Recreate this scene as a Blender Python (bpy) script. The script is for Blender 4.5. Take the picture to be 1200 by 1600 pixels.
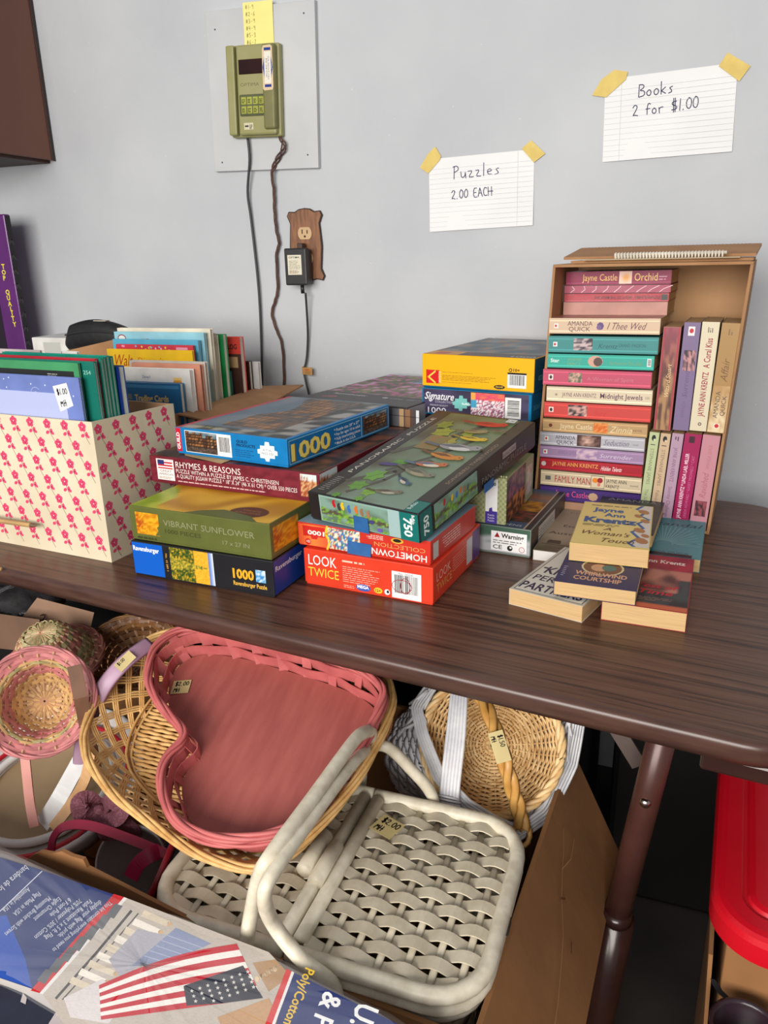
import bpy, bmesh, math, random
from mathutils import Vector, Matrix, noise as mnoise
random.seed(7)
S = bpy.context.scene
for o in list(bpy.data.objects): bpy.data.objects.remove(o)
COL = S.collection
R = math.radians
PI = math.pi

# ------------------------------------------------------------------ camera
FPX = 1200.0                                   # focal length in pixels of the 1200 x 1600 frame
CAM = Vector((0.0, -1.62, 1.162))
PITCH, ROLL, YAW = R(18.4), R(-1.4), R(20.8)
_f0 = Vector((-math.sin(YAW), math.cos(YAW), 0)); _r0 = Vector((math.cos(YAW), math.sin(YAW), 0)); _u0 = Vector((0, 0, 1))
C_F = math.cos(PITCH)*_f0 - math.sin(PITCH)*_u0
_up = math.cos(PITCH)*_u0 + math.sin(PITCH)*_f0
C_R = math.cos(ROLL)*_r0 + math.sin(ROLL)*_up
C_U = math.cos(ROLL)*_up - math.sin(ROLL)*_r0
cd = bpy.data.cameras.new('camera'); cam = bpy.data.objects.new('camera', cd); COL.objects.link(cam)
cam.matrix_world = Matrix(((C_R.x, C_U.x, -C_F.x, CAM.x), (C_R.y, C_U.y, -C_F.y, CAM.y), (C_R.z, C_U.z, -C_F.z, CAM.z), (0, 0, 0, 1)))
cd.sensor_fit = 'VERTICAL'; cd.sensor_height = 32.0; cd.lens = 32.0*FPX/1600.0; cd.clip_start = 0.02
S.camera = cam

# ------------------------------------------------------------------ world and light
w = bpy.data.worlds.new('world'); S.world = w; w.use_nodes = True
bg = w.node_tree.nodes['Background']; bg.inputs[0].default_value = (0.97, 0.98, 1.0, 1); bg.inputs[1].default_value = 0.36
def area(name, loc, target, sx, sy, power, col):
    l = bpy.data.lights.new(name, 'AREA'); l.shape = 'RECTANGLE'; l.size = sx; l.size_y = sy; l.energy = power; l.color = col
    o = bpy.data.objects.new(name, l); COL.objects.link(o); o.location = loc
    o.rotation_euler = (Vector(target)-Vector(loc)).to_track_quat('-Z', 'Y').to_euler()
    return o
area('doorway_daylight', (-0.55, -3.6, 1.6), (-0.6, 0, 1.15), 2.4, 1.3, 128, (1.0, 0.96, 0.90))
S.view_settings.view_transform = 'Standard'; S.view_settings.look = 'None'; S.view_settings.gamma = 1.0
S.view_settings.use_curve_mapping = False; S.view_settings.exposure = 0.0

# ------------------------------------------------------------------ helpers
def ray(px, py): return C_F + C_R*((px-600)/FPX) - C_U*((py-800)/FPX)
def on_z(px, py, z): d = ray(px, py); return CAM + d*((z-CAM.z)/d.z)
def on_y(px, py, y): d = ray(px, py); return CAM + d*((y-CAM.y)/d.y)
def on_x(px, py, x): d = ray(px, py); return CAM + d*((x-CAM.x)/d.x)
def on_pl(px, py, p, n): d = ray(px, py); return CAM + d*((Vector(p)-CAM).dot(n)/d.dot(n))
def lin(c):
    r = []
    for v in c[:3]:
        v = v/255.0
        r.append(v/12.92 if v <= 0.04045 else ((v+0.055)/1.055)**2.4)
    return (r[0], r[1], r[2], 1.0)

MATS = {}
def mat(name, c, rough=0.6, c2=None, scale=20.0, detail=3.0, stretch=None, bump=0.0, bscale=None, metal=0.0, coat=0.0, spec=0.5, trans=0.0, alpha=1.0, lo=0.35, hi=0.65):
    """procedural material: two tones mixed by a noise, optional noise relief"""
    if name in MATS: return MATS[name]
    m = bpy.data.materials.new(name); m.use_nodes = True; MATS[name] = m
    nt = m.node_tree; b = nt.nodes['Principled BSDF']
    b.inputs['Roughness'].default_value = rough; b.inputs['Metallic'].default_value = metal
    b.inputs['Coat Weight'].default_value = coat; b.inputs['Coat Roughness'].default_value = 0.15
    b.inputs['Specular IOR Level'].default_value = spec
    b.inputs['Transmission Weight'].default_value = trans; b.inputs['Alpha'].default_value = alpha
    if c2 is None: c2 = tuple(min(255, max(0, v*0.9)) for v in c)
    tc = nt.nodes.new('ShaderNodeTexCoord'); mp = nt.nodes.new('ShaderNodeMapping')
    nt.links.new(tc.outputs['Object'], mp.inputs['Vector'])
    if stretch: mp.inputs['Scale'].default_value = stretch
    nz = nt.nodes.new('ShaderNodeTexNoise'); nz.inputs['Scale'].default_value = scale; nz.inputs['Detail'].default_value = detail
    nt.links.new(mp.outputs['Vector'], nz.inputs['Vector'])
    rp = nt.nodes.new('ShaderNodeValToRGB'); rp.color_ramp.elements[0].position = lo; rp.color_ramp.elements[1].position = hi
    rp.color_ramp.elements[0].color = lin(c); rp.color_ramp.elements[1].color = lin(c2)
    nt.links.new(nz.outputs['Fac'], rp.inputs['Fac']); nt.links.new(rp.outputs['Color'], b.inputs['Base Color'])
    if bump:
        n2 = nt.nodes.new('ShaderNodeTexNoise'); n2.inputs['Scale'].default_value = bscale or scale*3; n2.inputs['Detail'].default_value = 4
        nt.links.new(mp.outputs['Vector'], n2.inputs['Vector'])
        bp = nt.nodes.new('ShaderNodeBump'); bp.inputs['Strength'].default_value = 1.0; bp.inputs['Distance'].default_value = bump
        nt.links.new(n2.outputs['Fac'], bp.inputs['Height']); nt.links.new(bp.outputs['Normal'], b.inputs['Normal'])
    return m
def print_mat(name, rough=0.35, coat=0.0):
    """flat print: ink colours carried by the printed shapes, slight mottling"""
    if name in MATS: return MATS[name]
    m = bpy.data.materials.new(name); m.use_nodes = True; MATS[name] = m
    nt = m.node_tree; b = nt.nodes['Principled BSDF']
    b.inputs['Roughness'].default_value = rough; b.inputs['Coat Weight'].default_value = coat; b.inputs['Coat Roughness'].default_value = 0.12; b.inputs['Specular IOR Level'].default_value = 0.3
    a = nt.nodes.new('ShaderNodeAttribute'); a.attribute_name = 'ink'
    nz = nt.nodes.new('ShaderNodeTexNoise'); nz.inputs['Scale'].default_value = 160
    mx = nt.nodes.new('ShaderNodeMix'); mx.data_type = 'RGBA'; mx.blend_type = 'MULTIPLY'
    rp = nt.nodes.new('ShaderNodeValToRGB'); rp.color_ramp.elements[0].color = (0.86, 0.86, 0.86, 1); rp.color_ramp.elements[1].color = (1, 1, 1, 1)
    rp.color_ramp.elements[0].position = 0.3; rp.color_ramp.elements[1].position = 0.6
    nt.links.new(nz.outputs['Fac'], rp.inputs['Fac']); mx.inputs[0].default_value = 1.0
    nt.links.new(a.outputs['Color'], mx.inputs[6]); nt.links.new(rp.outputs['Color'], mx.inputs[7]); nt.links.new(mx.outputs[2], b.inputs['Base Color'])
    return m

class MB:
    """collects geometry for one mesh object"""
    def __init__(s): s.v = []; s.f = []
    def add(s, vs, fs):
        k = len(s.v); s.v += [tuple(v) for v in vs]; s.f += [tuple(i+k for i in f) for f in fs]; return s
    def box(s, x0, y0, z0, x1, y1, z1, M=None):
        vs = [Vector(p) for p in ((x0,y0,z0),(x1,y0,z0),(x1,y1,z0),(x0,y1,z0),(x0,y0,z1),(x1,y0,z1),(x1,y1,z1),(x0,y1,z1))]
        if M: vs = [M @ v for v in vs]
        return s.add(vs, [(0,3,2,1),(4,5,6,7),(0,1,5,4),(1,2,6,5),(2,3,7,6),(3,0,4,7)])
    def rbox(s, x0, y0, z0, x1, y1, z1, r=0.002, seg=2, M=None):
        bm = bmesh.new(); bmesh.ops.create_cube(bm, size=1.0)
        for v in bm.verts: v.co = Vector((x0+(v.co.x+.5)*(x1-x0), y0+(v.co.y+.5)*(y1-y0), z0+(v.co.z+.5)*(z1-z0)))
        bmesh.ops.bevel(bm, geom=bm.edges[:], offset=r, segments=seg, profile=0.5, affect='EDGES')
        if M: bmesh.ops.transform(bm, matrix=M, verts=bm.verts)
        bm.verts.ensure_lookup_table()
        s.add([v.co.copy() for v in bm.verts], [tuple(v.index for v in f.verts) for f in bm.faces]); bm.free(); return s
    def hull(s, pts):                              # eight corner box from explicit points: bottom 4, top 4
        return s.add(pts, [(0,3,2,1),(4,5,6,7),(0,1,5,4),(1,2,6,5),(2,3,7,6),(3,0,4,7)])
    def prism(s, poly, d0, d1, fr=None):
        """polygon in the (x, y) of a frame, extruded along its normal from d0 to d1"""
        o, ex, ey, n = fr if fr else (Vector((0,0,0)), Vector((1,0,0)), Vector((0,1,0)), Vector((0,0,1)))
        k = len(poly)
        vs = [o+ex*p[0]+ey*p[1]+n*d0 for p in poly]+[o+ex*p[0]+ey*p[1]+n*d1 for p in poly]
        fs = [tuple(range(k-1, -1, -1)), tuple(range(k, 2*k))]+[(i, (i+1) % k, k+(i+1) % k, k+i) for i in range(k)]
        return s.add(vs, fs)
    def lathe(s, prof, n=24, M=None, closed=False):
        vs = []; fs = []; m = len(prof)
        for i in range(n):
            a = 2*PI*i/n
            for (r, z) in prof:
                p = Vector((r*math.cos(a), r*math.sin(a), z)); vs.append(M @ p if M else p)
        for i in range(n):
            j = (i+1) % n
            for q in range(m-1 if not closed else m):
                t = (q+1) % m
                fs.append((i*m+q, j*m+q, j*m+t, i*m+t))
        return s.add(vs, fs)
    def sweep(s, pts, w, t, nrm=None, closed=False, n=8, taper=None, flat=False):
        """strip or rod along pts: half-size w across, t along the normal"""
        pts = [Vector(p) for p in pts]; k = len(pts); vs = []; fs = []
        prevn = None
        for i in range(k):
            a = pts[(i-1) % k] if (closed or i > 0) else pts[i]
            b = pts[(i+1) % k] if (closed or i < k-1) else pts[i]
            tg = (b-a)
            tg = tg.normalized() if tg.length > 1e-9 else Vector((1,0,0))
            if nrm is not None: nn = Vector(nrm[i]) if isinstance(nrm, list) else Vector(nrm)
            else: nn = prevn if prevn is not None else (Vector((0,0,1)) if abs(tg.z) < 0.9 else Vector((1,0,0)))
            nn = (nn-tg*nn.dot(tg))
            if nn.length < 1e-6: nn = tg.orthogonal()
            nn.normalize(); prevn = nn
            bn = tg.cross(nn); q = taper[i] if taper else 1.0
            if flat: offs = [(-1,-1),(1,-1),(1,1),(-1,1)]; vs += [pts[i]+bn*(w*q*u)+nn*(t*q*v) for u, v in offs]
            else: vs += [pts[i]+bn*(w*q*math.cos(2*PI*j/n))+nn*(t*q*math.sin(2*PI*j/n)) for j in range(n)]
        if flat: n = 4
        for i in range(k if closed else k-1):
            i2 = (i+1) % k
            for j in range(n):
                j2 = (j+1) % n; fs.append((i*n+j, i2*n+j, i2*n+j2, i*n+j2))
        if not closed: fs += [tuple(range(n)), tuple((k-1)*n+j for j in range(n-1, -1, -1))]
        return s.add(vs, fs)
    def tube(s, pts, r, closed=False, n=8, taper=None): return s.sweep(pts, r, r, None, closed, n, taper)
    def grid(s, fn, nu, nv):
        k = [fn(i/nu, j/nv) for j in range(nv+1) for i in range(nu+1)]
        return s.add(k, [(j*(nu+1)+i, j*(nu+1)+i+1, (j+1)*(nu+1)+i+1, (j+1)*(nu+1)+i) for j in range(nv) for i in range(nu)])
    def mesh(s, name, smooth=False):
        me = bpy.data.meshes.new(name); me.from_pydata(s.v, [], s.f); me.update()
        bm = bmesh.new(); bm.from_mesh(me); bmesh.ops.recalc_face_normals(bm, faces=bm.faces); bm.to_mesh(me); bm.free()
        if smooth: me.polygons.foreach_set('use_smooth', [True]*len(me.polygons))
        return me
def tag(o, label=None, cat=None, group=None, kind=None):
    if label: o['label'] = label
    if cat: o['category'] = cat
    if group: o['group'] = group
    if kind: o['kind'] = kind
    return o
def obj(name, mb, m, parent=None, smooth=False, label=None, kind=None, mw=None):
    me = mb.mesh(name, smooth) if isinstance(mb, MB) else mb
    if m is not None and not me.materials: me.materials.append(m)
    o = bpy.data.objects.new(name, me); COL.objects.link(o)
    if parent is not None: o.parent = parent
    if mw is not None: o.matrix_world = mw
    if label: o['label'] = label
    if kind: o['kind'] = kind
    return o
def thing(name, label, cat, M=None, group=None):
    o = bpy.data.objects.new(name, None); COL.objects.link(o); o.empty_display_size = 0.03
    if M is not None: o.matrix_world = M if isinstance(M, Matrix) else Matrix.Translation(Vector(M))
    return tag(o, label, cat, group)
def one(name, mb, m, label, cat, group=None, smooth=False, M=None, kind=None):
    """a thing that is a single mesh"""
    o = obj(name, mb, m, None, smooth)
    if M is not None: o.matrix_world = M
    return tag(o, label, cat, group, kind)
def struct(name, mb, m, smooth=False): return tag(obj(name, mb, m, None, smooth), kind='structure')
def frame(o, ex, ey, n):                            # matrix from axes
    return Matrix(((ex.x, ey.x, n.x, o.x), (ex.y, ey.y, n.y, o.y), (ex.z, ey.z, n.z, o.z), (0,0,0,1)))
def pose(loc, yaw=0.0, tilt=0.0, bank=0.0):
    return Matrix.Translation(Vector(loc)) @ Matrix.Rotation(R(yaw), 4, 'Z') @ Matrix.Rotation(R(tilt), 4, 'X') @ Matrix.Rotation(R(bank), 4, 'Y')

# ------------------------------------------------------------------ flat print (lettering, pictures) as thin coloured shapes
_TX = {}
def text_polys(body, bold):
    key = (body, bold)
    if key in _TX: return _TX[key]
    cu = bpy.data.curves.new('lettering', 'FONT'); cu.body = body; cu.size = 1.0; cu.resolution_u = 2; cu.offset = bold; cu.fill_mode = 'FRONT'
    ob = bpy.data.objects.new('lettering', cu); me = ob.to_mesh()
    vs = [(v.co.x, v.co.y) for v in me.vertices]; fs = [tuple(p.vertices) for p in me.polygons]
    ob.to_mesh_clear(); bpy.data.objects.remove(ob); bpy.data.curves.remove(cu)
    _TX[key] = (vs, fs); return _TX[key]
# handwriting: single strokes on a 1-high, about 0.6-wide cell
HW = {'B': [[(0,0),(0.03,1)],[(0.03,1),(.4,.95),(.45,.72),(.05,.55),(.5,.45),(.5,.1),(0,0)]],
 'o': [[(.25,.5),(.05,.35),(.08,.08),(.3,0),(.45,.2),(.4,.42),(.25,.5)]],
 'k': [[(.05,1),(.05,0)],[(.4,.5),(.08,.25),(.45,0)]], 's': [[(.38,.48),(.12,.42),(.3,.25),(.35,.08),(.05,0)]],
 '2': [[(.05,.75),(.2,1),(.45,.9),(.4,.6),(.05,.05),(.2,.1),(.5,0)]], 'f': [[(.5,.9),(.3,1),(.2,.7),(.2,0)],[(.05,.5),(.45,.5)]],
 'r': [[(.1,.5),(.12,0)],[(.12,.35),(.25,.5),(.45,.48)]], '$': [[(.5,.85),(.1,.8),(.1,.55),(.5,.45),(.5,.15),(.05,.1)],[(.22,1.1),(.22,-.1)],[(.36,1.1),(.36,-.1)]],
 '1': [[(.25,1),(.2,0)]], '.': [[(.1,.02),(.16,.04)]], '0': [[(.3,1),(.08,.7),(.1,.15),(.35,0),(.52,.4),(.48,.85),(.3,1)]],
 'P': [[(.05,0),(.1,1)],[(.02,.95),(.4,1),(.5,.7),(.1,.5)]], 'u': [[(.05,.5),(.05,.1),(.25,.02),(.4,.2),(.42,.5),(.45,0)]],
 'z': [[(.05,.48),(.42,.48),(.05,.02),(.48,.02)]], 'l': [[(.15,1),(.12,0)]], 'e': [[(.05,.25),(.42,.3),(.3,.5),(.08,.4),(.08,.08),(.42,.05)]],
 'E': [[(.45,1),(.05,1),(.02,0),(.45,0)],[(.03,.5),(.38,.5)]], 'A': [[(0,0),(.22,1),(.5,0)],[(.08,.4),(.42,.4)]],
 'C': [[(.48,.85),(.2,1),(.03,.5),(.15,.05),(.5,.1)]], 'H': [[(.05,1),(.05,0)],[(.45,1),(.45,0)],[(-.02,.5),(.6,.5)]],
 'M': [[(0,0),(.1,1),(.28,.4),(.45,1),(.55,0)]], '-': [[(.1,.45),(.4,.45)]], '#': [[(.15,1),(.1,0)],[(.38,1),(.33,0)],[(0,.65),(.5,.65)],[(0,.35),(.5,.35)]],
 '3': [[(.05,.9),(.4,1),(.4,.65),(.15,.55),(.48,.4),(.4,.05),(.05,.05)]], '5': [[(.45,1),(.1,1),(.08,.6),(.42,.55),(.45,.15),(.05,.02)]],
 '4': [[(.1,1),(.05,.45),(.5,.45)],[(.4,.9),(.38,0)]], '6': [[(.4,1),(.1,.5),(.1,.1),(.4,.05),(.42,.4),(.12,.4)]], '9': [[(.4,.9),(.1,.9),(.1,.6),(.4,.6),(.42,.95),(.38,0)]],
 '7': [[(.05,1),(.48,1),(.2,0)]], 'n': [[(.05,.5),(.05,0)],[(.05,.3),(.25,.5),(.4,.4),(.42,0)]], "'": [[(.1,1),(.1,.85)]]}
class Print:
    def __init__(s, w, h): s.w = w; s.h = h; s.v = []; s.f = []; s.c = []; s.z = 0
    def _a(s, vs, fs, col, up=True):
        if up: s.z += 1
        k = len(s.v); s.v += [(x, y, s.z) for x, y in vs]
        for f in fs: s.f.append(tuple(i+k for i in f)); s.c.append(col if isinstance(col, list) else lin(col))
        return s
    def poly(s, pts, c, up=True): return s._a(pts, [tuple(range(len(pts)))], c, up)
    def rect(s, x0, y0, x1, y1, c, up=True): return s.poly([(x0,y0),(x1,y0),(x1,y1),(x0,y1)], c, up)
    def bg(s, c): return s.rect(0, 0, s.w, s.h, c)
    def ell(s, cx, cy, rx, ry, c, n=14, rot=0, up=True):
        ca, sa = math.cos(rot), math.sin(rot); p = []
        for i in range(n):
            a = 2*PI*i/n; x, y = rx*math.cos(a), ry*math.sin(a); p.append((cx+x*ca-y*sa, cy+x*sa+y*ca))
        return s.poly(p, c, up)
    def line(s, pts, wd, c, up=True):
        if up: s.z += 1
        for i in range(len(pts)-1):
            a = Vector(pts[i]); b = Vector(pts[i+1]); d = b-a
            if d.length < 1e-9: continue
            d.normalize(); n = Vector((-d.y, d.x))*(wd/2); e = d*(wd*0.3)
            s.poly([tuple(a-e-n), tuple(b+e-n), tuple(b+e+n), tuple(a-e+n)], c, False)
        return s
    def text(s, body, x, y, size, c, width=None, align='l', rot=0.0, shear=0.0, bold=0.0, up=True, height=None):
        vs, fs = text_polys(body, bold)
        if not vs: return s
        x0 = min(v[0] for v in vs); x1 = max(v[0] for v in vs)
        sx = width/max(1e-6, (x1-x0)) if width else size
        off = -x0*sx if align == 'l' else (-(x0+x1)/2*sx if align == 'c' else -x1*sx)
        ca, sa = math.cos(rot), math.sin(rot); out = []
        for (a, b) in vs:
            px, py = a*sx+off+shear*b*size, b*size
            out.append((x+px*ca-py*sa, y+px*sa+py*ca))
        return s._a(out, fs, c, up)
    def hand(s, body, x, y, size, c, wd, gap=0.62, rot=0.0, jit=0.04):
        s.z += 1; cx = 0.0; rd = random.Random(hash(len(body))+int(x*1e4)); ca, sa = math.cos(rot), math.sin(rot)
        for ch in body:
            for st in HW.get(ch, []):
                pts = []
                for i in range(len(st)):
                    a = st[i]; pts.append((a[0]+rd.uniform(-jit, jit)*.5, a[1]+rd.uniform(-jit, jit)*.5))
                # round the strokes a little
                if len(pts) > 3:
                    q = [pts[0]]
                    for i in range(len(pts)-1):
                        a, b = pts[i], pts[i+1]
                        q += [(a[0]*.75+b[0]*.25, a[1]*.75+b[1]*.25), (a[0]*.25+b[0]*.75, a[1]*.25+b[1]*.75)]
                    q.append(pts[-1]); pts = q
                pp = []
                for a in pts:
                    ax, ay = (cx+a[0])*size, a[1]*size; pp.append((x+ax*ca-ay*sa, y+ax*sa+ay*ca))
                s.line(pp, wd, c, False)
            cx += gap if ch not in '.1l' else gap*0.6
        return s
    def lines(s, x0, y0, x1, y1, n, c, th=0.35, seed=1):
        """rows of unreadably small print"""
        rd = random.Random(seed); s.z += 1; dy = (y1-y0)/n
        for i in range(n):
            x = x0; yy = y1-(i+1)*dy; xe = x1-rd.uniform(0, .3)*(x1-x0)
            while x < xe:
                l = rd.uniform(.8, 3.2)*dy; s.rect(x, yy, min(xe, x+l), yy+dy*th, c, False); x += l+dy*.45
        return s
    def barcode(s, x0, y0, x1, y1, seed=3, vertical=True, bgc=(240,240,238)):
        rd = random.Random(seed); s.rect(x0, y0, x1, y1, bgc); s.z += 1
        mx, my = (x1-x0)*.1, (y1-y0)*.12
        if vertical:
            x = x0+mx
            while x < x1-mx:
                wd = (x1-x0)*rd.choice((.012,.02,.035)); s.rect(x, y0+my*1.6, min(x+wd, x1-mx*.5), y1-my, (35,35,38), False); x += wd+(x1-x0)*rd.choice((.014,.025))
        else:
            y = y0+my
            while y < y1-my:
                wd = (y1-y0)*rd.choice((.012,.02,.035)); s.rect(x0+mx*1.6, y, x1-mx, min(y+wd, y1-my*.5), (35,35,38), False); y += wd+(y1-y0)*rd.choice((.014,.025))
        return s
    def art(s, x0, y0, x1, y1, nx, ny, fn):
        """picture: a fine field of ink colours, fn(u, v) -> sRGB"""
        s.z += 1; k = len(s.v); cols = []
        for j in range(ny+1):
            for i in range(nx+1):
                s.v.append((x0+(x1-x0)*i/nx, y0+(y1-y0)*j/ny, s.z)); cols.append(lin(fn(i/nx, j/ny)))
        for j in range(ny):
            for i in range(nx):
                a = j*(nx+1)+i; q = (a, a+1, a+nx+2, a+nx+1)
                s.f.append(tuple(k+t for t in q)); s.c.append([cols[t] for t in q])
        return s
    def build(s, name, m, parent, fr, step=3e-5, label=None, fn=None):
        """fr: origin, x axis, y axis, outward normal; fn optionally bends (x, y, d) to a point"""
        o, ex, ey, n = [Vector(q) for q in fr] if fr else (None,)*4
        me = bpy.data.meshes.new(name)
        if fn: vs = [tuple(fn(x, y, 8e-5+z*step)) for x, y, z in s.v]
        else: vs = [tuple(o+ex*x+ey*y+n*(8e-5+z*step)) for x, y, z in s.v]
        me.from_pydata(vs, [], s.f); me.update()
        at = me.color_attributes.new('ink', 'FLOAT_COLOR', 'CORNER'); buf = []
        for p, c in zip(me.polygons, s.c):
            if isinstance(c, list):
                for q in c: buf += q
            else:
                for _ in range(p.loop_total): buf += c
        at.data.foreach_set('color', buf)
        me.materials.append(m)
        ob = bpy.data.objects.new(name, me); COL.objects.link(ob); ob.parent = parent
        if label: ob['label'] = label
        return ob
PR = print_mat('glossy_print', 0.42, 0.04)
PM = print_mat('matte_print', 0.75)
FX, FY, FZ = Vector((1,0,0)), Vector((0,1,0)), Vector((0,0,1))

def n2(x, y, s=0): return max(-1.0, min(1.0, 1.8*mnoise.noise(Vector((x+s*13.7, y-s*7.3, s*3.1)))))      # -1..1
def mixc(a, b, t): t = max(0, min(1, t)); return tuple(a[i]+(b[i]-a[i])*t for i in range(3))
def rnd(i, j, s=0): return random.Random(i*7919+j*104729+s*31).random()
# ================================================================== the setting
def wall_material():
    m = mat('painted_wall', (196,199,203), 0.62, (184,187,192), 3.0, 4, bump=0.0006, bscale=60)
    nt = m.node_tree; b = nt.nodes['Principled BSDF']; src = b.inputs['Base Color'].links[0].from_socket
    tc = nt.nodes.new('ShaderNodeTexCoord'); vo = nt.nodes.new('ShaderNodeTexVoronoi'); vo.inputs['Scale'].default_value = 26
    nt.links.new(tc.outputs['Object'], vo.inputs['Vector'])
    lt = nt.nodes.new('ShaderNodeMath'); lt.operation = 'LESS_THAN'; lt.inputs[1].default_value = 0.035
    nt.links.new(vo.outputs['Distance'], lt.inputs[0])
    mx = nt.nodes.new('ShaderNodeMix'); mx.data_type = 'RGBA'; mx.inputs[7].default_value = lin((222,222,220))
    sc = nt.nodes.new('ShaderNodeMath'); sc.operation = 'MULTIPLY'; sc.inputs[1].default_value = 0.55
    nt.links.new(lt.outputs[0], sc.inputs[0]); nt.links.new(sc.outputs[0], mx.inputs[0])
    nt.links.new(src, mx.inputs[6]); nt.links.new(mx.outputs[2], b.inputs['Base Color'])
    return m
struct('wall_back', MB().box(-4.5, 0, 0, 3.5, 0.1, 2.7), wall_material())
struct('floor', MB().box(-4.5, -6, -0.05, 3.5, 0.1, 0), mat('stained_concrete', (58,52,48), 0.8, (40,36,34), 4, 6, bump=0.001))

# ------------------------------------------------------------------ folding table
TAB = R(-6.75)
T_T = Vector((math.cos(TAB), math.sin(TAB), 0)); T_N = Vector((-math.sin(TAB), math.cos(TAB), 0))
TZ = 0.74
T_MW = frame(Vector((CAM.x, CAM.y, 0)), T_T, T_N, FZ)        # table axes; x along the table, y towards the wall
N0, N1, E0, E1 = 0.667, 1.422, -1.745, 0.075
def wood_table_material():
    m = bpy.data.materials.new('walnut_laminate'); m.use_nodes = True; nt = m.node_tree; b = nt.nodes['Principled BSDF']
    b.inputs['Roughness'].default_value = 0.34; b.inputs['Specular IOR Level'].default_value = 0.4
    tc = nt.nodes.new('ShaderNodeTexCoord'); mp = nt.nodes.new('ShaderNodeMapping'); mp.inputs['Scale'].default_value = (2.2, 60, 60)
    nt.links.new(tc.outputs['Object'], mp.inputs['Vector'])
    nz = nt.nodes.new('ShaderNodeTexNoise'); nz.inputs['Scale'].default_value = 2.2; nz.inputs['Detail'].default_value = 6; nz.inputs['Distortion'].default_value = 0.8
    nt.links.new(mp.outputs['Vector'], nz.inputs['Vector'])
    rp = nt.nodes.new('ShaderNodeValToRGB'); e = rp.color_ramp.elements
    e[0].position = 0.36; e[0].color = lin((54,33,25)); e[1].position = 0.72; e[1].color = lin((108,76,60))
    mid = e.new(0.47); mid.color = lin((88,58,44))
    nt.links.new(nz.outputs['Fac'], rp.inputs['Fac']); nt.links.new(rp.outputs['Color'], b.inputs['Base Color'])
    n3 = nt.nodes.new('ShaderNodeTexNoise'); n3.inputs['Scale'].default_value = 18
    nt.links.new(tc.outputs['Object'], n3.inputs['Vector'])
    r2 = nt.nodes.new('ShaderNodeMapRange'); r2.inputs[3].default_value = 0.26; r2.inputs[4].default_value = 0.46
    nt.links.new(n3.outputs['Fac'], r2.inputs[0]); nt.links.new(r2.outputs[0], b.inputs['Roughness'])
    return m
def corner(cx, cy, r, a0, n=8): return [(cx+r*math.cos(a0+PI/2*i/n), cy+r*math.sin(a0+PI/2*i/n)) for i in range(n+1)]
def table_outline(g=0.0):
    rn, rf = 0.065-g, 0.12-g
    return corner(E1-g-rn, N0+g+rn, rn, -PI/2)+corner(E1-g-rf, N1-g-rf, rf, 0)+corner(E0+g+rn, N1-g-rn, rn, PI/2)+corner(E0+g+rn, N0+g+rn, rn, PI)
tb = thing('folding_table', 'brown wood-look folding table standing against the grey wall', 'table', T_MW)
obj('tabletop', MB().prism(table_outline(0.008), TZ-0.02, TZ), wood_table_material(), tb)
def edge_ring():
    m = MB(); out = table_outline(0.0); prof = [(0.0081, 0.0), (0.004, -0.0006), (0.0008, -0.0035), (0.0, -0.008), (0.001, -0.018), (0.004, -0.026), (0.01, -0.026)]
    rings = [[(p[0], p[1], TZ+z) for p in table_outline(g)] for g, z in prof]
    k = len(out); vs = [v for r_ in rings for v in r_]; fs = []
    for a in range(len(rings)-1):
        for i in range(k): fs.append((a*k+i, a*k+(i+1) % k, (a+1)*k+(i+1) % k, (a+1)*k+i))
    return m.add(vs, fs)
obj('edge_moulding', edge_ring(), mat('worn_brown_edging', (84,58,50), 0.3, (66,44,38), 14, 4, stretch=(1,8,8)), tb, True, 'worn rounded brown edge trim')
obj('underside_board', MB().prism(table_outline(0.04), TZ-0.034, TZ-0.0201), mat('dark_hardboard', (44,30,25), 0.8), tb)
leg_m = mat('brown_painted_steel', (82,50,44), 0.32, (66,38,33), 12, 3, metal=0.15)
def loc_t(p): return T_MW.inverted() @ Vector(p)
la = loc_t((0.030, -0.85, 0.715)); lb = loc_t((-0.006, -0.85, 0.40)); lc = loc_t((-0.03, -0.80, 0.012))
obj('leg', MB().tube([la, la.lerp(lb, .5), lb], 0.0155, n=14), leg_m, tb, True)
obj('leg_foot', MB().tube([lb+Vector((0,0,.012)), lb-Vector((0,0,.004))], 0.0185, n=14).tube([lb, lc], 0.022, n=14), mat('dark_brown_steel', (58,34,30), 0.22, (44,26,23), 12, metal=0.1), tb, True)
obj('leg_bolt', MB().lathe([(0,.004),(.004,.0035),(.006,.001),(.006,0)], 12, Matrix.Translation(la.lerp(lb, .42)+Vector((.0,-.0155,0))) @ Matrix.Rotation(PI/2, 4, 'X')), mat('bright_steel', (190,180,175), 0.2, metal=1.0), tb, True)
la2 = la+Vector((-.02, .50, 0)); lb2 = lb+Vector((-.02, .50, 0)); lc2 = lc+Vector((-.02,.50,0))
obj('leg', MB().tube([la2, lb2, lc2], 0.0155, n=12), leg_m, tb, True)
for s_ in (0, 1):
    q = loc_t((-1.62, -.68+.5*s_, .715)); obj('leg', MB().tube([q, q+Vector((.03,0,-.703))], 0.0155, n=12), leg_m, tb, True)
ba = loc_t(on_y(958, 1130, -0.80)); bb = loc_t(on_y(999, 1196, -0.80))
obj('leg_brace', MB().sweep([ba, bb], 0.009, 0.0018, nrm=Vector((0,-1,0.3)), flat=True), mat('grey_steel', (120,105,100), 0.4, metal=0.6), tb)
q0 = loc_t(on_z(1100, 1183, 0.706)); obj('leg_bracket', MB().rbox(q0.x-.003, q0.y-.004, .694, q0.x+.075, q0.y+.03, .713, .003), mat('dark_brown_steel', (58,34,30), 0.22), tb)

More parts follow.
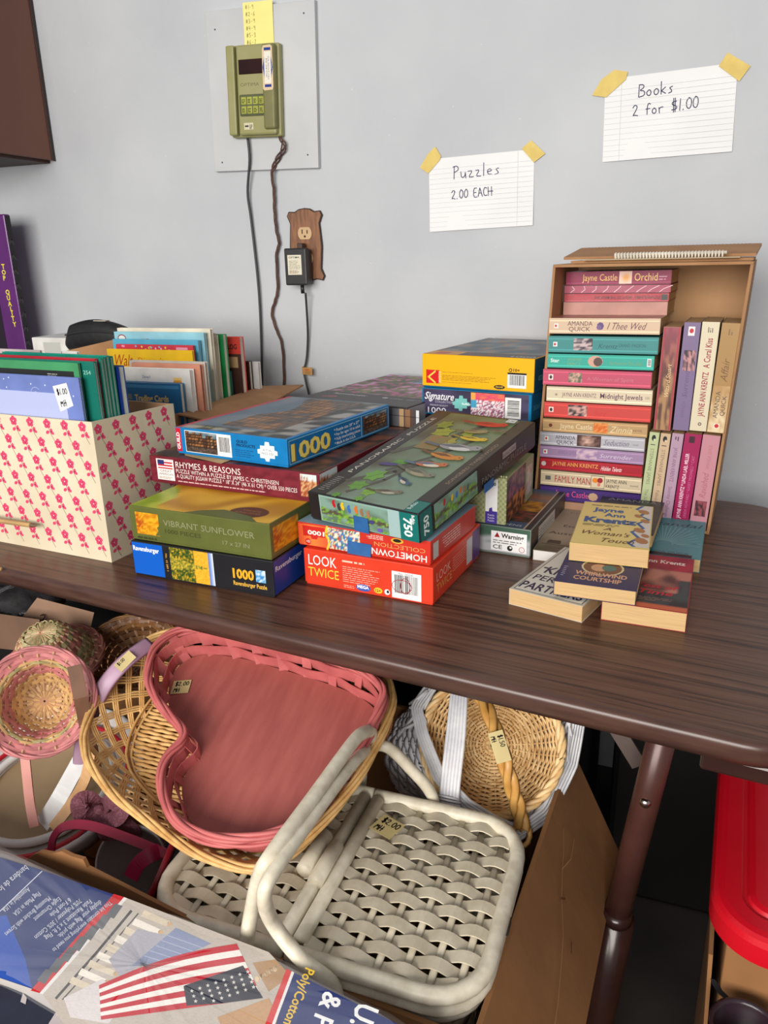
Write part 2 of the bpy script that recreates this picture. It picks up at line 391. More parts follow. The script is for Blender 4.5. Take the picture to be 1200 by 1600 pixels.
# ------------------------------------------------------------------ wall cabinet, upper left
cb_m = mat('brown_cabinet_panel', (116,72,54), 0.42, (102,60,45), 5, 4, stretch=(1,1,.3), bump=0.0002)
pc = on_y(87.5, 255, 0.0)
cb = thing('wall_cabinet', 'dark brown wall cabinet hanging at the upper left corner', 'cabinet', (pc.x-0.35, -0.155, pc.z))
obj('carcass', MB().rbox(-.35, -.155, 0.006, .35, .153, 1.0, .0015), cb_m, cb)
obj('bottom_panel', MB().box(-.335, -.15, 0.0, .335, .15, 0.0055), mat('cabinet_underside', (60,32,24), 0.6), cb)
obj('edge_strip', MB().rbox(.3505, .143, .004, .352, .153, 1.0, .0004), mat('dark_edge_banding', (45,26,20), 0.4), cb)

# ------------------------------------------------------------------ alarm keypad on its backing plate
pp = on_y(340.6, 269, -0.0); px_ = on_y(503, 262, 0.0)
ang = -1.0
PB = pose((pp.x, 0, pp.z), 0, 0, 1.5)
pw, ph = 0.252, 0.306
pl = thing('backing_plate', 'grey painted backing board screwed to the wall behind the keypad', 'panel', PB)
grey_plate = mat('grey_plate_paint', (200,202,204), 0.5, (190,192,194), 8, 3, bump=0.0003, bscale=40)
obj('board', MB().rbox(0, -0.0125, 0, pw, -0.0003, ph, .001), grey_plate, pl)
for x, z in ((.02,.018),(.228,.026),(.022,.272),(.228,.284)):
    obj('screw', MB().lathe([(0,.0012),(.0012,.001),(.0018,0)], 8, Matrix.Translation((x, -.0125, z)) @ Matrix.Rotation(PI/2, 4, 'X')), mat('dark_screw', (50,46,42), 0.5), pl)
KB = pose(on_y(369, 217, -0.0128), 0, 0, 2.2); KB.translation.y = -0.0128
kw, kh, kd = 0.118, 0.172, 0.030
olive = mat('olive_plastic', (154,150,104), 0.45, (148,146,92), 30, 2)
kp = thing('alarm_keypad', 'olive green alarm keypad mounted on the grey backing board', 'keypad', KB)
obj('body', MB().rbox(0, -kd*.55, 0, kw, 0, kh, .003, 2).rbox(.001, -kd, .003, .020, -.012, kh-.002, .003).rbox(.024, -kd*.93, .003, kw-.006, -.012, kh-.002, .004), olive, kp)
obj('cover', MB().rbox(.086, -kd-.004, .012, kw-.004, -kd*.6, kh-.004, .005, 3), mat('olive_cover', (126,122,72), 0.5), kp, label='raised olive cover strip at the right of the keypad')
obj('display', MB().rbox(.030, -kd*.99, .116, .088, -kd*.85, .143, .001), mat('dark_red_display', (48,14,14), 0.12, (30,10,10), 20), kp, label='dark red display window')
obj('keypad_frame', MB().rbox(.029, -kd*.985, .038, .088, -kd*.85, .079, .003), mat('dark_olive', (88,92,62), 0.5), kp)
for r_ in range(2):
    for c_ in range(4):
        x0 = .0335+c_*.0138; z0 = .0425+r_*.0172
        b_ = obj('key', MB().rbox(x0, -kd*1.03, z0, x0+.0118, -kd*.95, z0+.0145, .001), mat('yellow_green_key', (164,168,62), 0.45), kp)
        p = Print(.0118, .0145); p.lines(.002, .003, .0098, .0115, 3, (50,52,30), .5, r_*4+c_); p.build('key_print', PM, b_, (Vector((x0, -kd*1.03, z0)), FX, FZ, -FY))
p = Print(.05, .012); p.text('OPTIMA', 0, 0, .009, (112,110,66), width=.044); p.build('embossed_name', PM, kp, (Vector((.032, -kd*.93, .094)), FX, FZ, -FY))
p = Print(.022, .013); p.bg((214,206,176)); p.lines(.002,.005,.011,.009,1,(60,60,60),.8); p.lines(.013,.001,.02,.010,4,(60,60,60),.6,4); p.build('paper_label', PM, kp, (Vector((.037, -kd*.935, .013)), FX, FZ, -FY), label='small cream label at the foot of the keypad')
# service sticker
sp = Print(.024, .082); sp.poly([(0,.004),(.003,0),(.022,.001),(.024,.006),(.023,.078),(.019,.082),(.002,.081),(0,.074)], (224,200,164)); sp.rect(.0045,.006,.0195,.011,(40,62,140)); sp.rect(.0045,.072,.0195,.077,(40,62,140))
sp.poly([(.0045,.013),(.0195,.013),(.0195,.07),(.0045,.07)], (238,232,220)); sp.poly([(.0005,.042),(.0045,.022),(.0045,.062)], (48,72,150)); sp.poly([(.0235,.042),(.0195,.022),(.0195,.062)], (48,72,150))
sp.text('FOR SERVICE CALL', .0125, .061, .0042, (60,60,80), width=.042, rot=-PI/2); sp.text('800 258 6740', .008, .058, .0042, (60,60,80), width=.034, rot=-PI/2); sp.text('CALL', .0205, .048, .003, (235,235,240), width=.01, rot=-PI/2)
st_ = thing('service_sticker', 'white and blue service call sticker stuck on the keypad cover', 'sticker', KB @ Matrix.Translation((.0885, -kd-.0043, .083)))
obj('sticker_paper', MB().prism([(0,.004),(.003,0),(.022,.001),(.024,.006),(.023,.078),(.019,.082),(.002,.081),(0,.074)], 0, .0002, (Vector((0,0,0)), FX, FZ, -FY)), mat('sticker_stock', (224,200,164), 0.5), st_)
sp.build('sticker_print', PM, st_, (Vector((0,-.0002,0)), FX, FZ, -FY))
# sticky note
nt_ = thing('sticky_note', 'yellow sticky note with numbers tucked above the alarm keypad', 'note', pose(on_y(378, 20, -.0132), 0, 0, 0))
q = on_y(378, 20, -.0132); M_ = pose(on_y(383, 80, -.0135), 0, 1.2, 2.0); nt_.matrix_world = M_
obj('paper', MB().box(0, -.0003, 0, .068, 0, .086), mat('yellow_paper', (246,234,146), 0.8, (240,228,140)), nt_)
p = Print(.068, .086)
for i, t_ in enumerate(('#1-9', '#2-6', '#3-9', '#4-9', '#5-3', '#6-7')): p.hand(t_, .006, .074-i*.0125, .0075, (120,110,60), .0007, .75)
p.build('handwriting', PM, nt_, (Vector((0,-.0003,0)), FX, FZ, -FY))

# ------------------------------------------------------------------ cables
def wall_path(pts, y): return [on_y(px, py, yy if isinstance(yy, float) else y) for (px, py, *r_), yy in zip(pts, [p[2] if len(p) > 2 else y for p in pts])]
def spline(pts, k=6):
    out = []; P = [pts[0]]+list(pts)+[pts[-1]]
    for i in range(1, len(P)-2):
        a, b, c, d = P[i-1], P[i], P[i+1], P[i+2]
        for j in range(k):
            t = j/k; out.append(0.5*((2*b)+(c-a)*t+(2*a-5*b+4*c-d)*t*t+(3*b-a-3*c+d)*t**3))
    out.append(P[-2]); return out
c1 = spline(wall_path([(387,216,-.022),(390,250,-.02),(387,300,-.012),(392,340,-.008),(399,400,-.008),(404,450,-.009),(407,500,-.008),(409,560,-.008),(410,610,-.009),(410,650,-.01)], -.01))
one('black_cable', MB().tube(c1, 0.0028, n=8), mat('black_cable_jacket', (52,52,54), 0.45), 'black cable hanging from the left underside of the alarm keypad', 'cable', smooth=True)
bc = thing('wire_bundle', 'twisted brown wires hanging from the right underside of the keypad', 'cable', (0,0,0))
base = spline(wall_path([(437,214,-.024),(444,230,-.02),(432,252,-.016),(425,272,-.014),(428,298,-.010),(429,330,-.009),(432,360,-.009),(436,380,-.009),(432,400,-.008),(434,450,-.008),(430,470,-.008),(425,490,-.008),(432,515,-.008),(441,540,-.008),(444,590,-.009),(442,640,-.010)], -.01), 6)
bc.location = base[-1]
for j in range(3):
    pts = []
    for i, q in enumerate(base):
        a = i*.55+j*2*PI/3; spread = .0022 if i > 18 else .0022+.0045*max(0, math.sin(PI*i/18))
        pts.append(q-base[-1]+Vector((math.cos(a)*spread, min(0, math.sin(a)*spread*.5), 0)))
    obj('wire', MB().tube(pts, .0016, n=6), mat('brown_wire_jacket', (92,58,42), 0.5, (70,42,32), 60), bc, True)
# ------------------------------------------------------------------ outlet with wooden cover plate
po = on_y(459, 432, 0)
pw_, ph_ = .074, .150
op = thing('outlet_plate', 'carved brown wooden outlet cover plate on the wall', 'outlet', (po.x, 0, po.z-.012))
half = [(0,0),(.012,.006),(.024,.004),(.037,.001)]
out = []
side = [(-.004,.012),(.003,.028),(.001,.05),(-.001,.075),(.001,.10),(.003,.122),(-.004,.138)]
out = [(0,.004),(.014,.007),(.037,.002),(.060,.007),(.074,.004)]+[(.074-x, z) for x, z in side]+[(.074,.146),(.060,.145),(.050,.1505),(.037,.152),(.024,.1505),(.014,.145),(0,.146)]+[(x, z) for x, z in reversed(side)]
obj('plate', MB().prism(out, 0, .007, (Vector((0,0,0)), FX, FZ, -FY)), mat('oak_plate', (146,96,60), 0.5, (108,68,42), 30, 5, stretch=(6,6,.8)), op)
obj('plate_edge', MB().sweep([Vector((x, -.0035, z)) for x, z in out], .0016, .0046, nrm=FY, closed=True, n=6), mat('dark_plate_edge', (58,36,26), 0.5), op, True)
for dz in (.102, .05):
    rc = obj('receptacle', MB().prism([(.0165*math.cos(a)*1.0, max(-.0125, min(.0125, .0165*math.sin(a)))) for a in [2*PI*i/24 for i in range(24)]], .006, .0088, (Vector((.037,0,dz)), FX, FZ, -FY)), mat('ivory_receptacle', (214,176,130), 0.45), op)
    for dx, dh in ((-.006,.009),(.006,.0075)): obj('slot', MB().box(.037+dx-.0012, -.0091, dz-.001, .037+dx+.0012, -.0087, dz-.001+dh), mat('dark_slot', (35,25,20), 0.7), rc)
    obj('ground_hole', MB().lathe([(0,.0004),(.0025,.0003),(.0025,0)], 10, Matrix.Translation((.037,-.0088,dz-.0065)) @ Matrix.Rotation(PI/2,4,'X')), mat('dark_slot', (35,25,20), 0.7), rc)
# adapter
AD = on_y(446.5, 446, -.047); aw, ah, ad = .052, .077, .036
ap = thing('power_adapter', 'black plug-in power adapter below the wooden outlet cover', 'adapter', (AD.x, AD.y, AD.z))
obj('housing', MB().rbox(0, 0, 0, aw, ad*.55, ah, .003, 2).rbox(.003, ad*.5, .002, aw-.002, ad, ah-.003, .003), mat('black_plastic', (34,34,37), 0.4, (28,28,30), 60), ap)
p = Print(.033,.041); p.bg((226,220,198)); p.text('OPTIMA', .003, .034, .0055, (60,58,52), width=.026, bold=.01); p.lines(.003,.012,.03,.031,6,(150,140,120),.35,5); p.lines(.003,.003,.03,.010,3,(140,110,90),.5,6); p.build('rating_label', PM, ap, (Vector((.008,0,.022)), FX, FZ, -FY), label='cream rating label')
obj('mounting_tab', MB().rbox(aw*.5, ad*.35, ah-.002, aw*.5+.012, ad*.9, ah+.010, .002), mat('brown_tab', (70,46,36), 0.5), ap)
cw = [Vector((aw*.62, ad*.5, 0)), Vector((aw*.64, ad*.52, -.02))]
obj('strain_relief', MB().tube([Vector((aw*.6, ad*.5, .001)), Vector((aw*.61, ad*.5, -.018))], .0042, n=10), mat('black_plastic', (34,34,37), 0.4), ap, True)
cp_ = [q-Vector(AD) for q in spline(wall_path([(477.5,458,-.028),(479,480,-.02),(481,520,-.011),(480,550,-.009),(478,566,-.010),(475,580,-.012),(478,597,-.014),(483,618,-.014),(486,650,-.014)], -.01))]
obj('cord', MB().tube(cp_, .0026, n=8), mat('black_cable_jacket', (52,52,54), 0.45), ap, True)
tg_ = on_y(474, 584, -.013)
t_ = thing('cord_tag', 'orange paper tag wrapped around the adapter cord', 'tag', (tg_.x, tg_.y, tg_.z))
obj('tag_paper', MB().box(-.001, -.0035, 0, .0005, .003, .0165).box(0, -.0036, -.001, .028, -.0030, .0155, M=Matrix.Rotation(R(-10), 4, 'Z')), mat('orange_tag_paper', (204,150,84), 0.7), t_)
p = Print(.02,.013); p.lines(.001,.009,.018,.012,1,(190,70,50),.7,2); p.lines(.001,.002,.018,.008,3,(110,80,50),.35,3); p.build('tag_print', PM, t_, (Vector((.006,-.0047,0)), Matrix.Rotation(R(-10),3,'Z') @ FX, FZ, Matrix.Rotation(R(-10),3,'Z') @ -FY))

# ------------------------------------------------------------------ handwritten signs with masking tape
paper_m = mat('ruled_paper', (240,240,240), 0.8, (232,232,233), 6, 3)
tape_m = mat('masking_tape', (226,200,110), 0.6, (214,186,98), 40, 3, bump=0.0003, bscale=150)
def sign(label, corners, rows, tapes, margin, words):
    tl, tr, br, bl = [on_y(px, py, -.0012) for px, py in corners]
    s_ = thing('paper_sign', label, 'sign', (bl.x, 0, bl.z), 'handwritten price signs taped to the wall')
    o = Vector((bl.x, 0, bl.z))
    wv = (br-bl); hv = (tl-bl); W, H = wv.length, hv.length; ex, ey = wv.normalized(), hv.normalized()
    def bend(x, y, d):
        u, v = x/W, y/H
        q = (bl*(1-u)*(1-v)+br*u*(1-v)+tl*(1-u)*v+tr*u*v)-o
        lift = .004*(1-v)**2*(.4+.6*u)+.001*math.sin(u*6)*(1-v)
        return Vector((q.x, -.0012-lift-d, q.z))
    m = MB(); m.grid(lambda u, v: bend(u*W, v*H, .0), 10, 8); m.grid(lambda u, v: bend(u*W, v*H, -.0003), 10, 8)
    obj('paper', m, paper_m, s_)
    p = Print(W, H)
    for i in range(rows): p.rect(.001, H*(.06+.86*i/rows), W-.001, H*(.06+.86*i/rows)+.0005, (206,208,214), i == 0)
    p.rect(W*margin, 0.001, W*margin+.0005, H-.001, (214,210,216))
    for t, x, y, sz, gp, rt in words: p.hand(t, W*x, H*y, sz, (44,48,90), .0014, gp, rt)
    # subdivide long rules so that they follow the bend
    p.build('ruled_lines_and_writing', PM, s_, None, 6e-6, fn=lambda x, y, d: bend(x, y, d+.0007))
    for q4 in tapes:
        c4 = [on_y(px, py, -.0035)-o for px, py in q4]
        tp = MB(); k = len(c4); tp.add(c4+[c+Vector((0,.0003,0)) for c in c4], [tuple(range(k)), tuple(range(2*k-1, k-1, -1))]+[(i, k+i, k+(i+1) % k, (i+1) % k) for i in range(k)])
        obj('masking_tape', tp, tape_m, s_)
sign('white ruled paper sign reading Puzzles 2.00 each taped to the wall', [(670,249),(835,233),(833,352),(672,362.5)], 13,
     [[(656,262),(669,240),(680,229),(689,244),(687,250),(669,271)], [(815,232),(830,219),(852,240),(834,254)]], .85,
     [('Puzzles', .24, .70, .024, .62, .03), ('2.00 EACH', .22, .43, .0165, .60, .02)])
sign('white ruled paper sign reading Books 2 for $1.00 above the book carton', [(946,124),(1153,97.5),(1143.5,237),(941.5,253.5)], 13,
     [[(925,149),(940,124),(960,109),(981,112),(978,124),(947,152)], [(1123,103),(1137,82),(1173,103),(1155,127)]], .13,
     [('Books', .27, .74, .020, .62, .03), ('2 for $1.00', .225, .52, .0185, .60, .03)])
# ================================================================== puzzle boxes
def art_town(u, v):
    c = int(u*9); h = .35+.5*rnd(c, 3); k = n2(u*24, v*30, 2)
    if v < .22: return mixc((40,36,34), (120,96,80), .5+.5*n2(u*30, v*24, 4))
    if v > h+.3: return mixc((96,118,132), (150,160,165), .5+n2(u*5, v*5))
    base = ((184,120,66), (150,86,48), (206,156,96), (110,66,46), (170,140,110))[int(rnd(c, 8)*5)]
    if (u*9 % 1) < .12 or (v*7 % 1) < .14: base = (54,40,34)
    return mixc(base, (36,28,26), .35+.6*k)
def art_street(u, v):
    k = n2(u*16, v*22, 7)
    if .30+.12*n2(v*4, 1, 3) < u < .80 and v > .12:
        wx, wy = (u*22) % 1, (v*14) % 1
        if wx < .3 or wy < .22: return mixc((66,46,36), (120,84,56), .5+k)
        return mixc((176,124,78), (90,92,96), .5+1.2*n2(u*9, v*9, 2))
    if u >= .80 or v < .10: return mixc((50,54,54), (170,166,160), .35+1.3*n2(u*7, v*13, 5))
    return mixc((96,116,134), (120,134,146), .5+n2(u*5, v*4, 4))
def art_street_old(u, v):
    return mixc(mixc((74,92,104), (150,104,66), .5+1.2*n2(u*4, v*3, 5)), (30,30,32) if n2(u*22, v*16, 3) > 0 else (188,176,160), abs(n2(u*14+2, v*26, 7))*1.1)
def art_petals(u, v):
    a = math.atan2(v-.5, u+.05); k = .5+.5*math.sin(a*16+3*n2(u*4, v*4)); d = math.hypot(u+.05, v-.5)
    if d < .38: return mixc((170,70,20), (226,150,30), .5+n2(u*24, v*24, 3))
    return mixc((236,176,34), (196,120,16), k)
def art_petals_big(u, v):
    k = .5+.5*math.sin((u*.8-v*1.2)*16+2.5*n2(u*3, v*3)); c = mixc((236,184,52), (192,136,28), k)
    if u+v*.5 < .22+.1*n2(u*5, v*5): c = mixc((196,206,70), (150,176,40), .5+n2(u*8, v*8))
    return c
def art_field(u, v):
    if u > .88: return mixc((60,100,180), (235,238,245), (u-.88)*8)
    d = .5+.5*n2(u*26, v*18, 1); e = n2(u*10, v*9, 2)
    if abs(v-.5) < (.88-u)*.25: return mixc((60,84,30), (230,190,60), d*1.1)
    if u > .55: return mixc((220,150,30), (240,190,60), d)
    return mixc((40,70,26), (236,180,40), 1.6*d-.55+.3*e)
def art_garden(u, v):
    if v > .62 and (u > .42): 
        if (u*9 % 1) < .12 or (v*7 % 1) < .16: return (64,60,58)
        return mixc((112,140,176), (160,180,205), .5+n2(u*6, v*6))
    d = n2(u*22, v*18, 4); e = n2(u*9, v*8, 6)
    if d > .18: return mixc((184,92,130), (206,150,190), .5+e)
    if d < -.25: return mixc((64,84,54), (120,128,70), .5+e)
    return mixc((78,66,60), (130,96,80), .5+e)
def art_birdsky(u, v):
    c = mixc((124,146,130), (110,126,92), v); return mixc(c, (82,74,58), .75-1.5*u+.5*n2(u*3, v*9, 3))
def art_birdside(u, v):
    c = mixc((128,160,146), (96,120,100), .5+n2(u*4, v*3, 2))
    if abs(v-.36-.06*math.sin(u*9)) < .10+.05*n2(u*12, v*3): c = (88,78,66)
    if n2(u*16, v*9, 5) > .22 and v < .6: c = mixc((84,140,52), (140,180,70), .5+n2(u*30, v*30))
    return c
def art_harbour(u, v):
    if v > .72: return mixc((236,120,90), (226,70,110), .5+n2(u*5, v*14, 2)) if u > .15 else (240,170,80)
    d = n2(u*20, v*20, 1)
    if u < .16 and v > .35: return (70,160,196)
    return (244,236,236) if d > .05 else mixc((216,120,150), (120,80,110), .5+n2(u*30, v*26, 3))
def art_village(u, v):
    d = n2(u*18, v*12, 2); return mixc(mixc((120,140,150), (160,124,100), .5+d), (70,90,104), .4+n2(u*6, v*5, 8))
def art_busytown(u, v):
    d = n2(u*16, v*10, 3); 
    return ((60,120,176) if d > .28 else (226,206,150) if d > .1 else (196,70,50) if d > -.08 else (80,130,70) if d > -.25 else (236,226,210))
def art_castle(u, v): 
    d = n2(u*18, v*16, 4); return (210,220,220) if v > .7+.25*abs(n2(u*6, 1)) else mixc((150,70,40), (216,170,120), .5+1.2*d)
def art_roofs(u, v):
    if v > .75: return mixc((120,150,190), (210,170,160), (v-.75)*4)
    return mixc((150,110,60), (36,32,36), .5+1.3*n2(u*12, v*12, 6)) if v > .3 else mixc((44,60,60), (90,60,60), .5+n2(u*14, v*14, 2))

def puzzle_box(name, label, frc, yaw, W, L, H, base_m, lid_m=None, tilt=0, bank=0, cat='puzzle box', gap=.003, M=None):
    """frc: front right bottom corner. Local x left to right along the front, y away from the viewer, z up"""
    M = M or pose(frc, yaw, tilt, bank) @ Matrix.Translation((-W, 0, 0))
    t = thing(name, label, cat, M, 'puzzle boxes on the table')
    obj('tray', MB().rbox(.0012, .0012, 0, W-.0012, L-.0012, H*.6, .0008, 1), base_m, t)
    lid = MB(); a = .0011
    lid.rbox(0, 0, gap, W, L, H, .0011, 2)
    obj('lid', lid, lid_m or base_m, t)
    t['dims'] = (W, L, H); return t
def faces(t):
    W, L, H = t['dims']
    return {'front': (Vector((0,0,0)), FX, FZ, -FY), 'right': (Vector((W,0,0)), FY, FZ, FX), 'top': (Vector((0,0,H)), FX, FY, FZ), 'back': (Vector((W,L,0)), -FX, FZ, FY), 'left': (Vector((0,L,0)), -FY, FZ, -FX),
            'front180': (Vector((W,0,H)), -FX, -FZ, -FY), 'right180': (Vector((W,L,H)), -FY, -FZ, FX), 'toptilt': (Vector((W,0,H)), FY, -FX, FZ)}
def done(t): del t['dims']
def card(name, c, rough=.4): return mat(name, c, rough, tuple(v*.93 for v in c), 30, 3, coat=0.03, spec=.3)
E_ = .0014                                         # keep prints off the rounded edges

# 1 black and blue sunflower field box (bottom of the left stack)
t = puzzle_box('puzzle_box', 'black and blue 1000 piece puzzle box with sunflower field, bottom of left stack', (-.463, -.811, TZ), -3, .231, .30, .052, card('black_card', (30,30,34)))
F = faces(t); W, L, H = .231, .30, .052
p = Print(W, H); p.rect(E_,E_+.002,.054,H-E_,(10,92,196)); p.text('Ravensburger', .003, H-.0135, .0098, (240,244,248), width=.045, bold=.025); p.text('No. 15 289 1', .0585, H-.012, .004, (220,160,60), width=.026, rot=-PI/2, bold=.02)
p.art(.066, E_+.002, .138, H-E_, 40, 26, art_field)
p.text('1000', .168, .021, .0185, (232,170,40), width=.033, bold=.04); p.text('Ravensburger Puzzle', .168, .0105, .0085, (232,180,70), width=.052, bold=.02)
p.art(.204, .0195, .219, .037, 6, 6, lambda u, v: mixc((60,140,200), (220,235,245), .5+.9*n2(u*5, v*5, 3)))
p.build('front_print', PR, t, F['front'])
p = Print(L, H); p.rect(E_,E_+.002,.085,H-E_,(20,62,150)); p.text('Ravensburger', .006, H-.017, .010, (214,222,240), width=.07, bold=.02); p.art(.10,.004,.2,H-.003,20,10,art_field); p.build('side_print', PR, t, F['right'])
done(t)
# 2 olive sunflower box
t = puzzle_box('puzzle_box', 'olive green puzzle box with big yellow sunflower petals on its lid', (-.464, -.810, .7925), -4, .230, .245, .050, card('olive_card', (96,102,50), .35))
F = faces(t); W, L, H = .230, .245, .050
p = Print(W, H); p.art(.010,.010,.050,.042,16,12,art_petals); p.poly([(.042,.0105),(.0505,.0105),(.0505,.026),(.046,.022),(.048,.018)], (96,102,50)) 
p.text('VIBRANT SUNFLOWER', .058, .027, .0125, (142,142,108), width=.148); p.text('1000 PIECES', .060, .0165, .0085, (64,66,34), width=.06); p.text('17 x 27 IN', .155, .0125, .0085, (142,142,108), width=.042); p.lines(.010,.003,.046,.007,1,(64,66,34),.8,3)
p.build('front_print', PR, t, F['front'])
p = Print(L, H); p.art(.007,.009,.070,.043,16,12,art_petals); p.build('side_print', PR, t, F['right'])
p = Print(W, L); p.art(E_,E_,W-E_,L-E_,44,40,art_petals_big); p.ell(.178,.032,.029,.021,(92,52,24),20); p.text('Vibrant', .178, .036, .0085, (170,120,70), width=.03, align='c', shear=.2); p.text('SUNFLOWER', .178, .026, .0075, (170,120,70), width=.04, align='c')
p.poly([(.095,E_),(.21,E_),(.19,.018),(.14,.030),(.11,.016)], (96,108,50)); p.build('lid_print', PR, t, F['top'])
done(t)
# 3 maroon Rhymes & Reasons
maroon = card('maroon_card', (112,32,44), .38)
t = puzzle_box('puzzle_box', 'wide maroon puzzle box lettered Rhymes and Reasons', (-.437, -.714, .8427), -5.5, .298, .308, .0425, maroon)
F = faces(t); W, L, H = .298, .308, .0425
p = Print(W, H); p.art(E_,.004,W-E_,H-E_,60,10,lambda u, v: mixc((122,36,50), (104,26,40), .5+1.6*n2(u*26, v*5, 3)))
p.rect(.013,.006,.046,.0385,(236,232,230)); p.rect(.0155,.0235,.0435,.037,(190,40,50))
for i in range(3): p.rect(.0155,.0255+i*.0045,.0435,.0275+i*.0045,(238,236,236), i == 0)
p.rect(.0155,.030,.028,.037,(40,50,110)); p.text('GREAT', .03, .0185, .005, (150,120,110), width=.022, align='c'); p.text('AMERICAN', .03, .0135, .005, (150,120,110), width=.027, align='c'); p.lines(.016,.008,.043,.012,2,(190,150,130),.5)
p.text('RHYMES & REASONS', .050, .0275, .0135, (238,226,224), width=.118); p.text('PUZZLE WITHIN A PUZZLE BY JAMES C. CHRISTENSEN', .050, .0195, .0088, (236,222,220), width=.182)
p.text("A QUALITY JIGSAW PUZZLE * 18'' X 24'' (46 X 61 CM) * OVER 550 PIECES", .050, .0118, .0088, (236,222,220), width=.212); p.lines(.052,.0060,.245,.0092,1,(214,180,180),.5,5)
p.art(.268,.008,W-.004,.040,12,12,art_castle); p.build('front_print', PR, t, F['front'])
p = Print(L, H); p.art(E_,.004,.05,H-E_,14,10,art_castle); p.text('RHYMES & REASONS', .07, .02, .012, (214,190,188), width=.12); p.build('side_print', PR, t, F['right'])
p = Print(W, L); p.art(E_,E_,W-E_,L-E_,50,50,lambda u, v: mixc((46,36,34), (120,70,50), .45+1.2*n2(u*12, v*14, 9)) if n2(u*5, v*5, 4) < .2 else mixc((90,100,90), (60,50,60), .5+n2(u*9, v*9))); p.build('lid_print', PR, t, F['top'])
done(t)
# loose tan card under the blue box
q = Matrix.Translation((0,0,.8856)) 
tc0 = on_z(268, 690, .8856); tc1 = on_z(345, 724, .8856)
one('tan_card', MB().add([on_z(270,676,.8856), on_z(290,712,.8856), on_z(345,724.5,.8856), on_z(440,690,.8856), on_z(420,640,.8856), on_z(270,676,.8864), on_z(290,712,.8864), on_z(345,724.5,.8864), on_z(440,690,.8864), on_z(420,640,.8864)], [(4,3,2,1,0),(5,6,7,8,9)]+[(i, (i+1) % 5, 5+(i+1) % 5, 5+i) for i in range(5)]),
    mat('tan_card_stock', (206,172,122), 0.8), 'loose tan card between the blue and the maroon puzzle boxes', 'card')
# 4 bright blue Guild 1000
bluec = card('sky_blue_card', (18,122,186), .35)
t = puzzle_box('puzzle_box', 'bright blue 1000 piece puzzle box on top of the left stack', (-.488, -.704, .8866), -9.5, .208, .285, .0405, bluec)
F = faces(t); W, L, H = .208, .285, .0405
p = Print(W, H); p.rect(E_,.004,.011,H-.001,(202,24,48)); p.text('GUILD', .008, .007, .0085, (245,240,240), width=.026, rot=PI/2, bold=.03)
p.rect(.019,.0045,.108,.0375,(226,232,236)); p.art(.020,.0055,.081,.0365,28,14,art_town); p.barcode(.082,.005,.108,.037); p.text('GUILD', .118, .028, .006, (16,40,80), width=.02, bold=.02); p.text('PRODUCTS', .118, .0225, .006, (16,40,80), width=.034, bold=.02); p.lines(.115,.008,.15,.020,4,(20,80,140),.35,4)
jig = [(.160,.010),(.168,.010),(.170,.006),(.176,.006),(.177,.011),(.186,.011),(.186,.016),(.191,.016),(.191,.022),(.186,.023),(.186,.029),(.178,.029),(.177,.034),(.170,.034),(.169,.028),(.161,.028),(.161,.023),(.156,.022),(.156,.016),(.160,.016)]
p.poly(jig, (240,244,246)); p.text('ACTUAL', .1735, .0205, .0045, (40,60,90), width=.017, align='c'); p.text('PIECE SIZE', .1735, .0155, .0045, (40,60,90), width=.021, align='c')
p.build('front_print', PR, t, F['front'])
p = Print(L, H); p.rect(.004,.0035,L-.004,H-.003,(150,196,214)); p.rect(.005,.0045,.194,H-.004,(14,104,164)); p.rect(.196,.0045,L-.005,H-.004,(14,104,164))
p.text('1000', .010, .007, .033, (120,100,30), width=.098, bold=.045); p.text('1000', .0085, .008, .033, (238,214,110), width=.098, bold=.03)
for i, s_ in enumerate(("* Puzzle size 20'' x 27''", '* Fun for ages 10 to adult', '* Fully interlocking pieces', '* Made in the U.S.A.')): p.text(s_, .117, .0275-i*.0068, .0062, (226,232,236), width=(.072,.074,.074,.06)[i], bold=.015)
p.art(.20,.006,L-.009,H-.006,26,14,art_town); p.build('side_print', PR, t, F['right'])
p = Print(W, L); p.art(.004,.004,W-.006,L-.004,60,60,lambda u, v: art_street(u, v)); p.rect(0.0015,.001,.010,L-.001,(196,40,66)); p.text('GUILD', .022, .014, .013, (206,192,110), width=.05, shear=.2)
p.rect(.0105,L-.006,W-.002,L-.002,(120,150,160)); p.build('lid_print', PR, t, F['top'])
done(t)
# 5 LOOK TWICE
orange = card('orange_red_card', (224,62,36), .4)
t = puzzle_box('puzzle_box', 'orange-red puzzle box lettered Look Twice, lowest in the middle stack', (-.259, -.771, TZ), -5, .188, .182, .052, orange)
F = faces(t); W, L, H = .188, .182, .052
p = Print(W, H); p.text('LOOK', .007, .030, .021, (246,244,240), width=.043); p.text('TWICE', .006, .0135, .0185, (246,206,70), width=.047); p.lines(.059,.041,.105,.046,1,(250,200,180),.5,2); p.lines(.059,.013,.118,.037,8,(246,170,150),.33,3); p.lines(.06,.005,.076,.010,2,(246,170,150),.4,8)
p.ell(.089,.0085,.011,.005,(60,90,170),14); p.text('MEGA', .089, .0075, .006, (240,240,250), width=.017, align='c', bold=.04); p.ell(.111,.0085,.0062,.0042,(240,190,50)); p.text('12+', .111, .0065, .0055, (40,30,20), width=.008, align='c', bold=.02); p.ell(.124,.0085,.004,.004,(245,245,245)); p.ell(.125,.009,.0018,.0022,(20,20,20))
p.barcode(.131,.003,.172,.040,5); p.text('No. 50200', .151, .036, .004, (60,60,60), width=.02, align='c')
s5 = [(.135+.014*math.cos(a)+.010, .020+.009*math.sin(a)) for a in [i*.5 for i in range(14)]]; p.line(s5, .0008, (150,30,50)); p.line([(.150+.007*math.cos(a), .021+.011*math.sin(a)) for a in [i*.5 for i in range(14)]], .0008, (150,30,50))
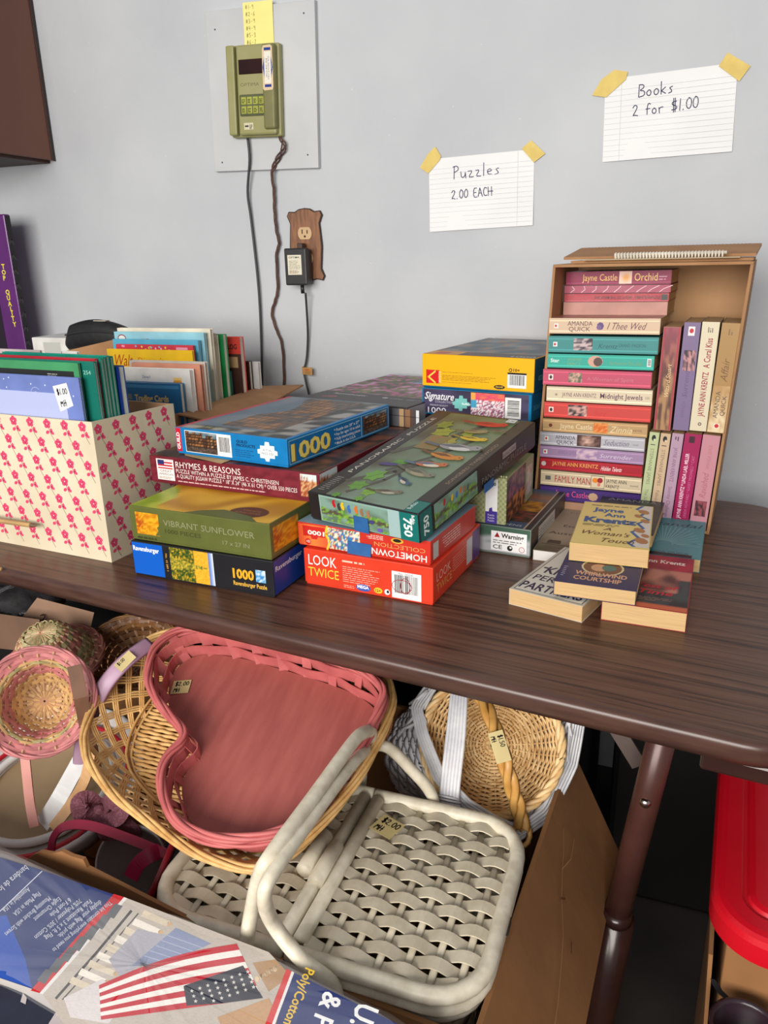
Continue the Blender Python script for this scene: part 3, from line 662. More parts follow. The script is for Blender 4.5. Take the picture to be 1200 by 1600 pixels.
p.build('front_print', PR, t, F['front'])
p = Print(L, H); p.rect(.15,.004,L-.002,H-.003,(90,50,120)); p.text('LOOK', .012, .028, .018, (240,180,160), width=.05); p.text('TWICE', .012, .013, .016, (230,160,90), width=.055); p.lines(.07,.02,.145,.042,6,(240,150,130),.35,6); p.rect(.125,.008,.148,.045,(210,206,210)); p.build('side_print', PR, t, F['right'])
done(t)
# 6 Hometown Collection, upside down
t = puzzle_box('puzzle_box', 'upside-down red Hometown Collection puzzle box in the middle stack', (-.263, -.768, .7925), -6.5, .196, .160, .0335, card('tomato_card', (206,50,36), .4))
F = faces(t); W, L, H = .196, .160, .0335
p = Print(W, H); p.art(W-.048,.002,W-.0015,H-.002,8,8,lambda u, v: mixc((214,60,40), (240,130,60), 1.3*u*0+1-abs(u-.5)*1.2)); p.poly([(W-.043,.004),(W-.008,.004),(W-.009,.019),(W-.020,.018),(W-.022,.022),(W-.030,.022),(W-.032,.018),(W-.043,.018)], (200,40,34)); p.text('1000', W-.042, .0100, .0085, (246,236,226), width=.026, bold=.03)
p.ell(W-.016,.0265,.0045,.0045,(200,40,34)); p.text('12+', W-.016, .0245, .005, (246,236,226), width=.006, align='c', bold=.02)
p.art(.100,.002,W-.047,H-.002,30,12,art_busytown); p.line([(W-.047,.001),(W-.044,.012),(W-.050,.022),(W-.046,.033)], .003, (246,200,60))
p.text('HOMETOWN', .005, .0205, .0125, (244,232,226), width=.078, bold=.01); p.text('COLLECTION', .007, .0115, .0082, (230,160,90), width=.072); p.ell(.046,.0062,.009,.0038,(230,170,60)); p.ell(.046,.0058,.006,.0024,(40,30,20)); p.lines(.066,.003,.090,.0095,3,(244,210,200),.4,3)
p.build('front_print', PR, t, F['front180'])
p = Print(L, H); p.lines(.06,.008,.125,.026,5,(236,190,180),.4,9); p.rect(.135,.006,.152,.028,(206,200,190)); p.build('side_print', PR, t, F['right180'])
p = Print(W, L); p.bg((150,180,196)); p.build('lid_print', PR, t, F['top'])
done(t)
# 7 panoramic bird puzzle, tilted, resting on the stack and on the box behind
black_c = card('charcoal_card', (36,34,36), .36)
PW, PL, PH = .171, .346, .041
t = puzzle_box('puzzle_box', 'long panoramic bird puzzle box lying tilted across the middle stack', (-.2711, -.783, .8268), -13.6, PW, PL, PH, black_c, tilt=8.18, bank=1.2)
F = faces(t); W, L, H = PW, PL, PH
p = Print(W, H); p.rect(.018,.002,.140,H-E_,(140,172,160)); p.art(.020,.003,.126,H-.004,40,16,art_birdside); p.rect(.126,.002,.143,H-E_,(160,188,186)); p.rect(.143,.0015,W-E_,H-E_,(22,112,106)); p.text('750', .149, .033, .0165, (240,246,244), width=.026, rot=-PI/2, bold=.03); p.text('Buffalo', .161, .038, .006, (230,240,238), width=.012, rot=-PI/2, bold=.02)
for x, y, c in ((.042,.030,(190,30,40)),(.050,.027,(60,60,60)),(.056,.029,(226,190,40)),(.066,.027,(60,110,180)),(.0775,.028,(214,110,40)),(.086,.026,(150,110,80)),(.096,.025,(160,120,90))):
    p.ell(x, y, .0026, .0052, c, 9, .25); p.ell(x+.0006, y+.005, .0018, .0018, c, 7)
p.ell(.10,.016,.004,.003,(70,70,130)); p.ell(.112,.007,.004,.003,(110,90,170)); p.build('front_print', PR, t, F['front'])
p = Print(L, H); p.rect(.0015,.0015,.030,H-E_,(22,104,98)); p.text('750', .022, .006, .0165, (235,242,240), width=.026, rot=PI/2, bold=.03); p.art(.036,.004,.152,H-.003,40,14,art_birdside)
for x, y, c in ((.062,.030,(190,30,40)),(.082,.028,(226,190,40)),(.094,.027,(60,110,180)),(.105,.029,(214,110,40)),(.115,.026,(150,110,80)),(.125,.025,(90,90,90))): p.ell(x, y, .003, .005, c, 9, -.25)
p.text('PANORAMIC PUZZLE', .165, .011, .013, (120,112,112), width=.145); p.rect(.23,.0235,.275,.034,(150,140,140)); p.text('BUFFALO GAMES', .232, .0255, .007, (48,44,46), width=.041); p.rect(.152,.002,.158,H-.002,(46,42,44)); p.build('side_print', PR, t, F['right'])
p = Print(W, L); p.art(.028,.003,.148,L-.006,36,50,art_birdsky)
p.rect(E_,E_,.027,L-E_,(52,48,46)); p.text('PANORAMIC  PUZZLE', .018, .075, .010, (206,200,190), width=.235, rot=PI/2); p.lines(.008,.012,.022,.06,9,(150,144,138),.3,5)
p.rect(.149,.034,W-E_,L-E_,(54,48,44)); p.rect(.149,.0015,W-E_,.033,(24,112,104)); p.text('Buffalo', .1545, .008, .008, (220,236,230), width=.02, rot=PI/2); p.text('SONGBIRD TWEETWOOD', .162, .09, .008, (150,130,110), width=.15, rot=PI/2)
for x0, y0, x1, y1, wd in ((.03,.05,.10,.15,.010),(.06,.10,.12,.24,.007),(.03,.16,.11,.31,.010),(.05,.02,.085,.12,.006)): p.line([(x0,y0),((x0+x1)/2+.008,(y0+y1)/2),(x1,y1)], wd, (84,82,72))
def leaf(cx, cy, s_, rot, c):
    o_ = []
    for i in range(12):
        a = 2*PI*i/12; rr = s_*(1.0 if i % 2 == 0 else .68)*(1.15 if i == 0 else 1); o_.append((cx+rr*math.cos(a+rot)*.8, cy+rr*math.sin(a+rot)))
    p.poly(o_, c); p.line([(cx-s_*.7*math.cos(rot), cy-s_*.7*math.sin(rot)), (cx+s_*.9*math.cos(rot), cy+s_*.9*math.sin(rot))], s_*.07, tuple(v*.75 for v in c))
def bird(cx, cy, s_, rot, body, wing, belly=None):
    ca, sa = math.cos(rot), math.sin(rot); P_ = lambda x, y: (cx+(x*ca-y*sa)*s_, cy+(x*sa+y*ca)*s_)
    p.poly([P_(-1.0,.06), P_(-1.9,.28), P_(-1.95,.02), P_(-1.0,-.2)], wing); p.ell(cx, cy, s_*1.0, s_*.42, body, 14, rot); hx, hy = P_(.95,.2); p.ell(hx, hy, s_*.36, s_*.33, body, 10)
    if belly: bx, by = P_(.2,-.14); p.ell(bx, by, s_*.6, s_*.24, belly, 10, rot)
    p.poly([P_(-1.2,.05), P_(-.1,.34), P_(.5,.14), P_(-.2,-.08)], wing); p.poly([P_(1.25,.25), P_(1.55,.14), P_(1.22,.1)], (60,56,50)); ex_, ey_ = P_(1.02,.26); p.ell(ex_, ey_, s_*.06, s_*.06, (15,15,15), 6)
leaf(.052,.042,.017,.4,(104,152,62)); leaf(.078,.030,.014,.9,(128,168,66)); leaf(.055,.078,.020,1.0,(110,160,66)); leaf(.062,.128,.015,.2,(96,146,56)); leaf(.043,.006,.008,0,(96,150,60)); leaf(.078,.008,.009,.8,(110,160,66)); leaf(.060,.255,.022,.6,(150,156,52)); leaf(.085,.225,.020,2.0,(160,150,60)); leaf(.047,.285,.018,1.2,(128,140,50)); leaf(.10,.262,.014,.5,(150,160,60))
p.art(.050,.185,.085,.24,8,10,lambda u, v: mixc((150,110,60), (120,120,80), .5+n2(u*5, v*5)))
p.ell(.052,.118,.016,.0055,(76,62,120),10,.2); bird(.100,.038,0.0162,.1,(126,116,96),(84,76,62),(176,170,150)); bird(.102,.076,0.0135,-.7,(70,96,120),(50,56,66),(200,190,176)); bird(.104,.106,0.0216,-.3,(130,128,108),(96,94,80),(160,150,120)); bird(.106,.136,0.0203,.1,(196,110,60),(96,110,140),(220,210,190)); bird(.110,.170,0.0230,-.2,(206,130,44),(110,70,40)); bird(.112,.205,0.0284,.0,(150,150,154),(96,100,110),(206,204,200)); bird(.115,.243,0.0189,-.1,(222,184,36),(140,120,40)); bird(.105,.270,0.0162,.1,(160,140,96),(110,92,64)); bird(.112,.305,0.0230,.0,(204,34,40),(150,24,34)); bird(.138,.285,0.0095,.1,(120,100,80),(90,70,56))
p.rect(.132,.322,.147,.336,(214,220,216)); p.hand('2.00', .1335,.326,.005,(120,120,130),.0007,.6); p.build('lid_print', PR, t, F['top'])
for (nm, fr, pts) in (('blue_tape', F['front'], [(.073,-.0005),(.096,-.001),(.096,.0205),(.0735,.021)]), ('blue_tape', F['right'], [(.166,-.003),(.196,-.003),(.196,.010),(.168,.010)])):
    obj(nm, MB().prism(pts, .0002, .0006, fr) if nm != 'blue_tape' else MB().prism(pts, .0022, .0026, fr), mat('blue_painters_tape', (36,96,156), 0.6, (30,86,144), 60, bump=.0002, bscale=300), t, label='strip of blue painter tape')
done(t)
one('tape_strip', MB().prism([(-.119,.0),(-.084,-.001),(-.083,.0170),(-.118,.0175)], .0010, .0014, (Vector((0,0,0)), FX, FZ, -FY)), mat('blue_painters_tape', (36,96,156), 0.6), 'loose strip of blue tape on the upside-down red box', 'tape', M=pose((-.263, -.768, .7925), -6.5))
# 8 flat box with Warning label
t = puzzle_box('puzzle_box', 'grey-green landscape puzzle box with a white Warning label', (-.171, -.576, TZ), -6, .190, .205, .0435, card('grey_green_card', (120,132,124), .3))
F = faces(t); W, L, H = .190, .205, .0435
p = Print(W, H); p.art(E_,.004,W-E_,H-.001,40,14,lambda u, v: mixc((176,178,182), (66,96,80), (v-.35)*2.2+.5*n2(u*6, v*5, 3))); 
x0 = W-.060; p.rect(x0,.006,x0+.054,.036,(244,244,244)); p.text('Warning', x0+.0155,.0265,.0095,(26,24,26),width=.034,bold=.03); p.poly([(x0+.005,.0265),(x0+.0135,.0265),(x0+.00925,.0345)], (150,30,40)); p.lines(x0+.003,.0175,x0+.051,.0245,2,(90,90,90),.35,3); p.text('CE', x0+.003,.0085,.009,(40,40,40),width=.014,bold=.01); p.ell(x0+.029,.0115,.0042,.0042,(30,30,30)); p.ell(x0+.030,.0125,.0018,.0016,(244,244,244)); p.ell(x0+.047,.0115,.0045,.0045,(190,110,110)); p.ell(x0+.047,.0115,.0036,.0036,(240,236,236))
p.build('front_print', PR, t, F['front'])
p = Print(L, H); p.art(E_,.003,L-E_,H-.001,30,8,lambda u, v: mixc((110,86,70), (60,66,70), .5+n2(u*8, v*4, 2))); p.rect(.04,.006,.135,.036,(206,204,200)); p.lines(.045,.010,.13,.032,5,(120,120,120),.3,7); p.build('side_print', PR, t, F['right'])
p = Print(W, L); p.art(.002,.030,W-.012,L-.002,40,40,lambda u, v: mixc((84,104,124), (150,96,70), 1-abs(v-.75)*5) if v > .62 else (mixc((120,80,26), (190,130,40), .5+1.2*n2(u*16, v*16, 1)) if v > .3 else mixc((40,44,30), (130,60,50), .4+n2(u*20, v*20, 2))))
p.rect(.002,.002,W-.014,.030,(62,84,110)); p.text('GARDENS', W-.070,.010,.011,(190,200,210),width=.052); p.rect(W-.0125,.002,W-.0105,L-.003,(196,170,150)); p.rect(W-.0105,.002,W-.002,L-.003,(56,48,46)); p.build('lid_print', PR, t, F['top'])
done(t)
# 9 box standing on edge on top of it
t = puzzle_box('puzzle_box', 'puzzle box standing on edge with green lattice pattern and white 1000 strip', (-.2105, -.5665, .7839), -4, .110, .160, .0712, card('lattice_card', (150,156,112), .45), gap=.0006)
F = faces(t); W, L, H = .110, .160, .0712
p = Print(W, H); p.rect(.001,.001,W-.001,H-.001,(158,162,120)); p.z += 1
for i in range(30):
    for j in range(18):
        p.poly([(.002+i*.0037,.002+j*.0041),(.0037+i*.0037,.004+j*.0041),(.002+i*.0037,.006+j*.0041),(.0003+i*.0037,.004+j*.0041)], (136,142,92) if (i+j) % 2 else (170,172,132), False)
x0 = W-.031; p.rect(x0,.018,x0+.018,H-.002,(240,240,240)); p.rect(x0,.001,x0+.018,.019,(70,52,150)); p.poly([(x0,.018),(x0+.005,.018),(x0+.006,.024),(x0+.010,.026),(x0+.011,.020),(x0+.018,.020),(x0+.018,.016),(x0,.016)], (70,52,150)); p.text('1000', x0+.009,H-.012,.0065,(60,60,60),width=.013,align='c',bold=.03)
for i in range(3): p.text('Puzzle', x0+.009,.0125-i*.0042,.004,(226,224,240),width=.010,align='c')
p.ell(.052,.022,.0045,.004,(30,30,30)); p.rect(.0485,.012,.0495,.021,(30,30,30)); p.rect(.0545,.012,.0555,.021,(30,30,30)); p.ell(.047,.026,.002,.002,(30,30,30)); p.rect(.058,.045,.068,.056,(50,90,160)); p.poly([(.064,.052),(.07,.05),(.07,.057)], (200,50,50)); p.build('front_print', PR, t, F['front'])
p = Print(L, H); p.art(.004,.002,L-.05,H-.002,30,20,lambda u, v: mixc((60,36,40), (196,120,60), .35+1.2*n2(u*10, v*9, 3)) if v < .5 else mixc((150,90,110), (70,60,80), .5+1.3*n2(u*14, v*10, 5))); p.rect(L-.05,.002,L-.001,H-.002,(150,160,130)); p.art(L-.042,.012,L-.012,H-.012,8,8,lambda u, v: mixc((200,206,200), (190,60,60), n2(u*6, v*6))); p.build('side_print', PR, t, F['right'])
done(t)
# 10 dark garden-window box at the back, with added support boxes beneath it
fl = thing('puzzle_box', 'added hidden grey puzzle box supporting the flower garden puzzle at the back', 'puzzle box', pose((-.455, -.37, TZ), -11), 'puzzle boxes on the table')
obj('tray', MB().rbox(-.198, .003, 0, -.002, .26, .07, .001), card('slate_card', (70,66,70)), fl); obj('lid', MB().rbox(-.20, 0, .003, 0, .265, .074, .001), card('slate_card', (70,66,70)), fl)
fl2 = thing('puzzle_box', 'assumed yellow-edged puzzle box, second support under the flower garden puzzle', 'puzzle box', pose((-.455, -.368, .8145), -11), 'puzzle boxes on the table')
obj('tray', MB().rbox(-.198, .003, 0, -.002, .26, .06, .001), card('mustard_card', (200,176,70)), fl2); obj('lid', MB().rbox(-.20, 0, .003, 0, .265, .0655, .001), card('mustard_card', (200,176,70)), fl2)
t = puzzle_box('puzzle_box', 'dark puzzle box with pink flowers and a blue window at the back', (-.420, -.391, .8805), -13, .238, .315, .036, card('dark_grey_card', (62,58,60)))
F = faces(t); W, L, H = .238, .315, .036
p = Print(W, L); p.art(.002,.085,W-.002,L-.002,60,50,art_garden); p.rect(.002,.002,W-.002,.085,(58,54,56)); p.text('Ravensburger', .035,.062,.012,(206,204,206),width=.075,bold=.02,shear=.1); p.ell(.05,.035,.012,.006,(170,80,110),10,.3); p.ell(.038,.03,.008,.005,(150,70,90)); p.ell(.152,.063,.006,.005,(200,200,205)); p.text('1000', .165,.058,.010,(190,188,190),width=.025); p.lines(.20,.055,.232,.068,2,(150,148,150),.5,5); p.build('lid_print', PR, t, F['top'])
p = Print(W, H); x = .128
for i, c in enumerate(((110,70,60),(206,120,70),(120,30,50),(60,56,60),(96,96,104),(84,80,84),(110,108,110),(196,160,120),(92,84,80),(150,110,80),(100,74,60),(80,76,80),(226,226,226))):
    wd = (.02,.022,.006,.004,.022,.006,.014,.009,.003,.010,.006,.006,.006)[i]; p.rect(x,.002,x+wd,H-.003,c); p.rect(x,.020,x+wd,.0215,tuple(v*.7 for v in c)); x += wd
p.ell(.160,.010,.012,.008,(190,50,90)); p.build('front_print', PR, t, F['front'])
p = Print(L, H); p.rect(.002,.002,.1,H-.002,(150,150,156)); p.rect(.1,.002,L-.002,H-.002,(90,88,92)); p.build('side_print', PR, t, F['right'])
done(t)
# 11, 12 Signature and Kodak, and the added support stack that lifts them
for i, (c, lb) in enumerate((((34,30,34), 'added black puzzle box at the foot of the support stack beside the carton'), ((40,36,44), 'added black support puzzle box second from the table beside the carton'), ((30,28,32), 'added black support puzzle box directly under the purple Signature box'))):
    t = puzzle_box('puzzle_box', lb, (-.222, -.352+.002*i, TZ+.0515*i), -5, .202, .28, .051, card('near_black_card%d' % i, c)); done(t)
t = puzzle_box('puzzle_box', 'purple and blue Signature collection puzzle box under the yellow one', (-.2135, -.364, .8955), -9.5, .202, .28, .0465, card('aqua_card', (20,120,170), .3))
F = faces(t); W, L, H = .202, .28, .0465
p = Print(W, H); p.art(.003,.003,W-.005,H-E_,40,8,lambda u, v: mixc((74,66,98), (50,44,66), .5+1.4*n2(u*3, v*5, 3)))
p.text('Signature', .005,.027,.018,(238,236,242),width=.056,shear=.3,bold=.015); p.text('COLLECTION', .026,.0215,.0055,(190,186,200),width=.036); p.text('PREMIUM QUALITY', .016,.0155,.004,(200,196,210),width=.035); p.text('1000', .012,.003,.0145,(236,234,240),width=.035)
jg = [(x*1.25-.132, y*1.0-.0005+.002) for x, y in jig]; jg = [((x-.066)*.72+.062, (y-.02)*.95+.022) for x, y in jg]
p.poly(jg, (120,196,190)); p.text('Buffalo', .0855,.021,.005,(240,246,244),width=.016,align='c',bold=.02); p.art(.094,.003,.155,H-.003,26,18,art_harbour); p.barcode(.156,.004,.184,.039,7,False); p.build('front_print', PR, t, F['front'])
p = Print(L, H); p.rect(.004,.004,L-.004,H-.004,(16,104,150)); p.text('SIGNATURE', .01,.018,.012,(90,180,210),width=.06); p.art(.12,.005,.26,H-.005,16,8,art_harbour); p.build('side_print', PR, t, F['right'])
done(t)
t = puzzle_box('puzzle_box', 'yellow and red puzzle box with blue sides on top of the back stack', (-.210, -.369, .9425), -11, .206, .278, .058, card('teal_blue_card', (16,92,128), .3), card('kodak_yellow_card', (244,178,8), .35))
F = faces(t); W, L, H = .206, .278, .058
p = Print(W, H); p.rect(E_,.004,W-E_,H-E_,(246,182,6)); p.rect(.008,.008,.034,.031,(216,30,30)); p.poly([(.010,.0185),(.0265,.0305),(.0265,.0275),(.0145,.0185),(.0265,.0095),(.0265,.008),(.0245,.008)], (246,182,6)); p.poly([(.0085,.0315),(.0115,.0315),(.0115,.0205),(.0085,.0205)], (216,30,30)); p.text('KODAK', .0325,.029,.006,(246,220,160),width=.020,rot=-PI/2,bold=.03)
p.poly([(.0115,.0195),(.0265,.031),(.0265,.0275),(.0150,.0188)], (246,214,90)); p.poly([(.0115,.0182),(.0265,.008),(.0265,.0105),(.0150,.0188)], (246,214,90))
p.lines(.039,.028,.120,.030,1,(120,90,20),.3,2); p.lines(.039,.015,.146,.025,4,(120,90,20),.28,3); p.lines(.039,.011,.10,.013,1,(120,90,20),.3,4); p.barcode(.160,.009,.193,.033,8); p.rect(.160,.031,.193,.034,(20,18,16)); p.text('10+', .170,.036,.0065,(40,34,20),width=.011,bold=.02); p.ell(.165,.038,.003,.003,(40,34,20)); p.ell(.165,.038,.0018,.0018,(246,182,6)); p.ell(.146,.009,.010,.0035,(40,30,40)); p.text('CRA-Z-ART', .146,.0078,.004,(240,200,60),width=.014,align='c',bold=.02); p.build('front_print', PR, t, F['front'])
p = Print(L, H); p.rect(.001,.003,L-.001,H-.001,(14,84,116)); p.rect(.06,.006,.13,H-.004,(70,40,60)); p.text('KODAK', .02,.02,.012,(150,200,210),width=.03); p.art(.14,.005,L-.01,H-.005,16,8,art_village); p.build('side_print', PR, t, F['right'])
p = Print(W, L); p.art(.002,.045,W-.002,L-.003,50,44,art_village); p.rect(.002,.002,.078,.048,(214,150,60)); p.rect(.066,.002,W-.002,.044,(66,60,66)); p.rect(.018,.010,.042,.036,(200,80,50)); p.text('ROSEART', .078,.018,.018,(170,90,76),width=.055,shear=.2); p.text('1000', .16,.008,.020,(190,190,194),width=.042,bold=.02); p.build('lid_print', PR, t, F['top'])
done(t)
# ================================================================== paperbacks
pages_m = mat('aged_page_edges', (212,178,128), 0.85, (194,158,110), 30, 3, stretch=(.6,.6,60), bump=.0003, bscale=40)
pages_light = mat('pale_page_edges', (232,222,202), 0.85, (210,198,176), 40, 3, stretch=(1,1,18), bump=.0003, bscale=60)
def book_mesh(Hh, Ww, Tt, ax, curl=0.0):
    """cover and page block; ax maps (along spine, away from spine, thickness) to local axes"""
    c = .0006; cov = MB(); pg = MB()
    def bx(m, a0, a1, b0, b1, t0, t1):
        P = [ax(a, b, t) for t in (t0, t1) for (a, b) in ((a0,b0),(a1,b0),(a1,b1),(a0,b1))]; m.hull(P)
    bx(cov, 0, Hh, 0, Ww, 0, c); bx(cov, 0, Hh, 0, Ww, Tt-c, Tt); bx(cov, 0, Hh, 0, c, c*.9, Tt-c*.9)
    bx(pg, .0006, Hh-.0006, c*.95, Ww-.0008, c*.95, Tt-c*.95)
    return cov, pg
def paperback(label, M, Hh, Ww, Tt, cover, ax, group, pages=None, name='paperback_book'):
    t = thing(name, label, 'book', M, group)
    cov, pg = book_mesh(Hh, Ww, Tt, ax)
    obj('cover', cov, cover, t); obj('page_block', pg, pages or pages_m, t)
    return t
AX_CARTON = lambda a, b, t: Vector((a, b, t))
AX_LOOSE = lambda a, b, t: Vector((b, a, t))
def cov(name, c): return mat('cover_'+name, tuple(v*.94 for v in c), .42, tuple(v*.86 for v in c), 25, 3, coat=.02, spec=.3)

# ------------------------------------------------------------------ book carton
CO = Vector((.0704, -.3941, TZ)); CY, CB = R(-5.56), R(-2.36)
c_ex = Vector((math.cos(CY), math.sin(CY), 0)); c_b = Vector((-math.sin(CY), math.cos(CY), 0))
c_a = math.cos(CB)*c_ex+math.sin(CB)*FZ; c_c = math.cos(CB)*FZ-math.sin(CB)*c_ex
CWd, CHt, CDp = .276, .404, .165
lean = c_c/ c_c.z                                   # up along the leaning walls, per unit of height
kraft = mat('kraft_board', (172,128,88), .85, (154,112,76), 14, 4, bump=.0003, bscale=90)
kraft_in = mat('kraft_inside', (186,146,106), .85, (168,128,90), 14, 4, stretch=(1,1,.2))
ct = thing('cardboard_carton', 'tall open cardboard carton standing on the table filled with paperbacks', 'carton', Matrix.Translation(CO) @ Matrix.Rotation(CY, 4, 'Z'))
lx = lean.dot(c_ex)                                  # sideways lean per height
def cbx(m, x0, x1, y0, y1, z0, z1):
    m.hull([Vector((x+lx*z, y, z)) for z in (z0, z1) for (x, y) in ((x0,y0),(x1,y0),(x1,y1),(x0,y1))])
th = .004
m = MB(); cbx(m, -CWd, -CWd+th, 0, CDp, 0, CHt); obj('left_wall', m, kraft, ct)
m = MB(); cbx(m, -th+.004, .004, 0, CDp, 0, CHt); obj('right_wall', m, kraft, ct)
m = MB(); cbx(m, -CWd+th, 0, CDp-th, CDp, 0, CHt); obj('back_wall', m, kraft_in, ct)
m = MB(); cbx(m, -CWd+th, 0, .001, CDp-th, 0, th); obj('bottom_wall', m, kraft_in, ct)
m = MB(); cbx(m, -CWd+th*.3, .003, -.002, .08, CHt-.004, CHt); cbx(m, -CWd+.02, .002, .03, CDp-.004, CHt+.0005, CHt+.0045); obj('top_flap', m, kraft, ct)
m = MB(); m.hull([Vector((x+lx*CHt, y, CHt+z)) for (x, y, z) in ((-CWd-.002,.075,.006),(.004,.075,.006),(.008,CDp,.020),(-CWd+.006,CDp,.020),(-CWd-.002,.075,.010),(.004,.075,.010),(.008,CDp,.024),(-CWd+.006,CDp,.024))]); obj('top_flap', m, kraft, ct)
m = MB()
for i in range(46): m.box(-CWd+.018+i*.0055+lx*CHt, CDp-.0005, CHt+.0205, -CWd+.0205+i*.0055+lx*CHt, CDp+.0007, CHt+.0242)
obj('corrugated_edge', m, mat('torn_kraft', (120,84,56), .9), ct, kind='stuff')
# spiral notebook lying between the flaps
nb = thing('spiral_notebook', 'white plastic comb-bound notebook lying on top of the carton', 'notebook', Matrix.Translation(CO) @ Matrix.Rotation(CY, 4, 'Z') @ Matrix.Translation((lx*CHt, .0, CHt+.0048)))
obj('cover', MB().rbox(-.235, .018, 0, -.015, .072, .0012, .0004, 1), mat('cream_cover', (206,186,152), .8), nb)
m = MB()
for i in range(34): m.tube([Vector((-.192+i*.0046, .052+.006*math.cos(a), .005+.005*math.sin(a))) for a in [2*PI*k/8 for k in range(8)]], .0011, closed=True, n=5)
m.tube([Vector((-.195, .056, .0075)), Vector((-.035, .056, .0075))], .0025, n=6)
obj('comb_binding', m, mat('white_plastic_comb', (238,230,216), .5), nb, True, kind='stuff')

def spine_art(c1, c2, sd): return lambda u, v: mixc(c1, c2, .5+1.2*n2(u*5, v*5, sd))
G1 = 'paperbacks stacked flat in the carton'; G2 = 'paperbacks standing upright in the carton'
# left s, bottom t, right-bottom t, right s, thickness, colour, label words
rows = [
 ('wed',      -.273, .290, -.107, .0235, (226,196,166), 'cream pink paperback titled I Thee Wed in the carton stack'),
 ('tealdark', -.272, .261, -.106, .0250, (66,146,146), 'dull teal paperback with small picture below the cream pink one'),
 ('teal',     -.271, .237, -.109, .0215, (56,178,160), 'bright turquoise paperback with round picture in the carton stack'),
 ('pink',     -.275, .210, -.109, .0245, (206,84,112), 'rose pink paperback sticking out of the carton stack'),
 ('jewels',   -.268, .1835, -.105, .0235, (230,214,184), 'cream paperback titled Midnight Jewels in the carton stack'),
 ('scarlet',  -.270, .1575, -.104, .0240, (214,72,66), 'scarlet paperback with portrait photo in the carton stack'),
 ('zinnia',   -.270, .1335, -.106, .0205, (196,160,112), 'tan paperback with orange flower picture in the carton stack'),
 ('seduct',   -.273, .1105, -.107, .0215, (190,188,196), 'silver grey paperback with woman portrait in the carton stack'),
 ('lilac',    -.271, .0895, -.106, .0195, (166,136,172), 'lilac paperback with faded portrait in the carton stack'),
 ('crimson',  -.269, .0695, -.106, .0185, (176,30,46), 'crimson paperback with gold lettering in the carton stack'),
 ('family',   -.266, .0425, -.104, .0250, (216,198,166), 'beige paperback titled Family Man in the carton stack'),
 ('castle',   -.265, .0175, -.103, .0230, (70,42,118), 'dark purple paperback second lowest in the carton stack'),
]
def carton_M(s, t, dep=0.0, tilt=0.0):
    return Matrix.Translation(CO+c_a*s+c_c*t+c_b*dep) @ Matrix.Rotation(CY, 4, 'Z') @ Matrix.Rotation(R(-tilt), 4, 'Y')
SP = {}
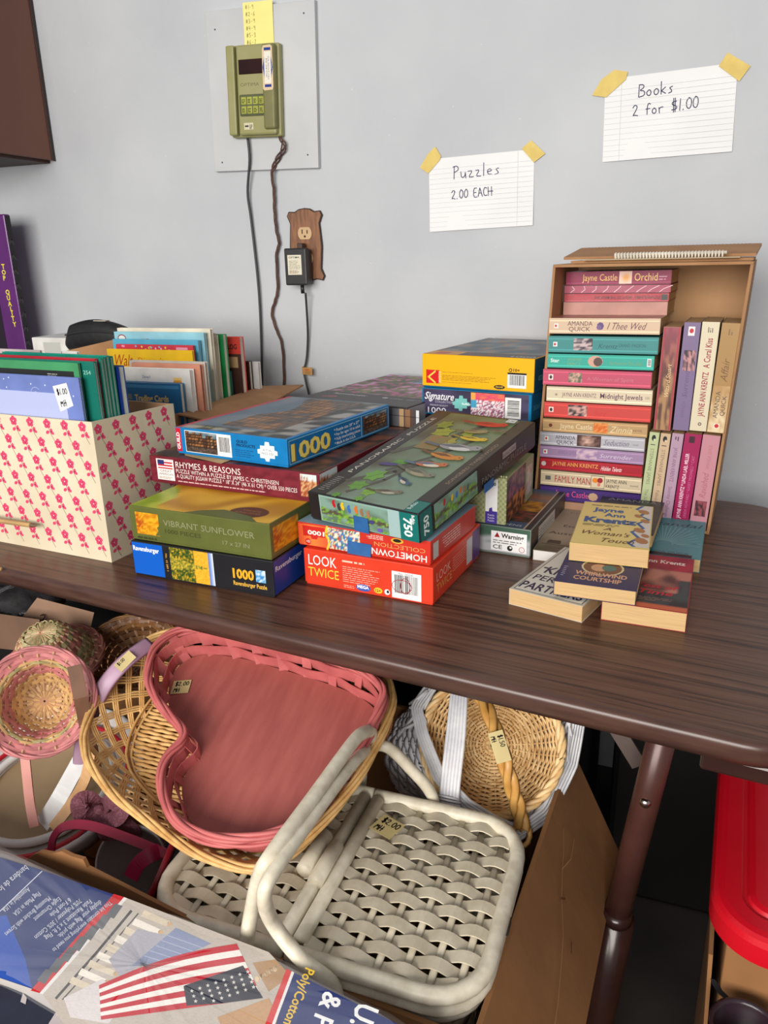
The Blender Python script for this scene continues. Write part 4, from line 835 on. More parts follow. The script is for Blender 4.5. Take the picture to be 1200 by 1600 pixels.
for k, s0, t0, s1, tk, colr, lb in rows:
    ln = s1-s0
    tl = .45
    bk_ = paperback(lb, carton_M(s0, t0, -.002 if k != 'pink' else -.006, tl), ln, .104, tk, cov(k, colr), AX_CARTON, G1)
    p = Print(ln, tk); p.rect(.0006,.0006,ln-.0006,tk-.0006,tuple(v*.93 for v in colr)); lg = tuple(min(255, v*1.12) for v in colr)
    p.rect(.001, tk*.12, ln-.001, tk*.2, lg); p.rect(.001, tk*.8, ln-.001, tk*.86, lg)
    def dot(x, c=(230,226,220), s_=.006): p.rect(x, tk*.5-s_*.6, x+s_*1.1, tk*.5+s_*.6, c); p.ell(x+s_*.45, tk*.5, s_*.28, s_*.34, (190,40,50))
    if k == 'wed':
        dot(.008); p.text('AMANDA', .029, tk*.52, .0098, (92,60,72), width=.038); p.text('QUICK', .031, tk*.16, .0098, (92,60,72), width=.033); p.ell(.079, tk*.5, .0055, .006, (96,70,120), 7); p.ell(.077, tk*.42, .004, .004, (120,90,140), 6); p.text('I Thee Wed', .089, tk*.3, .0145, (110,72,80), width=.055, shear=.35)
    elif k == 'tealdark':
        dot(.008); p.art(.040, tk*.15, .069, tk*.88, 10, 8, spine_art((200,180,180), (60,50,60), 3)); p.text('Krentz', .078, tk*.3, .010, (40,90,96), width=.028, shear=.3); p.text('GRAND PASSION', .108, tk*.4, .007, (44,96,100), width=.04)
    elif k == 'teal':
        p.text('Star', .005, tk*.4, .008, (220,236,230), width=.014, bold=.02); p.text('JAYNE ANN KRENTZ', .032, tk*.52, .006, (130,170,130), width=.022); p.text('KRENTZ', .032, tk*.22, .006, (130,170,130), width=.02); p.ell(.075, tk*.52, .0115, .0088, (206,160,140), 16); p.ell(.079, tk*.5, .007, .007, (90,70,66), 10); p.text('Serpent in Paradise', .096, tk*.32, .008, (120,160,120), width=.048, shear=.25); p.barcode(.152, tk*.25, .158, tk*.8, 3, False)
    elif k == 'pink':
        p.rect(.009, tk*.32, .0165, tk*.68, (232,220,216)); p.ell(.0127, tk*.5, .0022, .003, (60,50,50)); p.art(.041, tk*.2, .062, tk*.82, 8, 6, spine_art((216,170,150), (90,96,80), 5)); p.text('A Woman of Spirit', .070, tk*.36, .008, (196,120,136), width=.07)
    elif k == 'jewels':
        p.text('o', .014, tk*.4, .007, (80,60,70), bold=.02); p.text('JAYNE ANN KRENTZ', .025, tk*.36, .009, (110,70,90), width=.054); p.text('Midnight Jewels', .085, tk*.34, .0115, (100,66,88), width=.064, bold=.01); p.text('100', .153, tk*.4, .006, (150,120,110), width=.006)
    elif k == 'scarlet':
        p.rect(.008, tk*.34, .0155, tk*.68, (236,220,214)); p.ell(.0117, tk*.5, .0024, .003, (60,40,40)); p.art(.039, tk*.14, .069, tk*.88, 10, 8, spine_art((210,160,150), (50,46,50), 7)); p.text('Joy', .080, tk*.3, .009, (200,56,56), width=.02)
    elif k == 'zinnia':
        p.ell(.013, tk*.5, .003, .003, (110,50,40)); p.text('Jayne Castle', .028, tk*.32, .0115, (222,202,164), width=.052, bold=.01); p.art(.082, tk*.12, .104, tk*.9, 8, 6, spine_art((206,96,30), (226,150,80), 2)); p.text('Zinnia', .107, tk*.22, .0145, (226,206,160), width=.034, shear=.3); p.text('NOVEL', .143, tk*.4, .0045, (120,86,60), width=.014)
    elif k == 'seduct':
        dot(.008); p.text('AMANDA', .026, tk*.52, .009, (70,64,80), width=.032); p.text('QUICK', .028, tk*.14, .009, (70,64,80), width=.028); p.art(.061, tk*.08, .099, tk*.95, 12, 8, lambda u, v: mixc((226,186,170), (70,44,40), 2.2*math.hypot(u-.45, (v-.5)*.7)+.3*n2(u*6, v*5))); p.text('Seduction', .103, tk*.3, .0125, (110,100,120), width=.038, shear=.35); p.text('novel', .148, tk*.4, .0045, (120,116,126), width=.008)
    elif k == 'lilac':
        dot(.006); p.text('AMANDA QUICK', .030, tk*.38, .0085, (130,104,146), width=.030); p.art(.060, tk*.1, .093, tk*.9, 10, 6, spine_art((206,176,190), (150,120,160), 6)); p.text('Surrender', .097, tk*.32, .0095, (206,190,214), width=.05, shear=.3)
    elif k == 'crimson':
        p.ell(.006, tk*.5, .004, .004, (200,190,186)); p.text('JAYNE ANN KRENTZ', .020, tk*.42, .009, (218,150,80), width=.075, bold=.02); p.text('Hidden Talents', .099, tk*.3, .010, (236,196,196), width=.032, shear=.3, bold=.02)
    elif k == 'family':
        p.rect(.008, tk*.36, .017, tk*.64, (100,96,92)); p.text('FAMILY MAN', .024, tk*.26, .016, (168,34,48), width=.058); p.rect(.083, tk*.08, .105, tk*.92, (60,56,54)); p.rect(.0837, tk*.11, .1043, tk*.89, (214,196,166)); p.ell(.090, tk*.6, .005, .0042, (222,130,40)); p.ell(.0975, tk*.62, .0045, .0045, (150,30,36)); p.ell(.096, tk*.35, .0025, .0035, (206,120,100)); p.text('JAYNE ANN', .107, tk*.52, .0085, (40,36,44), width=.032); p.text('KRENTZ', .107, tk*.16, .0085, (40,36,44), width=.021); p.text('novel', .145, tk*.4, .005, (100,90,80), width=.012)
    elif k == 'castle':
        p.text('Jayne Castle', .026, tk*.34, .0145, (226,84,140), width=.054); p.ell(.088, tk*.5, .008, .007, (196,160,130), 8)
    p.build('spine_print', PR, bk_, (Vector((0,0,0)), FX, FZ, -FY))
    if k == 'wed':
        p = Print(ln, .104); p.art(.002,.002,ln-.002,.102,30,20,lambda u, v: mixc((206,150,136), (150,96,90), .5+1.5*n2(u*7, v*7, 3) if abs(n2(u*9, v*9, 5)) < .12 else .1+.2*n2(u*4, v*4))); p.build('cover_print', PR, bk_, (Vector((0,0,tk)), FX, FY, FZ))
bk_ = paperback('peach paperback lying lowest in the carton stack', carton_M(-.255, .0045, -.004, .6), .16, .104, .0125, cov('peach', (206,160,128)), AX_CARTON, G1)
# three set back on top, wrapped
top3 = [('redback', -.267, .3350, .160, .0120, (196,20,48), 'red paperback third from the top, wrapped in plastic'),
        ('wrapped', -.268, .3480, .162, .0115, (186,70,100), 'pink plastic-wrapped paperback second from the top'),
        ('orchid',  -.267, .3605, .160, .0205, (150,20,72), 'wine red paperback titled Orchid on top of the stack')]
sup = paperback('added dusty pink paperback set back as support under the top three', carton_M(-.267, .3142, .058, .4), .16, .1, .0200, cov('tanback', (206,152,138)), AX_CARTON, G1)  # added book that carries the top three
for k, s0, t0, ln, tk, colr, lb in top3:
    bk_ = paperback(lb, carton_M(s0, t0, .058, .4), ln, .1, tk, cov(k, colr), AX_CARTON, G1)
    p = Print(ln, tk); p.rect(.0006,.0006,ln-.0006,tk-.0006,tuple(v*.93 for v in colr))
    if k == 'orchid':
        p.rect(.001, tk*.1, ln-.001, tk*.18, (160,60,100)); p.text('Jayne Castle', .026, tk*.3, .0145, (234,196,110), width=.054); p.art(.083, tk*.06, .102, tk*.96, 8, 8, lambda u, v: mixc((226,150,60), (240,206,190), 2.2*math.hypot(u-.55, v-.5))); p.text('Orchid', .106, tk*.26, .0165, (236,206,120), width=.034); p.lines(.142, tk*.3, .155, tk*.7, 2, (200,150,170), .4)
    elif k == 'redback':
        p.text('STEPHANIE JAMES - NIGHT OF THE MAGICIAN', .148, tk*.66, .0062, (60,10,20), width=.1, rot=PI, bold=.02); p.rect(.149, tk*.15, .158, tk*.85, (44,52,50)); p.rect(.001, tk*.02, ln-.001, tk*.12, (220,90,110))
    else:
        for i in range(9): p.line([(.01+i*.017, tk*.1), (.016+i*.017, tk*.5), (.012+i*.019, tk*.9)], .0012, (226,190,200), i == 0)
    p.build('spine_print', PR, bk_, (Vector((0,0,0)), FX, FZ, -FY))
    if k == 'orchid':
        p = Print(ln, .1); p.art(.002,.002,ln-.002,.098,20,14,lambda u, v: mixc((96,56,44), (36,24,24), .5+1.4*n2(u*6, v*6, 8))); p.build('cover_print', PR, bk_, (Vector((0,0,tk)), FX, FY, FZ))
film = mat('clear_shrink_wrap', (235,235,240), .08, alpha=.06)
wr = MB(); Mw = carton_M(-.269, .3345, .0545, .4)
pts = []
for i in range(13):
    for j in range(5):
        pts.append(Mw @ Vector((i*.0135, -.0025+.0015*rnd(i, j, 5), j*.0065+.001*rnd(i, j, 6))))
wr.add(pts, [(i*5+j, (i+1)*5+j, (i+1)*5+j+1, i*5+j+1) for i in range(12) for j in range(4)])
one('plastic_wrap', wr, film, 'clear crinkled plastic wrap around the top paperbacks in the carton', 'plastic wrap', smooth=True)
# upright books: s of left bottom, t of bottom, thickness, height
ups = [('sunsetspine', -.0985, .155, .0245, .155, (170,110,96), 'up', 'paperback with painted landscape spine, leftmost of the upper upright row', -1.6),
       ('mauve', -.0705, .158, .0225, .160, (132,112,152), 'up', 'mauve paperback with red heart logo in the upper upright row', -1.6),
       ('coral', -.0468, .160, .0235, .160, (232,220,190), 'up', 'cream paperback titled A Coral Kiss in the upper upright row', -1.4),
       ('affair', -.0226, .160, .0245, .160, (180,140,84), 'up', 'gold paperback titled Affair, rightmost in the upper upright row', -.6),
       ('mint', -.1035, .005, .0145, .146, (196,206,158), 'down', 'pale green thin paperback, leftmost of the lower upright row', .2),
       ('apricot', -.0870, .005, .0145, .146, (214,184,150), 'down', 'apricot thin paperback beside the pale green one', .2),
       ('lavender', -.0705, .005, .0165, .148, (190,156,178), 'down', 'lavender paperback in the lower upright row', .2),
       ('magenta', -.0525, .005, .0240, .150, (168,16,86), 'up', 'magenta paperback in the lower upright row', .2),
       ('rosepink', -.0265, .005, .0245, .151, (206,142,154), 'up', 'rose pink paperback titled Ravished, rightmost of the lower row', .0)]
for k, s0, t0, tk, hh, colr, dr, lb, extra in ups:
    O_ = CO+c_a*s0+c_c*t0
    Lm = Matrix.Rotation(R(extra), 4, c_b)
    if dr == 'up': Mx = frame(O_+c_a*tk, c_c, c_b, -c_a)
    else: Mx = frame(O_+c_c*hh, -c_c, c_b, c_a)
    Mx = Matrix.Translation(O_) @ Lm @ Matrix.Translation(-O_) @ Mx
    bk_ = paperback(lb, Mx, hh, .102, tk, cov(k, colr), AX_CARTON, G2)
    p = Print(hh, tk); p.rect(.0006,.0006,hh-.0006,tk-.0006,tuple(v*.93 for v in colr))
    if k == 'sunsetspine':
        p.art(.001,.001,hh-.001,tk-.003,36,8,lambda u, v: mixc(mixc((170,130,90), (90,60,50), .5+1.4*n2(u*9, v*4, 3)), (150,66,84), max(0, u-.45)*1.6)); p.text('Wizard Stuart', .05,.008,.009,(226,196,150),width=.05,shear=.3); p.rect(.001,tk-.003,hh-.001,tk-.001,(170,40,70)); p.rect(.001,.001,hh-.001,.003,(176,44,72))
    elif k == 'mauve':
        p.text('Surrender', .05,.008,.010,(96,80,120),width=.05,shear=.3); p.text('AMANDA', .02,.009,.007,(110,92,130),width=.025); p.art(.090,.002,.120,tk-.004,10,8,spine_art((196,140,140), (60,44,60), 3)); p.rect(.141,.007,.154,.016,(232,226,226)); p.ell(.148,.0115,.0035,.003,(190,40,50))
    elif k == 'coral':
        p.text('JAYNE ANN KRENTZ', .022,.0068,.0115,(150,34,56),width=.066,bold=.015); p.text('A Coral Kiss', .094,.0068,.0125,(150,34,56),width=.043,bold=.015); p.text('o', .008,.008,.010,(80,50,60),bold=.02); p.lines(.145,.008,.153,.016,3,(110,96,90),.5)
    elif k == 'affair':
        p.art(.001,.001,.07,tk-.001,16,8,lambda u, v: mixc((226,206,170), (180,140,90), u*1.1+.5*n2(u*6, v*5, 2))); p.rect(.007,.008,.014,.016,(232,220,200)); p.ell(.0105,.012,.003,.003,(190,40,50)); p.text('AMANDA', .022,.013,.009,(80,70,64),width=.04); p.text('QUICK', .026,.004,.009,(80,70,64),width=.03); p.text('Affair', .076,.007,.014,(120,84,50),width=.032,shear=.35); p.lines(.143,.009,.152,.016,2,(130,100,60),.5)
    elif k in ('mint', 'apricot'):
        p.ell(.009,.007,.005,.0032,(30,30,34),8); p.ell(.012,.0085,.0022,.002,colr,6); p.rect(.019,.0035,.0202,.0105,(40,40,44)); p.text('STEPHANIE JAMES', .026,.0045,.0075,tuple(v*.62 for v in colr),width=.058); p.text('The Silver Snare' if k == 'mint' else 'Fabulous Beast', .092,.0045,.007,tuple(v*.66 for v in colr),width=.045)
    elif k == 'lavender':
        p.lines(.005,.005,.012,.012,2,(90,60,90),.5); p.text('JAYNE ANN KRENTZ', .022,.0055,.008,(120,84,116),width=.055); p.text('Stormy Challenge', .085,.0055,.008,(126,90,120),width=.05)
    elif k == 'magenta':
        p.text('JAYNE ANN KRENTZ * LINDA LAEL MILLER', .014,.0135,.0075,(240,206,222),width=.105,bold=.015); p.text('LINDA HOWARD * KASEY MICHAELS * CAIT', .016,.0050,.006,(206,100,150),width=.1); p.rect(.136,.009,.146,.017,(60,20,40))
    else:
        p.art(.022,.004,.047,.0205,10,8,spine_art((150,70,80), (50,26,34), 4)); p.text('Ravished', .052,.008,.013,(170,96,112),width=.038,shear=.3); p.text('AMANDA QUICK', .098,.009,.007,(176,110,124),width=.038)
    p.build('spine_print', PR, bk_, (Vector((0,0,0)), FX, FZ, -FY))

# ------------------------------------------------------------------ loose paperbacks in front of the carton
G3 = 'loose paperbacks lying before the carton'
def loose(label, corner, yaw, W, L, T, colr, tilt=0, bank=0, pages=None):
    return paperback(label, pose(corner, yaw, tilt, bank) @ Matrix.Translation((-W,0,0)), L, W, T, cov('%d_%d_%d' % colr, colr), AX_LOOSE, G3, pages)
# big grey-brown hardback
t = loose('grey-brown book with a small farmhouse on its cover beside the Warning box', (-.055, -.585, TZ), -3, .112, .205, .016, (150,136,116), pages=mat('white_pages', (226,222,218), .8))
W, L = .112, .205
p = Print(W, L); p.art(.001,.001,W-.001,L-.001,20,24,lambda u, v: mixc((92,84,62), (164,148,126), (v-.06)*5+.3*n2(u*5, v*8, 3)))
p.text('ELLIE MIDWOOD', .02,.182,.0075,(120,104,90),width=.07); p.text('The Girl Who', .04,.148,.012,(64,52,46),width=.06); p.text('Escaped from', .022,.112,.0145,(64,52,46),width=.078); p.text('Auschwitz', .006,.076,.0155,(60,48,42),width=.078); p.rect(.012,.034,.032,.044,(70,60,46)); p.rect(.013,.044,.031,.048,(56,48,40)); p.rect(.005,.029,.10,.031,(70,62,44)); p.build('cover_print', PR, t, (Vector((0,0,.016)), FX, FY, FZ))
# Perfect Partners
t = loose('white paperback titled Perfect Partners, lying lowest at the left', (-.076, -.7615, TZ), -15.5, .097, .172, .0215, (222,216,200))
W, L = .097, .172
p = Print(W, L); p.rect(.004,.004,W-.003,L-.003,(60,56,66)); p.rect(.005,.005,W-.004,L-.004,(226,220,206))
for i, (s_, wd, x) in enumerate((('JAYNE', .07, .02), ('ANN', .05, .024), ('KRENTZ', .075, .014))): p.text(s_, x, .136-i*.033, .033, (52,44,78), width=wd, bold=.02)
p.text('PERFECT', .010,.044,.024,(52,44,78),width=.072,bold=.01); p.text('PARTNERS', .006,.012,.030,(52,44,78),width=.083,bold=.02); p.rect(.008,.084,.014,.088,(40,40,50)); p.build('cover_print', PR, t, (Vector((0,0,.0215)), FX, FY, FZ))
# red romance
t = loose('red paperback with an embracing couple, lying lowest at the right', (.040, -.751, TZ), -3, .096, .176, .0245, (160,40,50))
W, L = .096, .176
p = Print(W, L); p.art(.001,.001,W-.001,L-.001,24,36,lambda u, v: (200,96,62) if v < .07 else (mixc((52,66,66), (30,36,40), .5+n2(u*6, v*6)) if v < .30 or (v < .55 and abs(u-.55) > .3) else (mixc((186,120,100), (86,50,44), .5+1.4*n2(u*4, v*6, 5)) if v < .72 else mixc((170,36,54), (140,24,44), .5+n2(u*5, v*5)))))
p.text('Jayne Ann Krentz', -.002+.006,.148,.0165,(236,214,200),width=.082,bold=.03); p.text('Test of', .03,.062,.017,(190,30,44),width=.05,shear=.3,bold=.02); p.text('Time', .034,.042,.018,(196,34,46),width=.042,shear=.3,bold=.02); p.lines(.012,.022,.08,.034,3,(150,110,100),.35); p.build('cover_print', PR, t, (Vector((0,0,.0245)), FX, FY, FZ))
# teal Scandal
t = loose('teal paperback with radiating rays at the right edge of the pile', (.058, -.560, TZ), -3.5, .098, .176, .019, (76,146,152))
W, L = .098, .176
p = Print(W, L); p.rect(.0008,.0008,W-.0008,L-.0008,(74,142,148)); p.rect(.001,.001,W-.012,.012,(20,22,24)); p.z += 1
for i in range(24):
    a = -.15+i*.145; p.line([(.045+.012*math.cos(a), .05+.012*math.sin(a)), (.045+.05*math.cos(a), .05+.09*abs(math.sin(a)))], .0009, (130,186,186), False)
p.text('Scandal', .012,.132,.024,(30,72,86),width=.078,shear=.3); p.text('AMANDA QUICK', .012,.012,.010,(36,84,96),width=.07); p.build('cover_print', PR, t, (Vector((0,0,.019)), FX, FY, FZ))
# dark Amanda under
t = loose('dark slate paperback lettered Amanda, mostly hidden under the yellow one', (-.006, -.548, .7653), -4, .096, .170, .0185, (54,54,66), tilt=0)
W, L = .096, .170
p = Print(W, L); p.art(.001,.001,W-.001,L-.001,16,20,lambda u, v: mixc((60,60,72), (40,40,50), .5+1.3*n2(u*8, v*10, 2))); p.text('AMANDA', .012,.146,.016,(150,146,150),width=.074); p.build('cover_print', PR, t, (Vector((0,0,.0185)), FX, FY, FZ))
# Whirlwind Courtship
t = loose('navy blue paperback titled Whirlwind Courtship in the loose pile', (-.0175, -.750, .7655), -2, .096, .172, .0185, (44,46,92))
W, L = .096, .172
p = Print(W, L); p.rect(.0008,.0008,W-.0008,L-.0008,(42,44,88)); p.ell(.050,.060,.026,.026,(206,196,150),20); p.ell(.050,.060,.0235,.0235,(110,70,60),20); p.ell(.046,.058,.010,.012,(196,150,120)); p.ell(.058,.060,.009,.010,(60,110,110)); p.text('WHIRLWIND', .020,.030,.0165,(214,160,132),width=.062,bold=.03); p.text('COURTSHIP', .020,.014,.0165,(214,160,132),width=.057,bold=.03); p.lines(.004,.02,.009,.055,6,(180,176,196),.3); p.build('cover_print', PR, t, (Vector((0,0,.0185)), FX, FY, FZ))
# A Woman's Touch
t = loose('yellow paperback titled A Womans Touch on top of the loose pile', (-.008, -.676, .7850), 0.5, .097, .180, .0242, (226,200,122))
W, L = .097, .180
p = Print(W, L); p.rect(.001,.001,W-.001,L-.001,(232,206,128))
edge = [(.097-.0015,.178),(.074,.178),(.066,.16),(.080,.15),(.072,.132),(.084,.118),(.070,.098),(.078,.080),(.064,.062),(.074,.040),(.062,.018),(.070,.006),(.0955,.006)]
p.poly([(x+.006 if x < .09 else x, y) for x, y in edge], (58,98,150)); p.poly([(x+.011 if x < .09 else x, y) for x, y in edge], (216,206,196))
for x, y, s_ in ((.085,.15,.007),(.088,.11,.006),(.082,.07,.007),(.086,.03,.008),(.078,.13,.005),(.090,.05,.005)): p.ell(x, y, s_, s_*1.5, (176,120,76), 9, .4)
p.lines(.012,.164,.07,.169,1,(70,80,90),.5); p.text('Jayne', .016,.138,.023,(44,98,150),width=.042,bold=.03); p.text('Ann', .033,.117,.021,(44,98,150),width=.028,bold=.03); p.text('Krentz', .008,.089,.030,(36,90,146),width=.070,bold=.05); p.lines(.008,.074,.058,.084,2,(90,80,60),.35)
p.text('A', .036,.058,.016,(96,64,44),shear=.3); p.text("Woman's", .007,.038,.021,(96,64,44),width=.062,shear=.3); p.text('Touch', .034,.013,.021,(96,64,44),width=.042,shear=.3); p.build('cover_print', PR, t, (Vector((0,0,.0242)), FX, FY, FZ))
# ================================================================== left end of the table
# ------------------------------------------------------------------ flowered cardboard box
FBM = pose((-.7565, -.7713, TZ), -5.0)
FW, FD, FH = .34, .172, .2115
floral = mat('cream_wrapping_paper', (220,208,182), .7, (208,194,166), 10, 3, bump=.0003, bscale=60)
fb = thing('flowered_box', 'cream cardboard box printed with pink flower sprigs', 'box', FBM @ Matrix.Translation((-FW,0,0)))
w_ = .003
obj('front_wall', MB().box(0, 0, 0, FW, w_, FH), floral, fb)
m = MB(); m.hull([Vector(q) for q in ((FW-w_,w_,0),(FW,w_,0),(FW,FD,0),(FW-w_,FD,0),(FW-w_,w_,FH),(FW,w_,FH),(FW,FD,FH-.004),(FW-w_,FD,FH-.004))]); obj('right_wall', m, floral, fb)
obj('back_wall', MB().box(0, FD-w_, 0, FW-w_, FD, FH-.004), kraft_in, fb); obj('left_wall', MB().box(0, w_, 0, w_, FD-w_, FH), kraft_in, fb); obj('bottom', MB().box(w_, w_, 0, FW-w_, FD-w_, w_), kraft_in, fb)
def sprig(p, x, y, s_):
    c = (222,72,112)
    for a in (20, 92, 164, 236, 308): p.ell(x+.0042*s_*math.cos(R(a)), y+.0042*s_*math.sin(R(a)), .0034*s_, .0034*s_, c, 8, up=False)
    p.line([(x+.001*s_, y-.003*s_), (x+.005*s_, y-.015*s_), (x+.010*s_, y-.024*s_)], .0007*s_, (120,90,70), False)
    p.ell(x-.001*s_, y-.0125*s_, .0040*s_, .0026*s_, c, 8, .5, False); p.ell(x+.0078*s_, y-.0128*s_, .0040*s_, .0026*s_, c, 8, -.4, False); p.ell(x+.0065*s_, y-.0095*s_, .0026*s_, .0032*s_, c, 7, 0, False)
def sprigs(w0, h0):
    p = Print(w0, h0); p.z += 1; j = 0; y = h0-.008
    while y > .022:
        x = .010+(.017 if j % 2 else 0)
        while x < w0-.010: sprig(p, x, y-.0, 1.02); x += .0345
        y -= .0285; j += 1
    return p
sprigs(FW, FH).build('front_print', PM, fb, (Vector((0,0,0)), FX, FZ, -FY)); sprigs(FD, FH-.004).build('side_print', PM, fb, (Vector((FW,0,0)), FY, FZ, FX))
one('tape_strip', MB().rbox(0,0,0,.07,.0006,.002,.0002), mat('clear_tape_edge', (200,180,140), .3), 'thin strip stuck along the lower rim of the flowered box front', 'tape', M=FBM @ Matrix.Translation((-.20, -.0012, .004))) if False else None
# pencil leaning at the box front
def pencil(a, b, nm, lb):
    d = (b-a); t = thing(nm, lb, 'pencil', Matrix.Translation(a))
    obj('shaft', MB().tube([Vector((0,0,0)), d*.9], .0038, n=6), mat('bare_wood', (196,156,104), .6, (170,130,84), 30), t)
    obj('tip', MB().tube([d*.9, d*.97, d], .0038, n=6, taper=[1,.5,.12]), mat('pencil_tip', (110,84,60), .6), t)
shelf = thing('wooden_strip', 'thin pale wooden stick lying against the front of the flowered box', 'stick', Matrix.Translation(on_z(-20, 893, TZ)+Vector((0,0,.003))))
obj('stick_body', MB().tube([Vector((0,0,0)), on_z(3, 892, TZ)-on_z(-20, 893, TZ)], .003, n=8), mat('bare_wood', (196,156,104), .6), shelf, True)
pb = on_y(58, 822, -.7745); pa = on_y(-40, 808, -.772)
pencil(pa, pb, 'pencil', 'natural wood pencil stuck to the front of the flowered box')

# ------------------------------------------------------------------ stationery in the flowered box
FBI = (FBM @ Matrix.Translation((-FW,0,0)))
def local_px(px, py, yl):
    P0 = FBI @ Vector((0,yl,0)); n = FBI.to_3x3() @ FY
    return FBI.inverted() @ on_pl(px, py, P0, n)
def folder(label, px, py, yl, wd, th_, colr, cat='folder', tilt=0, m_=None, name='folder', grp='stationery standing in the flowered box', rough=.3):
    q = local_px(px, py, yl); h = q.z-w_-.001
    M = FBI @ Matrix.Translation((q.x-wd, yl, w_+.0005)) @ Matrix.Rotation(R(tilt), 4, 'X')
    t = thing(name, label, cat, M, grp)
    obj('cover', MB().box(0, 0, 0, wd, .0006, h).box(0, th_-.0006, 0, wd, th_, h), m_ or mat('stat_%d_%d_%d' % colr, colr, rough, coat=.4), t)
    obj('sheets', MB().box(.001, .0008, 0, wd-.0015, th_-.0008, h-.002), mat('pale_sheets', (206,214,206), .7), t)
    return t, wd, h
t, wd, h = folder('periwinkle blue stationery folder with white swirls and a price label', 122, 590, .008, .215, .004, (112,130,196))
p = Print(wd, h); p.z += 1; rd = random.Random(4)
for i in range(13):
    cx, cy, r0 = rd.uniform(.01, wd-.02), rd.uniform(h-.085, h-.006), rd.uniform(.006, .012)
    p.line([(cx+r0*(1-k/20)*math.cos(k*.55+i), cy+r0*(1-k/20)*math.sin(k*.55+i)) for k in range(20)], .0006, (186,196,232), False)
for i in range(22): p.ell(rd.uniform(.005, wd-.005), rd.uniform(h-.085, h-.005), .0012, .0012, (222,226,244), 6, up=False)
p.rect(.0, h-.090, wd-.030, h-.024, (178,186,226)); p.rect(0,h-.0895,wd,h-.0855,(60,60,66))
p.poly([(wd-.054,h-.030),(wd-.028,h-.008),(wd-.018,h-.034),(wd-.048,h-.044)], (236,238,240)) if False else p.poly([(wd-.052,h-.014),(wd-.024,h-.008),(wd-.017,h-.040),(wd-.044,h-.050)], (238,240,242))
p.hand('$1.00', wd-.045,h-.026,.008,(24,24,28),.0013,.62,.12); p.hand('MH', wd-.040,h-.043,.0085,(24,24,28),.0014,.75,.2); p.build('cover_print', PR, t, (Vector((0,0,0)), FX, FZ, -FY))
t, wd, h = folder('green stationery pad with black title bar behind the blue folder', 121, 567, .0165, .21, .004, (64,150,96))
p = Print(wd, h); p.rect(.0,h-.028,wd-.010,h-.012,(36,38,38)); p.rect(.04,h-.034,wd-.065,h-.022,(236,236,236)); p.text('Stationery', .09,h-.031,.0105,(190,40,50),width=.05,bold=.02); p.text('CAPIER', wd-.036,h-.0265,.008,(230,230,230),width=.024); p.lines(wd-.062,h-.028,wd-.042,h-.015,5,(200,200,200),.3); p.ell(.035,h-.014,.010,.008,(226,220,206)); p.ell(.028,h-.012,.007,.009,(210,170,110)); p.build('cover_print', PR, t, (Vector((0,0,0)), FX, FZ, -FY))
for i, (px, py, yl, colr, lb) in enumerate((
    (146, 565, .0235, (18,112,98), 'teal folder marked 254, frontmost of the teal row'), (148, 560.5, .0320, (176,28,44), 'red folder standing among the teal folders'),
    (156.5, 560, .0385, (16,132,112), 'second teal folder, just behind the red one'), (161, 558, .0455, (14,122,104), 'third teal folder in the flowered box'),
    (166, 555.5, .0520, (16,136,116), 'tallest teal folder, fourth in the flowered box'), (172, 556.5, .0590, (14,126,106), 'rearmost teal folder, leaning, in the flowered box'))):
    t, wd, h = folder(lb, px, py, yl, .205+.002*i, .0052, colr)
    if i == 0:
        p = Print(wd, h); p.rect(.001,.001,wd-.001,h-.001,(18,108,94)); p.text('254', wd-.022,h-.018,.008,(150,196,186),width=.014); p.build('cover_print', PR, t, (Vector((0,0,0)), FX, FZ, -FY))
t, wd, h = folder('dark blue book with pale band behind the teal folders', 185, 572, .0680, .10, .011, (24,48,120), 'book', name='picture_book')
t, wd, h = folder('manila card divider rising behind the green pad at the left', 108, 552.5, .0585+.024, .03, .002, (226,196,140), 'card', name='card_divider')
t, wd, h = folder('grey-pink folder at the back left of the flowered box', 62, 547, .090, .10, .004, (196,180,182))
t, wd, h = folder('white envelope pack at the back of the flowered box', 120, 549, .100, .032, .004, (232,230,228), 'envelope', name='envelope_pack')
# plastic sleeve lying in the box
q0 = FBI @ Vector((FW-.10, .085, FH-.05))
one('plastic_sleeve', MB().box(-.03, .0, 0, .085, .07, .004), mat('milky_plastic', (214,212,216), .2, alpha=.75), 'clear plastic sleeve lying at the right inside the flowered box', 'sleeve', M=FBI @ Matrix.Translation((FW-.095, .09, FH-.055)) @ Matrix.Rotation(R(8), 4, 'X'))

# ------------------------------------------------------------------ brown box with children's books
bxm = mat('kraft_board', (172,128,88), .85)
BX0, BX1, BY0, BY1, BH = -1.155, -.842, -.455, -.125, .158
bb = thing('brown_box', 'open brown cardboard box of picture books behind the flowered box', 'carton', (BX0, BY0, TZ))
bw, bd = BX1-BX0, BY1-BY0
obj('front_wall', MB().box(0,0,0,bw,.004,BH), bxm, bb); obj('back_wall', MB().box(0,bd-.004,0,bw,bd,BH), bxm, bb); obj('left_wall', MB().box(0,.004,0,.004,bd-.004,BH), bxm, bb); obj('right_wall', MB().box(bw-.004,.004,0,bw,bd-.004,BH), bxm, bb); obj('bottom', MB().box(.004,.004,0,bw-.004,bd-.004,.004), bxm, bb)
o_ = Vector((BX0,BY0,TZ))
fa, fc = Vector((BX1, BY0+.002, TZ+BH+.001)), Vector((BX1, BY1-.01, TZ+BH+.001))
ff = Vector((BX1+.068, BY1+.055, TZ+BH-.004)); fn_ = Vector((BX1+.09, BY0+.03, TZ+BH-.022))
def slab(m, q, th_): m.hull([v-Vector((0,0,th_)) for v in q]+list(q))
m = MB(); slab(m, [v-o_ for v in (fa, fn_, ff, fc)], .003); obj('flap', m, bxm, bb)
